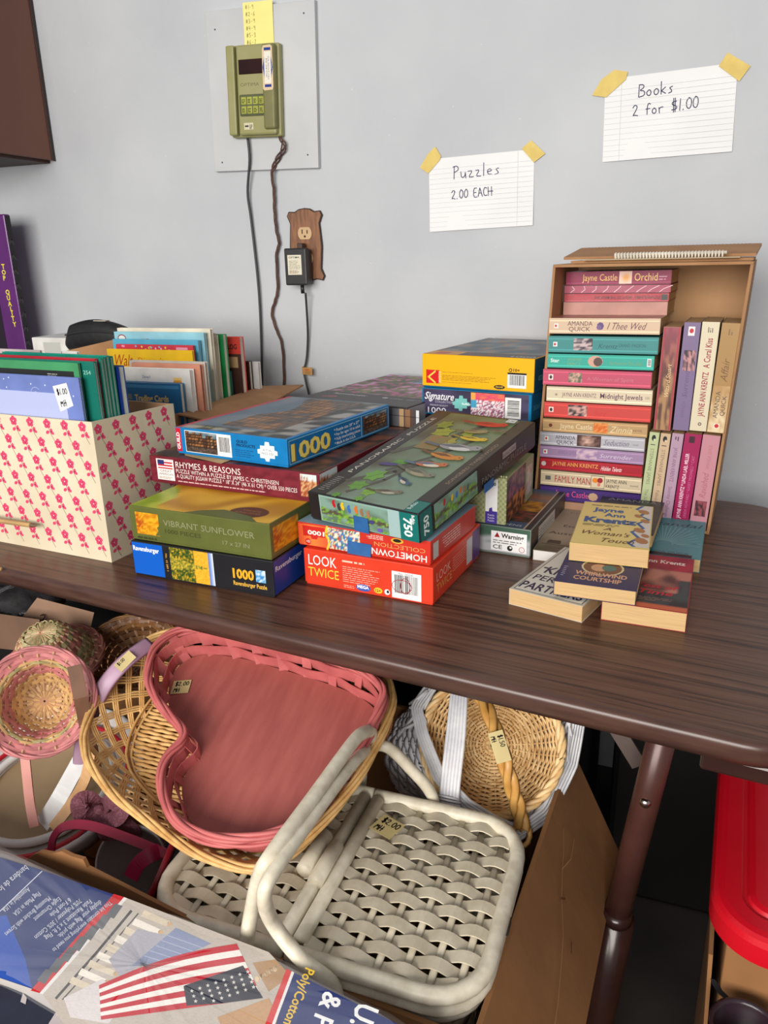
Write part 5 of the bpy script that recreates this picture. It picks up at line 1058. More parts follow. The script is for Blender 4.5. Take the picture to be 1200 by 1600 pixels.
q4 = [on_y(108,548,-.33), on_y(180,552,-.33), on_y(180,530,-.33), on_y(108,549,-.33)]
m = MB(); m.hull([on_y(104,553,-.30)-o_, on_y(185,556,-.30)-o_, on_y(185,556,-.297)-o_, on_y(104,553,-.297)-o_, on_y(104,548,-.30)-o_, on_y(185,529,-.30)-o_, on_y(185,529,-.297)-o_, on_y(104,548,-.297)-o_]); obj('flap', m, bxm, bb)
def kidbook(label, right_px, top_py, left_px, y, th_, colr, tilt=-3, name='picture_book', spine=None, cat='book', edge=(226,220,206)):
    a = on_y(right_px, top_py, y); b = on_y(left_px, top_py, y); wd = (a-b).length; wd = max(.03, a.x-b.x)
    M = Matrix.Translation((a.x-wd, y, TZ+.0045)); h = a.z-TZ-.0045
    t = thing(name, label, cat, M, 'picture books in the brown box')
    obj('cover', MB().box(0,0,0,wd,.001,h).box(0,th_-.001,0,wd,th_,h).box(0,.0009,0,.001,th_-.0009,h), mat('kid_%d_%d_%d' % colr, colr, .35, coat=.3), t)
    obj('page_block', MB().box(.001,.0011,.001,wd-.002,th_-.0011,h-.0015), mat('kidpages_%d_%d_%d' % edge, edge, .8), t)
    return t, wd, h
def kprint(t, p): p.build('cover_print', PR, t, (Vector((0,0,0)), FX, FZ, -FY))
t, wd, h = kidbook('blue trading cards album, frontmost of the picture books', 281, 600, 182, -.444, .012, (30,104,156))
p = Print(wd, h); p.rect(.001,.001,wd-.001,h-.001,(30,100,150)); p.rect(0,h-.010,wd-.003,h-.004,(60,130,176)); p.text('Trading Cards', .038,h-.034,.016,(224,190,110),width=.075,bold=.03); p.rect(.010,h-.032,.032,h-.022,(120,130,130)); p.rect(wd-.03,.0,wd-.001,.06,(226,180,60)); kprint(t, p)
t, wd, h = kidbook('white picture book with a honey pot on its cover', 296, 578, 180, -.424, .014, (236,234,230), edge=(236,234,230))
p = Print(wd, h); p.text("Disney's", .060,h-.018,.008,(60,90,150),width=.018,shear=.2); p.text('Winnie the Pooh', .038,h-.034,.0135,(50,46,60),width=.060,shear=.1); p.ell(wd-.028,h-.028,.010,.012,(222,150,60)); p.rect(wd-.037,h-.020,wd-.019,h-.015,(240,200,120)); kprint(t, p)
t, wd, h = kidbook('salmon picture book inside a clear bag behind the white one', 312, 570, 205, -.404, .010, (222,152,124), edge=(160,110,96))
t, wd, h = kidbook('clear plastic bag sleeve standing around the salmon book', 320, 566, 202, -.391, .009, (206,200,190), name='plastic_bag', cat='plastic bag', edge=(176,150,130))
t, wd, h = kidbook('yellow picture book with red script lettering', 300, 548, 167, -.372, .006, (236,190,16))
p = Print(wd, h); p.text('Walt', .012,h-.032,.032,(176,60,30),width=.045,shear=.25); p.text("Disney's", .07,h-.026,.016,(196,120,30),width=.06,shear=.2); kprint(t, p)
t, wd, h = kidbook('red picture book with coloured dots', 301, 540, 181, -.356, .006, (206,52,72))
p = Print(wd, h); rd = random.Random(2)
for i in range(16): p.ell(rd.uniform(.01,wd-.01), h-rd.uniform(.003,.010), .0022, .0022, ((236,200,80),(240,160,190),(120,180,210))[i % 3], 6, up=False)
p.rect(wd-.038,h-.030,wd-.012,h-.004,(220,150,170)); kprint(t, p)
t, wd, h = kidbook('plain light blue picture book behind the red one', 309, 532, 176, -.345, .008, (88,176,208))
t, wd, h = kidbook('pale blue picture book with round emblem', 318, 520, 178, -.330, .008, (150,206,222))
p = Print(wd, h); p.ell(.018,h-.012,.010,.007,(150,60,60)); p.ell(.018,h-.012,.008,.005,(226,226,220)); p.rect(.085,h-.020,.115,h-.016,(214,170,60)); p.text('WE', .066,h-.020,.010,(190,60,60),width=.016,bold=.03); kprint(t, p)
t, wd, h = kidbook('tall cream picture book at the back of the box', 328, 514, 183, -.314, .010, (236,226,204))
for i, (rx, ty, y, th_, c, lb) in enumerate(((334, 521, -.294, .007, (206,190,160), 'tan thin picture book right of the cream one'), (338, 524, -.283, .006, (232,222,200), 'ivory thin picture book before the green one'), (348, 523, -.270, .014, (24,140,72), 'thick green picture book'), (351, 524, -.251, .006, (226,222,214), 'white thin picture book behind the green one'), (374, 527, -.226, .016, (204,60,48), 'red and brown picture book at the right end'), (360, 580, -.240, .006, (40,110,110), 'short teal booklet between the green and red books'), (389, 565, -.185, .012, (60,44,40), 'dark narrow book near the cable'), (403, 566, -.170, .010, (206,206,206), 'clear zip bag of small books at the far right'))):
    t, wd, h = kidbook(lb, rx, ty, rx-(70 if i < 5 else 24), y, th_, c)
    if i == 4:
        p = Print(wd, h); p.rect(0,0,wd,h-.034,(70,44,38)); p.text('LOG', wd-.030,h-.024,.014,(70,40,30),width=.022,bold=.04); p.rect(wd-.034,h-.062,wd-.008,h-.040,(170,140,100)); kprint(t, p)
# ------------------------------------------------------------------ white box, pouch, purple box
wa = on_y(52, 527, -.26); wb_ = on_y(105, 527, -.26)
wt = thing('white_box', 'white cardboard box standing behind the black pouch', 'box', (wa.x, -.26, TZ))
obj('body', MB().rbox(0, 0, 0, .16, .12, wa.z-TZ-.004, .002), mat('white_board', (226,224,220), .7), wt); obj('lid', MB().rbox(-.003, -.003, wa.z-TZ-.03, .163, .123, wa.z-TZ, .002), mat('white_board', (226,224,220), .7), wt)
p = Print(.1,.05); p.rect(.028,.0,.075,.03,(190,190,184)); p.build('box_print', PM, wt, (Vector((0,-.003,wa.z-TZ-.04)), FX, FZ, -FY))
pa_ = on_y(97, 546, -.285); pb_ = on_y(196, 515, -.285)
po_ = thing('black_pouch', 'black fabric pouch with a pale label before the white box', 'pouch', (pa_.x, -.285, pa_.z-.004))
pl_ = pb_.x-pa_.x+.004; hh_ = on_y(165, 501, -.265).z-pa_.z+.004
m = MB(); prof = []
def pouch(u, v):
    a = 2*PI*v; x = u*pl_; top = hh_*(.62+.42*math.sin(PI*(u*.82+.15)))*1.0; r_ = .020*(math.sin(PI*min(1, max(0, u*.96+.02)))**.35)
    return Vector((x+.006*math.sin(a), .022+r_*math.cos(a), max(0, top*.5+top*.5*math.sin(a)) if u not in (0, 1) else top*.45+top*.3*math.sin(a)))
m.grid(pouch, 26, 20); obj('pouch_body', m, mat('black_nylon', (26,26,28), .55, (20,20,22), 60, bump=.0006, bscale=80), po_, True)
zp = [Vector((pl_*(.02+.96*k/20), .022-.0205*math.sin(PI*(.05+.9*k/20))**.4, hh_*.52+.010*math.sin(PI*k/20))) for k in range(21)]
obj('zip', MB().tube(zp, .0022, n=6), mat('black_zip', (44,44,46), .35), po_, True)
obj('label_patch', MB().box(pl_*.46,.014,hh_*.985,pl_*.64,.028,hh_*1.012), mat('pale_patch', (196,188,170), .6), po_)
pr = on_y(49, 540, -.085); 
pf_ = on_x(41, 545, pr.x); pdp = -.085-pf_.y
pt = thing('purple_box', 'tall purple game box with yellow Top Quality lettering at the left', 'box', (-1.86, pf_.y, TZ))
tz_ = on_y(12, 335, -.085).z-TZ; rx_ = pr.x+1.86
obj('body', MB().rbox(0, 0, 0, rx_, pdp, tz_, .003), mat('purple_card', (96,30,112), .35, (84,24,100), 12, coat=.3), pt)
p = Print(rx_, tz_)
xq = rx_-.020
for ch, lx_, ly_ in zip('TOPQUALITY', (4,5,6,11,12.5,14.5,17,18,19.5,22), (420,429,438,460,469,478,486,493,501,510)):
    lq = on_y(lx_+1.5, ly_, pf_.y); p.text(ch, lq.x+1.86, lq.z-TZ, .0155, (240,226,60), align='c', bold=.035)
p.rect(0,.05,rx_-.06,tz_-.05,(40,30,44)); p.poly([(rx_-.10,.16),(rx_-.03,.20),(rx_-.02,.16)], (226,224,226)); p.text('CARD GAMES', rx_-.10,.150,.018,(214,150,40),width=.085,bold=.04); p.ell(rx_-.05,.178,.006,.006,(20,20,24)); p.build('front_print', PR, pt, (Vector((0,0,0)), FX, FZ, -FY))
p = Print(pdp, tz_); p.rect(.002,.003,pdp-.001,tz_-.003,(34,32,34)); p.z += 1; ps_ = pdp/.062
for i in range(14): p.line([(.01*ps_,.03+i*.034),((.03+.02*math.sin(i))*ps_,.04+i*.034),(.05*ps_,.028+i*.034)], .004, (70,66,68), False)
p.build('side_print', PR, pt, (Vector((rx_,0,0)), FY, FZ, FX))
# ================================================================== under the table
def rrect(x0, y0, x1, y1, r, n=6):
    return corner(x1-r, y0+r, r, -PI/2, n)+corner(x1-r, y1-r, r, 0, n)+corner(x0+r, y1-r, r, PI/2, n)+corner(x0+r, y0+r, r, PI, n)
def resample(pts, k, closed=True):
    P = [Vector(p) for p in pts]; P2 = P+[P[0]] if closed else P
    ls = [0]
    for a, b in zip(P2, P2[1:]): ls.append(ls[-1]+(b-a).length)
    tot = ls[-1]; out = []; j = 0
    for i in range(k):
        s_ = tot*i/(k if closed else k-1)
        while j < len(ls)-2 and ls[j+1] < s_: j += 1
        d = ls[j+1]-ls[j]; out.append(P2[j].lerp(P2[j+1], (s_-ls[j])/d if d > 1e-9 else 0))
    return out
def ring_normals(pts):
    c = sum(pts, Vector((0,0,0)))/len(pts); return [(p-c).normalized() for p in pts]
def wicker(m, name, mb, parent, label=None): return obj(name, mb, m, parent, True, label, kind='stuff')
def weave_between(mb, low, high, rows, spokes, rad, amp, flat=None, sub=3, seed=0, cover=1.0):
    """closed weavers between two rings of equal count, going in and out of the spokes"""
    k = spokes*sub; lo = resample(low, k); hi = resample(high, k)
    for j in range(rows):
        t = (j+.5)/rows; ring = [a.lerp(b, t) for a, b in zip(lo, hi)]; nr = ring_normals(ring)
        pts = [p+nr[i]*(amp*math.cos(PI*i/sub+PI*j)) for i, p in enumerate(ring)]
        up = [(b-a).normalized() for a, b in zip(lo, hi)]
        if flat: mb.sweep(pts, flat, rad, nrm=[n_-(n_.dot(u_))*u_ for n_, u_ in zip(nr, up)], closed=True, flat=True)
        else: mb.sweep(pts, rad, rad, nrm=nr, closed=True, n=5)
def spokes_between(mb, low, high, spokes, rad, n=5):
    lo = resample(low, spokes); hi = resample(high, spokes)
    for a, b in zip(lo, hi): mb.tube([a, a.lerp(b, .5), b], rad, n=n)
def braid(mb, ring, rad, twist, strands=2, closed=True, gap=1.0):
    k = len(ring); c = sum(ring, Vector((0,0,0)))/k
    for s_ in range(strands):
        pts = []
        for i, p in enumerate(ring):
            a = 2*PI*(twist*i/k+s_/strands); q = ring[(i+1) % k]-ring[i-1] if closed or 0 < i < k-1 else Vector((1,0,0))
            q.normalize(); n_ = (p-c); n_ = (n_-q*n_.dot(q)); n_ = n_.normalized() if n_.length > 1e-6 else q.orthogonal(); b_ = q.cross(n_)
            pts.append(p+n_*(rad*gap*math.cos(a))+b_*(rad*gap*math.sin(a)))
        mb.tube(pts, rad, closed=closed, n=6)
def tagprint(parent, o, ex, ey, n, w0, h0, words, colr=(206,186,130)):
    ob = obj('price_tag', MB().prism([(0,0),(w0,0),(w0,h0),(0,h0)], .0004, .0007, (o, ex, ey, n)), mat('masking_tag', colr, .6), parent, label='masking tape price tag')
    p = Print(w0, h0)
    for i, s_ in enumerate(words): p.hand(s_, w0*.14, h0*(.58-.46*i), h0*.3, (30,28,26), h0*.05, .62)
    p.build('tag_writing', PM, ob, (o+n*.0007, ex, ey, n)); return ob

# ------------------------------------------------------------------ big brown carton holding the baskets
BCM = pose((-.106, -1.153, 0), -3.2)
BW, BD, BZ = .90, .455, .528
kraft2 = mat('brown_carton_board', (150,104,62), .8, (132,90,52), 9, 4, bump=.0004, bscale=50)
bc = thing('basket_carton', 'large brown carton under the table filled with baskets', 'carton', BCM @ Matrix.Translation((-BW,0,0)))
obj('front_wall', MB().box(0,0,0,BW,.005,BZ), kraft2, bc); obj('back_wall', MB().box(0,BD-.005,0,BW,BD,BZ), kraft2, bc); obj('left_wall', MB().box(0,.005,0,.005,BD-.005,BZ), kraft2, bc); obj('right_wall', MB().box(BW-.005,.005,0,BW,BD-.005,BZ), kraft2, bc); obj('bottom', MB().box(.005,.005,0,BW-.005,BD-.005,.005), kraft2, bc)
m = MB(); iM = bc.matrix_world.inverted(); q1 = iM @ on_z(880,1168,BZ); q2 = iM @ on_z(968,1332,.405); P = [Vector((BW,.0,BZ)), Vector((BW,q1.y,BZ)), q2, Vector((q2.x, q2.y-.52, q2.z))]; nn = (P[1]-P[0]).cross(P[2]-P[0]).normalized()*.004
m.hull([p_ for p_ in P]+[p_-nn if nn.x > 0 else p_+nn for p_ in P]); obj('side_flap', m, kraft2, bc, label='brown side flap folded outward and down')
nr = nn.normalized() if nn.x > 0 else -nn.normalized(); e1 = (P[2]-P[1]).normalized(); e2 = (P[0]-P[1]).normalized()
crk = Print(.2,.4); crk.line([(.022,.13),(.034,.155),(.040,.175),(.052,.205),(.070,.235),(.078,.262),(.088,.30),(.094,.345),(.104,.39)], .0009, (184,140,92)); crk.line([(.040,.175),(.050,.145),(.046,.115)], .0008, (184,140,92)); crk.line([(.052,.205),(.058,.198)], .0022, (96,64,38)); crk.line([(.086,.225),(.090,.235)], .002, (96,64,38)); crk.build('crease_marks', PM, bc, (P[1]+nr*.0042, e1, e2, nr), label='pale scratches and creases on the flap')
fpx = [(40,1345),(52,1336),(62,1331),(80,1334),(96,1330),(112,1338),(130,1343),(136,1356),(330,1455),(440,1502)]
fpl = bc.matrix_world @ Vector((0,-.006,0)); fpn = bc.matrix_world.to_3x3() @ FY; ft = [iM @ on_pl(x, y, fpl, fpn) for x, y in fpx]; m = MB()
fl_ = ft+[Vector((ft[-1].x, -.001, BZ-.03)), Vector((ft[0].x, -.001, BZ-.03))]; k = len(fl_)
m.add(fl_+[v+Vector((0,.004,0)) for v in fl_], [tuple(range(k)), tuple(range(2*k-1, k-1, -1))]+[(i, k+i, k+(i+1) % k, (i+1) % k) for i in range(k)]); obj('front_flap', m, kraft2, bc, label='torn front flap standing up')
fill = thing('added_support_carton', 'added unseen closed brown carton inside the large carton as support beneath the baskets', 'carton', BCM @ Matrix.Translation((-BW+.01,.01,.006)))  # unseen block, added so the baskets have something to rest on
obj('body', MB().rbox(.02,.02,0,BW-.04,BD-.04,.30,.003), kraft2, fill); obj('lid_flaps', MB().box(.02,.02,.3003,BW-.04,.20,.303).box(.02,.205,.3003,BW-.04,BD-.04,.303), kraft2, fill)

# ------------------------------------------------------------------ painted picnic basket
cream = mat('aged_cream_paint', (216,206,184), .5, (198,186,162), 45, 4, stretch=(1,1,1), bump=.0003, bscale=120)
creamrod = mat('streaked_cream_paint', (226,218,198), .42, (204,194,172), 60, 4, bump=.0003, bscale=150)
LZ = .545; X0, X1, Y0, Y1, XM = -.452, -.110, -1.138, -.906, -.292
pk = thing('picnic_basket', 'cream painted picnic basket with two woven lids and bow handles', 'basket', (XM, (Y0+Y1)/2, .312))
PO = Vector((XM, (Y0+Y1)/2, .312))
def L_(x, y, z): return Vector((x, y, z))-PO
hi_ = [L_(x, y, LZ-.016) for x, y in rrect(X0+.012, Y0+.006, X1-.006, Y1-.006, .042)]; lo_ = [L_(x, y, .312) for x, y in rrect(X0+.035, Y0+.025, X1-.035, Y1-.025, .035)]
m = MB(); weave_between(m, lo_, hi_, 9, 36, .0012, .0022, flat=.0085); wicker(cream, 'woven_body', m, pk)
m = MB(); spokes_between(m, lo_, hi_, 36, .0022); wicker(cream, 'body_stakes', m, pk)
obj('base', MB().prism([(v.x, v.y) for v in lo_], 0, .006), cream, pk)
rm = resample([L_(x, y, LZ-.014) for x, y in rrect(X0+.004, Y0, X1, Y1, .048)], 80); obj('body_rim', MB().tube(rm, .0065, closed=True, n=8), creamrod, pk, True)
rm = resample([L_(x, y, LZ-.028) for x, y in rrect(X0+.008, Y0+.003, X1-.004, Y1-.003, .048)], 80); obj('body_rim', MB().tube(rm, .0055, closed=True, n=8), creamrod, pk, True)
def lid(x0, x1, left):
    """one hinged lid: bent rod frame, flat hinge bar, woven ribbons over stakes"""
    g = .0075
    if left: out = corner(x0+.05, Y1-.05, .05, PI/2, 6)+corner(x0+.05, Y0+.05, .05, PI, 6); path = [(x1, Y1)]+out+[(x1, Y0)]
    else: out = corner(x1-.05, Y0+.05, .05, -PI/2, 6)+corner(x1-.05, Y1-.05, .05, 0, 6); path = [(x0, Y0)]+out+[(x0, Y1)]
    fr = obj('lid', MB().tube(resample([L_(x, y, LZ+.001) for x, y in path], 44, False), .0082, n=10), creamrod, pk, True, label='left lid' if left else 'right lid')
    xb = x1-.007 if left else x0+.007
    obj('hinge_bar', MB().tube([L_(xb, Y0+.012, LZ+.004), L_(xb, Y1-.012, LZ+.004)], .0078, n=10), creamrod, fr, True)
    def span(y):                                     # frame inner limits at this y
        d = 0
        if y < Y0+.05: d = .05-math.sqrt(max(0, .05**2-(Y0+.05-y)**2))
        elif y > Y1-.05: d = .05-math.sqrt(max(0, .05**2-(y-Y1+.05)**2))
        return (x0+g+d, x1-.012) if left else (x0+.012, x1-g-d)
    sx = .0255; xs = []
    x = (x0+.022) if left else (x1-.020)
    while (x < x1-.014) if left else (x > x0+.014): xs.append(x); x += sx if left else -sx
    for xx in xs:
        a, b = Y0+g, Y1-g
        e = (x0+.05-xx) if left else (xx-(x1-.05))
        if e > 0: d = .05-math.sqrt(max(0, .05**2-e*e)); a += d; b -= d
        obj('stake', MB().sweep([L_(xx, a, LZ-.001), L_(xx, (a+b)/2, LZ-.001), L_(xx, b, LZ-.001)], .0036, .0014, nrm=FZ, n=6), cream, fr, True)
    rows = 14
    for j in range(rows):
        yy = Y0+.0155+(Y1-Y0-.031)*j/(rows-1); a, b = span(yy); pts = []; n_ = 26
        for i in range(n_+1):
            xx = a+(b-a)*i/n_; ph = (xx-xs[0])/sx; pts.append(L_(xx, yy, LZ+.0003+.0040*math.cos(PI*(ph+j))))
        obj('weave_ribbon', MB().sweep(pts, .0068, .0007, nrm=FZ, flat=True), cream, fr)
    return fr
lidL = lid(X0, XM-.0015, True); lidR = lid(XM+.0015, X1, False)
obj('latch_loop', MB().tube([L_(XM-.0225, Y0+.085, LZ+.012), L_(XM-.0225, Y0+.140, LZ+.012)], .0088, n=10), creamrod, lidL, True); obj('latch_loop', MB().tube([L_(XM-.004, Y0+.073, LZ+.0135), L_(XM-.004, Y0+.128, LZ+.0135)], .0085, n=10), creamrod, lidR, True)
def bow(pts, r0, nm='handle'): return obj(nm, MB().sweep(spline([L_(*p) for p in pts], 7), r0, r0*.9, n=10), creamrod, pk, True)
def bow_px(pts, r0): return obj('handle', MB().sweep(spline([q-PO for q in pts], 7), r0, r0*.9, n=10), creamrod, pk, True)
bow_px([Vector((-.345,-1.148,.47)), on_y(384,1478,-1.152), on_x(394,1420,-.322), on_x(406,1368,-.302), on_x(424,1335,-.292), on_x(486,1250,-.287), on_x(548,1164,-.286), on_x(566,1146,-.286), on_x(579,1144,-.288), on_x(577,1162,-.292), on_y(566,1200,-.884), Vector((-.322,-.890,.50))], .0080)
bow_px([Vector((-.240,-1.146,.49)), on_y(522,1542,-1.152), on_y(470,1498,-1.160), on_x(428,1445,-.292), on_x(413,1402,-.287), on_x(428,1362,-.283), on_x(490,1274,-.281), on_x(552,1192,-.281), on_y(580,1168,-.915), on_y(606,1168,-.902), on_y(640,1200,-.893), on_y(676,1246,-.890), Vector((-.222,-.890,.49))], .0072)
to = L_(XM+.016, Y1-.060, LZ+.0062); tagprint(lidR, to, Vector((.94,-.34,0)).normalized(), Vector((.34,.94,0)).normalized(), FZ, .030, .028, ('$2.00', 'MH'))
obj('chipped_paint', MB().rbox(X1-L_(0,0,0).x*0-PO.x+.0045, -.02, LZ-PO.z-.012, X1-PO.x+.0085, -.005, LZ-PO.z-.002, .001), mat('dark_chip', (50,44,40), .8), pk)

# ------------------------------------------------------------------ pink heart basket
HT = R(19); H_n = Vector((0, -math.sin(HT), math.cos(HT))); H_x = FX; H_y = H_n.cross(H_x); H_o = CAM+(Vector((-.43, -.90, .634))-CAM)*.96
def HP(u, v, d=0.0): return H_x*u+H_y*v+H_n*d
hpx = [(232,1060),(243,1012),(285,984),(350,986),(420,1003),(500,1026),(560,1048),(597,1076),(592,1110),(560,1170),(510,1240),(480,1278),(430,1303),(370,1312),(320,1306),(280,1286),(258,1252),(252,1212),(262,1182),(284,1160),(286,1142),(264,1117),(243,1090)]
def h2(q, d=0.0): v = on_pl(q[0], q[1], H_o+H_n*d, H_n)-H_o; return (v.dot(H_x), v.dot(H_y))
hr = [h2(q) for q in hpx]
def smooth_closed(pts, k=6):
    P = [Vector((p[0], p[1])) for p in pts]; n_ = len(P); out = []
    for i in range(n_):
        a, b, c, d = P[i-1], P[i], P[(i+1) % n_], P[(i+2) % n_]
        for j in range(k):
            t = j/k; out.append(0.5*((2*b)+(c-a)*t+(2*a-5*b+4*c-d)*t*t+(3*b-a-3*c+d)*t**3))
    return out
hs = smooth_closed(hr); hc = Vector(h2((430,1140)))
pinkp = mat('dusty_pink_paint', (168,90,82), .6, (154,78,72), 9, 5, stretch=(7,1.2,1), bump=.0010, bscale=14)
pinkr = mat('pink_painted_splint', (196,104,102), .55, (178,88,88), 30, 3)
hb = thing('heart_basket', 'dusty pink heart-shaped basket tipped towards the viewer', 'basket', H_o)
hf = [hc+(p-hc)*.90 for p in hs]
obj('floor_board', MB().prism([(p.x, p.y) for p in hf], -.038, -.034, (Vector((0,0,0)), H_x, H_y, H_n)), pinkp, hb, label='painted wooden heart-shaped bottom')
low = [HP(p.x, p.y, -.036) for p in hf]; hig = [HP(p.x, p.y, -.002) for p in hs]
for j, t in enumerate((.22, .66)):
    k = 120; lo2 = resample(low, k); hi2 = resample(hig, k); pts = []; nr_ = []
    cen = HP(hc.x, hc.y)
    for i in range(k):
        p_ = lo2[i].lerp(hi2[i], t); o_ = (p_-cen); o_ = (o_-H_n*o_.dot(H_n)).normalized(); pts.append(p_+o_*(.0024*math.cos(PI*i/5+PI*j))); nr_.append(o_)
    obj('splint_band', MB().sweep(pts, .0094, .0008, nrm=nr_, closed=True, flat=True), pinkr, hb)
st_lo = resample(low, 24); st_hi = resample(hig, 24)
for a, b in zip(st_lo, st_hi): obj('stake', MB().sweep([a, b], .006, .0007, nrm=(a-HP(hc.x, hc.y)).normalized(), flat=True), pinkr, hb)
rim_ = resample([HP(p.x, p.y, .002) for p in hs], 150); m = MB(); braid(m, rim_, .0027, 5, 4, gap=1.1); obj('rim_rope', m, pinkr, hb, True, label='twisted pink rim', kind='stuff')
rim_ = resample([HP(hc.x+(p.x-hc.x)*1.01, hc.y+(p.y-hc.y)*1.01, -.007) for p in hs], 150); m = MB(); braid(m, rim_, .0024, 6, 3, gap=1.0); obj('rim_rope', m, pinkr, hb, True, kind='stuff')
tq = on_pl(266, 1085, H_o+H_n*-.033, H_n)-H_o
tagprint(hb, tq, Vector((.94*H_x+.3*H_y)).normalized(), Vector((-.3*H_x+.94*H_y)).normalized(), H_n, .024, .022, ('$2.00', 'MH'), (214,190,140))

# ------------------------------------------------------------------ natural oval tray basket beneath the heart
nat = mat('honey_willow', (226,184,120), .42, (192,146,86), 50, 4, bump=.0002, bscale=150)
natd = mat('brown_willow', (164,116,66), .5, (128,86,46), 50, 4)
T_o = H_o+H_n*-.024
tr = thing('oval_tray_basket', 'natural wicker oval tray basket under the pink heart basket', 'basket', T_o)
def ell(cu, cv, a, b, d, k=96, ex=2.05):
    o_ = []
    for i in range(k):
        t = 2*PI*i/k; c_, s_ = math.cos(t), math.sin(t); o_.append(HP(cu+a*math.copysign(abs(c_)**(2/ex), c_), cv+b*math.copysign(abs(s_)**(2/ex), s_), d))
    return o_
tpx = [(132,1143),(133,1170),(143,1198),(179,1243),(230,1282),(298,1328),(350,1349),(400,1357),(446,1340),(500,1290),(560,1215),(604,1130),(612,1085),(590,1050),(500,1022),(400,998),(300,984),(240,996),(196,1032),(152,1090)]
tr2 = smooth_closed([h2(q, -.024) for q in tpx], 5); tcn = sum(tr2, Vector((0,0)))/len(tr2); tf2 = [tcn+(q-tcn)*.72 for q in tr2]
rimE = [HP(q.x, q.y, 0) for q in tr2]; floE = [HP(q.x, q.y, -.040) for q in tf2]
def floor_span(v):
    us = []
    for i in range(len(tf2)):
        a_, b_ = tf2[i], tf2[(i+1) % len(tf2)]
        if (a_.y-v)*(b_.y-v) < 0: us.append(a_.x+(b_.x-a_.x)*(v-a_.y)/(b_.y-a_.y))
    return (min(us), max(us)) if len(us) > 1 else (0, 0)
fv0, fv1 = min(q.y for q in tf2), max(q.y for q in tf2)
m = MB(); braid(m, resample(rimE, 150), .0024, 4, 5, gap=1.5); obj('rim_braid', m, nat, tr, True, kind='stuff')
kL = 132; lo2 = resample(floE, kL); hi2 = resample(rimE, kL); m = MB()
for g in range(33):
    for s_ in (1, -1):
        for q in (-.32, 0, .32):
            i0 = g*4; pts = []
            for k in range(7):
                t = k/6; f_ = i0+s_*t*11+q*1.9; a_ = int(math.floor(f_)) % kL; fr_ = f_-math.floor(f_)
                P_ = lo2[a_].lerp(lo2[(a_+1) % kL], fr_).lerp(hi2[a_].lerp(hi2[(a_+1) % kL], fr_), t); pts.append(P_+H_n*(.0012*s_*math.cos(PI*k+g)-.003*math.sin(PI*t)))
            m.tube(pts, .0016, n=4)
wicker(nat, 'lattice_side', m, tr)
m = MB()
for i in range(38):
    v = fv0+(fv1-fv0)*(i+.5)/38; ua, ub = floor_span(v)
    m.tube([HP(ua+(ub-ua)*k/16, v, -.040+.0016*math.cos(PI*k+PI*i)) for k in range(17)], .0026, n=5)
wicker(nat, 'floor_rods', m, tr)
m = MB()
for i in range(9): u = tcn.x-.10+.026*i; m.tube([HP(u, tcn.y-.085, -.043), HP(u, tcn.y+.085, -.043)], .002, n=5)
wicker(natd, 'floor_ribs', m, tr)
m = MB()
for j in range(2): m.tube(resample([HP(tcn.x+(q.x-tcn.x)*(1+.04*j), tcn.y+(q.y-tcn.y)*(1+.04*j), -.038+.005*j) for q in tf2], 90), .0019, closed=True, n=5)
wicker(nat, 'foot_bands', m, tr)
ha = on_y(588, 1050, -.83)-T_o; hbm = on_y(606, 1100, -.845)-T_o; hc_ = on_y(590, 1158, -.86)-T_o
hp = spline([ha, ha.lerp(hbm, .5)+Vector((.006,0,.0)), hbm, hbm.lerp(hc_, .6)+Vector((.006,0,0)), hc_], 18)
obj('wrapped_handle', MB().tube(hp, .0068, n=8, taper=[1+.11*(i % 2) for i in range(len(hp))]), mat('orange_cane_wrap', (196,120,44), .4, (150,84,30), 60), tr, False, label='orange cane-wrapped end handle')

# ------------------------------------------------------------------ white wicker basket and the round natural basket in it
W_n = Vector((.12, -.74, .62)).normalized(); W_o = Vector((-.185, -.795, .555))
W_x = (FX-W_n*FX.dot(W_n)).normalized(); W_y = W_n.cross(W_x)
def WP(u, v, d=0.0): return W_x*u+W_y*v+W_n*d
def wpx(px, py, d=0.0): return on_pl(px, py, W_o+W_n*d, W_n)-W_o
white = mat('white_painted_wicker', (226,226,228), .5, (200,200,206), 40, 4, bump=.0004, bscale=100)
wb = thing('white_wicker_basket', 'white painted wicker basket with a tall bundled handle', 'basket', W_o)
rimW = [wpx(*q) for q in ((688,1066,.010),(740,1035,0),(820,1035,0),(885,1060,0),(898,1120,0),(884,1190,0),(850,1262,.005),(810,1292,.02),(775,1277,.03),(735,1252,.04),(693,1209,.04),(668,1147,.03),(658,1107,.02))]
rimW = resample(rimW, 96); cW = sum(rimW, Vector((0,0,0)))/96
baseW = resample([wpx(q[0], q[1], -.080) for q in ((664,1092),(700,1095),(735,1108),(752,1150),(762,1215),(770,1275),(768,1314),(722,1306),(660,1270),(620,1234),(602,1195),(604,1160),(622,1122))], 96)
m = MB(); weave_between(m, baseW, rimW, 14, 40, .0010, .0017, flat=.0050); wicker(white, 'woven_wall', m, wb)
m = MB(); spokes_between(m, baseW, rimW, 40, .0017); wicker(white, 'wall_stakes', m, wb)
m = MB()
for q in range(5): m.tube([p_+(p_-cW).normalized()*(.0035*q)-W_n*(.0022*q) for p_ in rimW], .0022, closed=True, n=5)
wicker(white, 'rim_rods', m, wb)
ctr = sum(baseW, Vector((0,0,0)))/96
obj('base', MB().add(baseW+[ctr], [(i, (i+1) % 96, 96) for i in range(96)]+[]), white, wb)
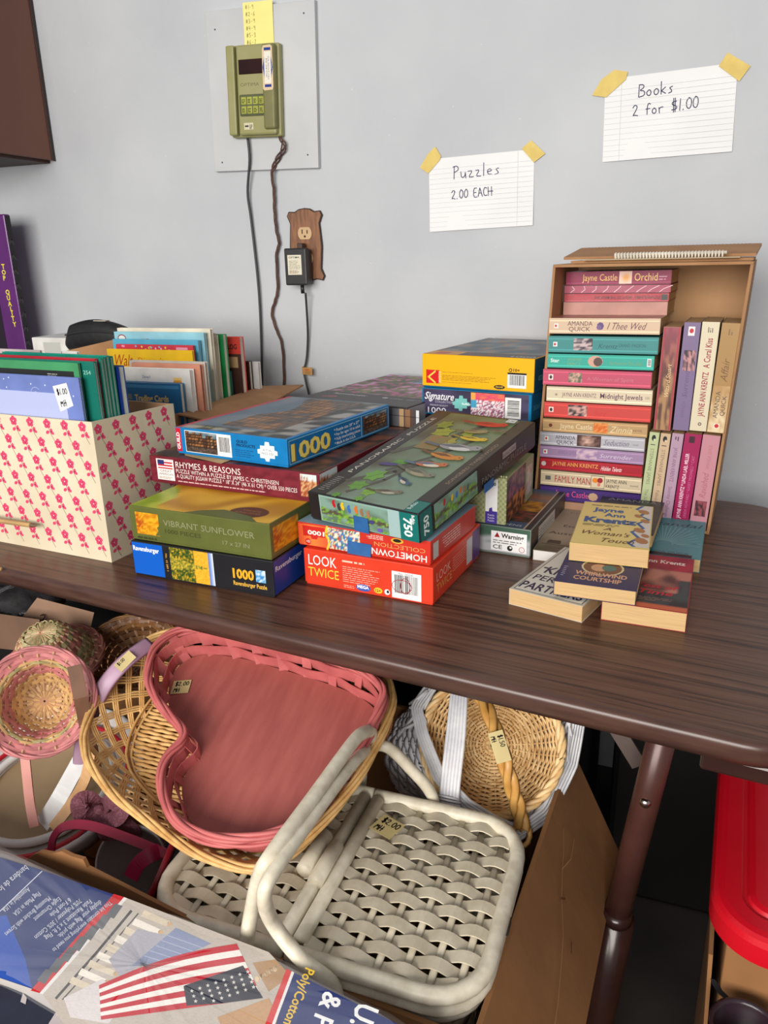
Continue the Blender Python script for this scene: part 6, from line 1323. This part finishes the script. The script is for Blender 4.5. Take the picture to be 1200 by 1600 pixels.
for q in range(6):
    o_ = W_x*((q-2.5)*.0040)
    pts = spline([wpx(701,1256,.044)+o_, wpx(704,1222,.050)+o_, wpx(712,1150,.056)+o_, wpx(717,1090,.052)+o_*.9, wpx(722,1030,.02)+o_*.8], 5); obj('handle_rod', MB().tube(pts, .0026, n=6), white, wb, True)
m = MB(); 
for q in range(3): m.tube([wpx(701,1246+q*5,.046)+W_x*(.013*math.cos(a))+W_n*(.006*math.sin(a)) for a in [2*PI*k/12 for k in range(12)]], .0016, closed=True, n=5)
obj('handle_binding', m, white, wb, True, kind='stuff')
m = MB()
for a, b in (((690,1062),(622,1150)),((668,1078),(640,1100)),((660,1092),(652,1128)),((640,1105),(660,1120)),((650,1130),(626,1140)),((684,1070),(640,1140))): m.tube([wpx(*a, .012), wpx((a[0]+b[0])/2+2, (a[1]+b[1])/2, .014), wpx(*b, .0)], .0022, n=5)
for a, b in (((893,1090),(886,1190)),((880,1095),(893,1150)),((895,1110),(878,1150))): m.tube([wpx(*a, .006), wpx(*b, .006)], .0018, n=5)
wicker(white, 'open_border', m, wb)
# natural round basket
nb_ = mat('pale_willow', (238,204,150), .45, (212,170,112), 60, 4)
N_c = wpx(768, 1160, .016)+W_o; MR = frame(N_c, W_x, W_y, W_n)
rb = thing('round_wicker_basket', 'natural round wicker basket with braided handle inside the white one', 'basket', MR)
pr_ = [(.003,-.044),(.022,-.0435),(.040,-.042),(.056,-.037),(.068,-.027),(.078,-.014),(.086,0)]
def prof_at(t):
    f_ = t*(len(pr_)-1); i = min(int(f_), len(pr_)-2); a, b = pr_[i], pr_[i+1]; k = f_-i; return a[0]+(b[0]-a[0])*k, a[1]+(b[1]-a[1])*k
m = MB(); NS = 28
for j in range(25):
    t_ = (j+1)/26; r0, z0 = prof_at(t_); r1, z1 = prof_at(min(1, t_+.04)); td = Vector((r1-r0, 0, z1-z0)).normalized(); ns = NS if r0 > .03 else 14; k = ns*3
    nn_ = [Vector((-td.z*math.cos(2*PI*i/k), -td.z*math.sin(2*PI*i/k), td.x)) for i in range(k)]
    m.sweep([Vector((r0*math.cos(2*PI*i/k), r0*math.sin(2*PI*i/k), z0))+q*(.0020*math.cos(PI*i/3+PI*j)) for i, q in enumerate(nn_)], .0021, .0017, nrm=nn_, closed=True, n=5)
wicker(nb_, 'woven_bowl', m, rb)
m = MB()
for i in range(NS):
    a = 2*PI*i/NS; m.tube([Vector((prof_at(t)[0]*math.cos(a), prof_at(t)[0]*math.sin(a), prof_at(t)[1])) for t in [k/10 for k in range(11)]], .0014, n=4)
wicker(nb_, 'bowl_spokes', m, rb)
m = MB(); braid(m, [Vector((.087*math.cos(2*PI*i/120), .087*math.sin(2*PI*i/120), .001)) for i in range(120)], .0032, 11, 3); obj('rim_braid', m, nb_, rb, True, kind='stuff')
MRi = MR.inverted()
hpath = [MRi @ (wpx(*q)+W_o) for q in ((735,1070,.020),(757,1100,.050),(772,1135,.066),(783,1170,.072),(793,1205,.066),(803,1240,.050),(811,1268,.034),(816,1296,.026))]
hpth = spline(hpath, 8)
for s_ in range(3):
    pts = []
    for i, q in enumerate(hpth):
        a = 2*PI*(i/26+s_/3); pts.append(q+Vector((.0055*math.cos(a), 0, .004*math.sin(a))))
    obj('handle_strand', MB().sweep(pts, .0052, .0026, nrm=FZ, n=6), mat('honey_cane', (216,166,92), .4, (190,136,66), 40), rb, True)
e_ = hpth[-1]; obj('handle_end', MB().tube([e_+Vector((.010*math.cos(a), .013*math.sin(a)-.006, 0)) for a in [2*PI*k/12 for k in range(12)]], .0032, closed=True, n=6), mat('honey_cane', (216,166,92), .4), rb, True)
q_ = hpath[3]; hd = (hpath[4]-hpath[2]).normalized(); hx_ = Vector((-hd.y, hd.x, 0)).normalized(); hn_ = hx_.cross(hd)
if hn_.z < 0: hn_ = -hn_
tagprint(rb, q_-hx_*.010-hd*.02+hn_*.008, hd, hx_, hn_, .036, .018, ('$1.50', 'MH'), (222,200,150))

# ------------------------------------------------------------------ left pile: woven bowls with pink bands
def bowl(name, label, cpx, y, R0, depth, nrm, cols, rows=22, spokes=28, brim=.5, sx=1.0, grp=None, handle=None):
    """round woven basket with a flared brim; opening faces nrm"""
    n_ = Vector(nrm).normalized(); x_ = (FX-n_*FX.dot(n_)).normalized(); y_ = n_.cross(x_); c = on_y(cpx[0], cpx[1], y)
    t = thing(name, label, 'basket', frame(c, x_, y_, n_), grp)
    pr = [(.0015,-depth),(R0*.35,-depth*.98),(R0*.5,-depth*.8),(R0*brim*1.12,-depth*.45),(R0*brim*1.3,-depth*.18),(R0*.82,-.006),(R0,0)]
    def pa(tt):
        f_ = tt*(len(pr)-1); i = min(int(f_), len(pr)-2); a, b = pr[i], pr[i+1]; k = f_-i; return a[0]+(b[0]-a[0])*k, a[1]+(b[1]-a[1])*k
    groups = {}
    for j in range(rows):
        r0, z0 = pa((j+1)/(rows+1)); r1, z1 = pa(min(1, (j+1.8)/(rows+1))); hw = max(.0012, math.hypot(r1-r0, z1-z0)*.62)
        col = cols[j % len(cols)]; mb = groups.setdefault(col, MB()); k = spokes*3
        pts = [Vector((r0*sx*math.cos(2*PI*i/k), r0*math.sin(2*PI*i/k), z0)) for i in range(k)]
        td = Vector((r1-r0, 0, z1-z0)).normalized(); nr_ = [Vector((-td.z*math.cos(2*PI*i/k), -td.z*math.sin(2*PI*i/k), td.x)) for i in range(k)]
        pts = [p_+q*(.0014*math.cos(PI*i/3+PI*j)) for i, (p_, q) in enumerate(zip(pts, nr_))]
        mb.sweep(pts, hw, .0006, nrm=nr_, closed=True, flat=True)
    for col, mb in groups.items(): obj('woven_rows', mb, mat('splint_%d_%d_%d' % col, col, .5, tuple(v*.84 for v in col), 40), t, kind='stuff')
    m = MB()
    for i in range(spokes):
        a = 2*PI*i/spokes; m.tube([Vector((pa(q/9)[0]*sx*math.cos(a), pa(q/9)[0]*math.sin(a), pa(q/9)[1])) for q in range(10)], .0017, n=4)
    obj('spokes', m, mat('splint_spoke', (206,164,130), .5), t, kind='stuff')
    m = MB(); braid(m, [Vector((R0*sx*math.cos(2*PI*i/100), R0*math.sin(2*PI*i/100), 0)) for i in range(100)], .0018, 6, 3); obj('rim_braid', m, mat('splint_%d_%d_%d' % cols[-1], cols[-1], .5), t, True, kind='stuff')
    return t
PK, NA, OL = (206,128,128), (218,178,120), (176,166,116)
bwl = bowl('pink_banded_basket', 'round woven basket with pink bands at the far left of the carton', (60, 1096), -.985, .067, .058, (.55,-.66,.50), [NA,NA,NA,NA,NA,NA,PK,PK,PK,NA,OL,NA,PK,PK,PK], rows=15, brim=.56, spokes=20)
obj('handle_strip', MB().sweep([bwl.matrix_world.inverted() @ on_y(*q) for q in ((116,1040,-.955),(126,1090,-.965),(138,1150,-.965),(148,1200,-.96))], .0085, .0012, nrm=FZ, flat=True), mat('brown_splint', (122,84,62), .6, (104,70,50), 30), bwl)
b2 = bowl('upturned_straw_basket', 'upturned olive straw basket behind the pink banded one', (84, 1032), -.87, .070, .055, (-.05,.30,-.95), [OL,OL,OL,(186,150,100),(170,110,90),OL,(186,120,104),(176,110,96)], rows=16, brim=.6)
b3 = bowl('dark_oval_basket', 'dark brown oval basket with pale rim at the back of the carton', (205, 1018), -.80, .062, .045, (.05,-.55,.8), [(132,86,48),(116,74,40),(150,104,60)], rows=14, brim=.68, sx=1.25)
# lilac band
lp = spline([on_y(*q) for q in ((236,1004,-.86),(200,1030,-.90),(170,1062,-.925),(150,1096,-.94),(138,1130,-.95),(128,1170,-.955),(126,1200,-.95))], 6)
lo0 = lp[-1]; lt = thing('lilac_hoop', 'smooth lilac painted wooden hoop handle with a price tag', 'basket handle', lo0)
vdir = (CAM-lp[8]).normalized()
obj('hoop', MB().sweep([q-lo0 for q in lp], .0105, .0018, nrm=Vector((.45,-.6,.65)), n=8), mat('lilac_paint', (176,140,164), .4, (164,128,152), 12), lt, True)
d0 = (lp[10]-lp[6]).normalized(); nz_ = Vector((.45,-.6,.65)); nz_ = (nz_-d0*nz_.dot(d0)).normalized()
tagprint(lt, lp[9]-lo0+nz_*.0022-d0.cross(nz_)*.007-d0*-.0, -d0, nz_.cross(-d0), nz_, .026, .014, ('$1.00',), (196,180,130))
# ------------------------------------------------------------------ white tray with red ring
wz = .485; wc = on_z(70, 1220, wz); w_r = (on_z(72, 1310, wz)-wc).length
wt_ = thing('white_round_tray', 'white round tin tray with a red inner ring at the lower left', 'tray', frame(wc, FX, Vector((0,.97,.24)).normalized(), Vector((0,-.24,.97)).normalized()))
rr = w_r*1.12
obj('tray_body', MB().lathe([(0,-.03),(rr*.9,-.03),(rr*.97,-.012),(rr,0),(rr*1.0,.004),(rr*.955,.006),(rr*.93,0),(rr*.9,-.012),(rr*.88,-.022),(0,-.024)], 60), mat('white_enamel', (232,230,228), .3, (220,216,214), 12), wt_, True)
obj('red_ring', MB().tube([Vector((rr*.80*math.cos(2*PI*i/60), rr*.80*math.sin(2*PI*i/60), -.012)) for i in range(60)], .0035, closed=True, n=6), mat('red_paint', (196,28,44), .35), wt_, True)
obj('inner_ring', MB().tube([Vector((rr*.66*math.cos(2*PI*i/60), rr*.66*math.sin(2*PI*i/60), -.010)) for i in range(60)], .0055, closed=True, n=8), mat('white_enamel', (232,230,228), .3), wt_, True)
obj('inner_disc', MB().lathe([(0,-.018),(rr*.64,-.018),(rr*.64,-.0235)], 50), mat('tan_disc', (176,150,116), .6, (160,134,102), 8), wt_)
def slat(name, label, pts, hw, th_, m_, nrm=(.2,-.7,.7), cat='slat'):
    P_ = [on_y(*q) for q in pts]; o_ = P_[-1].copy()
    return one(name, MB().sweep([q-o_ for q in spline(P_, 5)], hw, th_, nrm=Vector(nrm), flat=True), m_, label, cat, M=Matrix.Translation(o_))
slat('white_handle_slat', 'flat white painted wooden slat crossing the round tray', [(142,1160,-.93),(120,1200,-.955),(92,1250,-.985),(68,1288,-1.0)], .0115, .003, mat('white_gloss_paint', (236,236,236), .3), cat='slat')
slat('pink_handle_strip', 'pink wooden handle strip hanging below the pink banded basket', [(38,1170,-.985),(42,1210,-.995),(47,1255,-1.005),(54,1292,-1.015)], .0062, .0012, mat('pink_splint', (206,140,128), .5), cat='handle')
slat('tan_handle_strip', 'tan bent wooden handle strip beside the white slat', [(142,1170,-.975),(134,1215,-.985),(112,1255,-.998),(82,1295,-1.018)], .0072, .0012, mat('tan_splint', (206,160,112), .5, (186,140,94), 40), cat='handle')
# bow
bwm = mat('mauve_dotted_fabric', (120,66,78), .8, (138,86,98), 400, 0, lo=.48, hi=.6)
bo = on_y(156, 1266, -1.005); bt = thing('fabric_bow', 'mauve dotted fabric ribbon bow hanging from the tray basket', 'bow', bo)
for nm, pts, hw in (('loop', [(156,1266,-1.0),(138,1250,-1.01),(124,1254,-1.02),(130,1272,-1.02),(154,1270,-1.006)], .011), ('loop', [(158,1266,-1.0),(174,1250,-1.01),(190,1260,-1.02),(182,1278,-1.02),(160,1270,-1.006)], .011), ('tail', [(158,1268,-1.006),(162,1289,-1.015),(173,1310,-1.015),(176,1326,-1.01)], .011), ('tail', [(160,1268,-1.006),(180,1280,-1.01),(202,1296,-1.01),(212,1314,-1.005)], .010)):
    obj(nm, MB().sweep([q-bo for q in spline([on_y(*q) for q in pts], 6)], hw, .0006, nrm=Vector((.25,-.6,.75)), flat=True), bwm, bt)
obj('knot', MB().lathe([(0,-.008),(.006,-.006),(.008,0),(.006,.006),(0,.008)], 12), bwm, bt, True)
slat('magenta_strap', 'flat magenta plastic strap curving across the front of the pile', [(80,1332,-1.055),(84,1308,-1.05),(102,1291,-1.045),(140,1290,-1.04),(200,1310,-1.03),(250,1330,-1.02),(292,1345,-1.015)], .0055, .0010, mat('magenta_plastic', (176,40,76), .35), nrm=(.0,-.55,.8), cat='strap')
# craft odds and ends
def place(px, py, y): return Matrix.Translation(on_y(px, py, y))
bt_ = on_y(266, 1376, -1.045)
tin = thing('black_tin', 'glossy black round tin with a red rim lying in the carton', 'tin', Matrix.Translation(bt_) @ Vector((-.86,-.28,.42)).to_track_quat('Z', 'Y').to_matrix().to_4x4())
obj('tin_body', MB().lathe([(0,-.042),(.058,-.042),(.06,-.040),(.06,.012),(.056,.014),(.054,.008),(0,.006)], 40), mat('black_gloss', (18,18,20), .15, (26,26,28), 30), tin, True); obj('tin_rim', MB().tube([Vector((.0595*math.cos(2*PI*i/48), .0595*math.sin(2*PI*i/48), .014)) for i in range(48)], .004, closed=True, n=8), mat('dark_red_rim', (140,20,36), .3), tin, True); obj('tin_face', MB().lathe([(0,.010),(.054,.010),(.054,.007)], 40), mat('plum_card', (120,50,60), .6), tin)
gd = on_y(206, 1350, -1.02)
gp = thing('grey_disc', 'grey round lid with pale rim standing in the carton', 'lid', Matrix.Translation(gd) @ Vector((.2,-.83,.52)).to_track_quat('Z', 'Y').to_matrix().to_4x4())
obj('disc', MB().lathe([(0,-.003),(.044,-.003),(.046,0),(.044,.003),(.040,.001),(0,.001)], 40), mat('grey_tin', (120,112,110), .4), gp, True); obj('disc_rim', MB().tube([Vector((.045*math.cos(2*PI*i/40), .045*math.sin(2*PI*i/40), .002)) for i in range(40)], .0018, closed=True, n=6), mat('pale_rim', (200,196,196), .3), gp, True)
ys = on_y(150, 1330, -1.005); m = MB(); rd = random.Random(3)
for q in range(12):
    a0 = rd.uniform(-.35, .35); m.tube([Vector((.026*math.cos(a)*(1+.1*a0), .012*math.sin(a+a0)+.006*a0, .022*math.sin(a))) for a in [2*PI*k/18 for k in range(18)]], .0036, closed=True, n=6)
one('yarn_skein', m, mat('blue_yarn', (60,120,150), .9, (30,74,104), 90), 'skein of blue yarn beside the magenta strap', 'yarn', smooth=True, M=Matrix.Translation(ys))
cs = on_y(240, 1340, -.99)
def cloth(u, v): return Vector(((u-.5)*.11+.01*math.sin(v*9), (v-.5)*.06, .012*math.sin(u*8+v*5)+.012*math.cos(v*11)))
m = MB(); m.grid(cloth, 22, 14); m.grid(lambda u, v: cloth(u, v)-Vector((0,0,.001)), 22, 14)
ck = mat('patterned_cloth', (40,90,150), .8, (214,170,40), 26, 1, lo=.47, hi=.53); one('patterned_cloth', m, ck, 'blue and yellow patterned cloth bundled behind the black tin', 'cloth', smooth=True, M=Matrix.Translation(cs) @ Matrix.Rotation(R(50), 4, 'X'))
slat('pink_ribbon', 'crumpled bright pink ribbon between the cloth and the black tin', [(204,1372,-1.05),(216,1350,-1.04),(234,1336,-1.03),(250,1330,-1.02)], .009, .0008, mat('pink_satin', (190,30,84), .4), nrm=(.3,-.6,.7), cat='ribbon')

# ------------------------------------------------------------------ flag kit in clear wrap across the front of the carton
K_n = Vector((0,-math.sin(R(14)),math.cos(R(14)))); K_o = Vector((-.40,-1.20,.572))
def kpx(px, py): return on_pl(px, py, K_o, K_n)
outl = [(-90,1290),(0,1318),(60,1345),(180,1397),(300,1443),(430,1488),(520,1535),(620,1585),(700,1640),(640,1760),(420,1840),(250,1700),(110,1592),(20,1537),(-60,1508),(-120,1470)]
top_ = [kpx(*q) for q in outl]; kc = sum(top_, Vector((0,0,0)))/len(top_)
fk = thing('flag_kit_package', 'clear-wrapped flag kit printed with a flag lying on the carton front', 'package', kc-K_n*.05)
ko = kc-K_n*.05
rg = resample(top_, 60); m = MB(); rings = []
for (d, sc) in ((0,.0),(0,.55),(-.001,.86),(-.006,.95),(-.018,1.0),(-.034,.985),(-.044,.93),(-.047,.7),(-.047,0)):
    rings.append([(kc+(q-kc)*sc+K_n*d)-ko for q in rg])
vs = [v for r_ in rings for v in r_]; fs = []
for a in range(len(rings)-1):
    for i in range(60): fs.append((a*60+i, a*60+(i+1) % 60, (a+1)*60+(i+1) % 60, (a+1)*60+i))
m.add(vs, fs); obj('packet', m, mat('printed_packet_paper', (178,170,164), .4, (150,146,150), 10), fk, True)
p = Print(1, 1)
def P_(*pts): return [(x, -y) for x, y in pts]
def pf(x, y, d): return kpx(x, -y)+K_n*(d+.0002)-ko
p.poly(P_((-60,1322),(60,1358),(178,1398),(190,1402),(118,1470),(58,1548),(-40,1515)), (44,58,110)); p.poly(P_((-40,1440),(10,1430),(40,1500),(50,1544),(-40,1515)), (40,80,170))
p.poly(P_((178,1397),(194,1402),(62,1552),(48,1548)), (196,42,46)); p.poly(P_((194,1402),(199,1404),(67,1554),(62,1552)), (226,222,220))
p.poly(P_((199,1404),(420,1488),(455,1525),(440,1600),(330,1640),(100,1600),(67,1554)), (190,180,170))
for i in range(7): x = 180-i*18; y = 1424+i*17; p.poly(P_((x,y-12),(x+12,y-8),(x-2,y+12),(x-14,y+6)), (96,98,104), i == 0)
p.line(P_((205,1424),(150,1490),(88,1560)), 4, (70,66,66)); p.line(P_((216,1428),(160,1494),(98,1562)), 2, (80,74,70))
for i in range(9): x = 266-i*14; y = 1440+i*13; p.poly(P_((x-40,y-18),(x,y),(x-6,y+8),(x-46,y-8)), (236,228,216) if i % 2 else (214,200,178), i == 0); p.ell(x-1, -(y+4), 4, 4, (206,170,130), 8, up=False)
p.poly(P_((215,1452),(272,1464),(190,1530),(170,1500)), (170,168,178)); p.poly(P_((275,1450),(330,1475),(250,1510),(205,1510)), (136,146,176))
for i in range(6): p.line(P_((262-i*9,1462+i*8),(318-i*10,1482+i*7)), 1.2, (176,182,204), i == 0)
p.poly(P_((100,1560),(160,1530),(200,1560),(170,1600),(110,1590)), (214,206,206)); p.poly(P_((340,1590),(420,1560),(440,1600),(360,1640)), (190,150,110)); p.poly(P_((395,1505),(430,1500),(455,1525),(420,1550)), (176,140,104))
for i in range(5): p.ell(402+i*7, -(1530-i*4), 3.4, 5, (222,196,160), 8, up=False)
# the printed flag: stripes run from its left edge to the canton
A, B, C_, D = (155,1540), (370,1475), (410,1560), (158,1594)
def fq(u, v): 
    bow_ = -10*math.sin(PI*u)*(1-v)
    return (A[0]*(1-u)*(1-v)+B[0]*u*(1-v)+C_[0]*u*v+D[0]*(1-u)*v, A[1]*(1-u)*(1-v)+B[1]*u*(1-v)+C_[1]*u*v+D[1]*(1-u)*v+bow_)
for i in range(9):
    c = (190,30,46) if i % 2 == 0 else (238,232,226); v0, v1 = i/9, (i+1)/9
    up_ = [fq(k/8, v0) for k in range(9)]; dn = [fq(k/8, v1) for k in range(8, -1, -1)]; p.poly(P_(*(up_+dn)), c, i == 0)
p.poly(P_((287,1541),(380,1509),(411,1560),(350,1568),(292,1572)), (40,42,56))
rd = random.Random(5)
for j in range(4):
    for i in range(8):
        x = 300+i*12.5+j*3; y = 1549-i*4.3+j*8
        if y < 1567-.02*(x-290) and x < 402:
            st5 = [(x+(3.4 if k % 2 == 0 else 1.4)*math.sin(2*PI*k/10), y-(3.4 if k % 2 == 0 else 1.4)*math.cos(2*PI*k/10)) for k in range(10)]; p.poly(P_(*st5), (214,210,206), (i+j) == 0)
# right hand panel
p.poly(P_((455,1518),(700,1640),(640,1720),(420,1640)), (34,48,106)); p.poly(P_((448,1514),(456,1518),(424,1604),(414,1602)), (206,60,60)); p.poly(P_((456,1518),(460,1520),(428,1606),(424,1604)), (232,228,226))
p.text('Poly/Cotton Flag', 478, -1512, 22, (226,186,60), rot=R(-112), bold=.02, width=130); p.text('& POLE', 508, -1548, 44, (238,238,238), rot=R(-112), bold=.02, width=130); p.text('U.S. FLAG', 560, -1566, 50, (238,238,238), rot=R(-112), bold=.02, width=170)
for i, s_ in enumerate(('This kit contains everything you need to', 'display your flag with pride.', 'Fade Resistant 3 x 5 ft. Flag', '70% Polyester / 30% Cotton', '6 Foot Pole', 'Eagle Ornament', 'Mounting Bracket with Screws', 'Flag Made in USA', 'Assembled in USA')):
    x = 172-i*16; y = 1408-i*1.2+max(0, i-6)*-6; p.text(s_, x, -y, 11 if i else 10, (206,210,226), rot=R(-140), width=(118,86,92,92,40,52,90,52,54)[i]*1.0, up=(i == 0))
p.text('bandera de los', 40, -1352, 14, (210,214,228), rot=R(-140), width=60); p.line(P_((66,1362),(0,1425)), 1.4, (206,210,226))
p.build('packet_print', PR, fk, None, 2e-5, fn=pf)
m = MB(); rr_ = []
for (d, sc) in ((.0016,.0),(.0016,.6),(.001,.9),(-.004,.99),(-.018,1.035),(-.036,1.03)):
    rr_.append([(kc+(q-kc)*sc+K_n*(d+.0012*math.sin(i*1.7+sc*9)))-ko for i, q in enumerate(rg)])
vs = [v for r_ in rr_ for v in r_]; fs = []
for a in range(len(rr_)-1):
    for i in range(60): fs.append((a*60+i, a*60+(i+1) % 60, (a+1)*60+(i+1) % 60, (a+1)*60+i))
m.add(vs, fs); obj('clear_wrap', m, mat('clear_polybag', (240,242,246), .06, alpha=.10), fk, True, label='thin clear plastic bag around the packet')

nvp = [on_z(px, py, .545) for px, py in ((-60,1525),(30,1548),(120,1605),(190,1680),(60,1800),(-150,1720))]
nvo = nvp[0].copy(); m = MB(); k = len(nvp); m.add([q-nvo for q in nvp]+[q-nvo-Vector((0,0,.02)) for q in nvp], [tuple(range(k)), tuple(range(2*k-1, k-1, -1))]+[(i, k+i, k+(i+1) % k, (i+1) % k) for i in range(k)])
nv = thing('navy_star_cloth', 'folded navy cloth with pale stars beneath the flag kit', 'cloth', nvo)
obj('cloth', m, mat('navy_cloth', (28,32,52), .8, (40,44,66), 12, 4, bump=.002, bscale=14), nv)
p = Print(1,1); p.poly(P_((90,1578),(112,1590),(122,1612),(82,1612),(76,1600)), (206,196,196)); p.poly(P_((36,1552),(42,1560),(40,1570),(32,1566)), (206,196,196)); p.build('star_print', PM, nv, None, 2e-5, fn=lambda x, y, d: on_z(x, -y, .545)+FZ*(d+.0004)-nvo)
# ------------------------------------------------------------------ things in the shadow behind, and added dark filler bins
one('cardboard_sheet', MB().hull([on_y(0,1010,-.80), on_y(128,1040,-.80), on_y(128,1040,-.797), on_y(0,1010,-.797), on_y(58,934,-.80), on_y(147,957,-.80), on_y(147,957,-.797), on_y(58,934,-.797)]), mat('grey_brown_board', (150,118,96), .85), 'brown cardboard sheet standing behind the baskets at the left', 'cardboard')
one('small_carton', MB().hull([on_y(-30,1010,-.84), on_y(60,1020,-.84), on_y(60,1020,-.74), on_y(-30,1010,-.74), on_y(-30,955,-.84), on_y(62,968,-.84), on_y(62,968,-.74), on_y(-30,955,-.74)]), mat('dull_brown_board', (112,84,66), .85), 'small dull brown carton at the far left under the table', 'carton')
hw = on_y(64, 972, -.803)
hk = thing('wire_hooks', 'thin bent wire hanger hooks leaning on the cardboard sheet', 'hook', hw)
for pts in ([(60,982),(57,975),(63,972),(66,980),(60,984),(64,972),(70,964),(68,960),(63,962)], [(84,986),(85,978),(89,976),(91,979)]): obj('wire', MB().tube([q-hw for q in spline([on_y(x, y, -.804) for x, y in pts], 5)], .0008, n=5), mat('dark_wire', (44,36,32), .4, metal=.6), hk, True)
filler_m = mat('black_filler', (16,15,16), .5, (22,20,20), 8)
def filler_bin(label, x0, x1, y0, y1, h):  # invented black bins, added so the depth under the table stays dark
    t = thing('dark_filler_bin', label, 'bin', (x0, y0, 0), 'black filler bins added to darken the space under the table')
    obj('filler_body', MB().rbox(.01,.01,0,x1-x0-.01,y1-y0-.01,h-.03,.012), filler_m, t); obj('filler_lid', MB().rbox(0,0,h-.035,x1-x0,y1-y0,h,.01), filler_m, t)
filler_bin('black filler bin added to darken the space under the left end of the table', -1.52, -.80, -.60, -.12, .60); filler_bin('black filler bin added to darken the space under the middle of the table', -.78, -.07, -.58, -.08, .62); filler_bin('black filler bin added to darken the space under the right end of the table', -.05, .60, -.40, -.06, .64)
bp_ = on_y(38, 945, -.74); m = MB()
def bag(u, v): 
    a = 2*PI*u; r_ = .05*math.sin(PI*v)**.6; return Vector((r_*1.3*math.cos(a)*(1+.15*math.sin(5*a+v*7)), r_*math.sin(a)*(1+.12*math.cos(4*a-v*5)), -.04+.075*v))
m.grid(bag, 28, 14); one('plastic_bag', m, mat('grey_black_bag', (40,38,40), .25, (60,58,60), 20, bump=.004, bscale=40), 'crumpled dark plastic bag under the table at the far left', 'bag', smooth=True, M=Matrix.Translation(bp_))

# ------------------------------------------------------------------ red lidded box on a carton, right
redp = mat('glossy_red_plastic', (200,16,34), .28, (186,12,28), 6, 3, bump=.0003, bscale=30)
rc = thing('support_carton', 'brown carton under the red plastic lid at the right', 'carton', pose((.098, -.968, 0), -4))
obj('body', MB().rbox(0,0,0,.40,.36,.518,.003), kraft2, rc); obj('side_flap', MB().hull([Vector(q) for q in ((-.004,.0,.30),(-.001,.0,.30),(-.001,.36,.30),(-.004,.36,.30),(-.014,.0,.50),(-.010,.0,.50),(-.010,.36,.50),(-.014,.36,.50))]), kraft2, rc)
rci = rc.matrix_world.inverted(); fo_ = rc.matrix_world @ Vector((0,0,0)); fn2 = (rc.matrix_world.to_3x3() @ -FY)
def rcp(x, y): v = rci @ on_pl(x, y, fo_, fn2); return (v.x, v.z)
lg = Print(.4,.5); lg.poly([rcp(*q) for q in ((1110,1528),(1118,1531),(1128,1547),(1142,1560),(1156,1567),(1157,1571),(1140,1567),(1123,1553),(1112,1537))], (22,20,22)); lg.build('printed_swoosh', PM, rc, (Vector((0,0,0)), FX, FZ, -FY))
rl = thing('red_plastic_lid', 'glossy red plastic tote lid resting on the carton at the right', 'lid', pose((.079, -.985, .519), -4))
def lid_rings(prof, w0, d0, r0, k=8):
    vs = []; fs = []; n_ = None
    for g, z in prof:
        o_ = rrect(g, g, w0-g, d0-g, max(.004, r0-g), k); n_ = len(o_); vs += [(x, y, z) for x, y in o_]
    for a in range(len(prof)-1):
        for i in range(n_): fs.append((a*n_+i, a*n_+(i+1) % n_, (a+1)*n_+(i+1) % n_, (a+1)*n_+i))
    fs.append(tuple(range((len(prof)-1)*n_, len(prof)*n_))); return MB().add(vs, fs)
obj('lid_shell', lid_rings([(.003,0),(0,.003),(0,.024),(.002,.030),(.006,.0325),(.012,.0335),(.027,.0335),(.0295,.0315),(.032,.0315),(.0345,.0345),(.040,.0360),(.10,.0368)], .43, .40, .055, 20), redp, rl, False)
cup = on_y(1166, 1612, -1.02)
one('dark_flower_pot', MB().lathe([(.0,-.06),(.022,-.06),(.032,0),(.033,.003),(.030,.004),(.028,0),(.020,-.05),(0,-.05)], 28), mat('plum_plastic', (44,30,38), .3), 'dark plum plastic pot at the bottom right corner before the carton', 'pot', smooth=True, M=Matrix.Translation(cup))
bpy.context.view_layer.update()
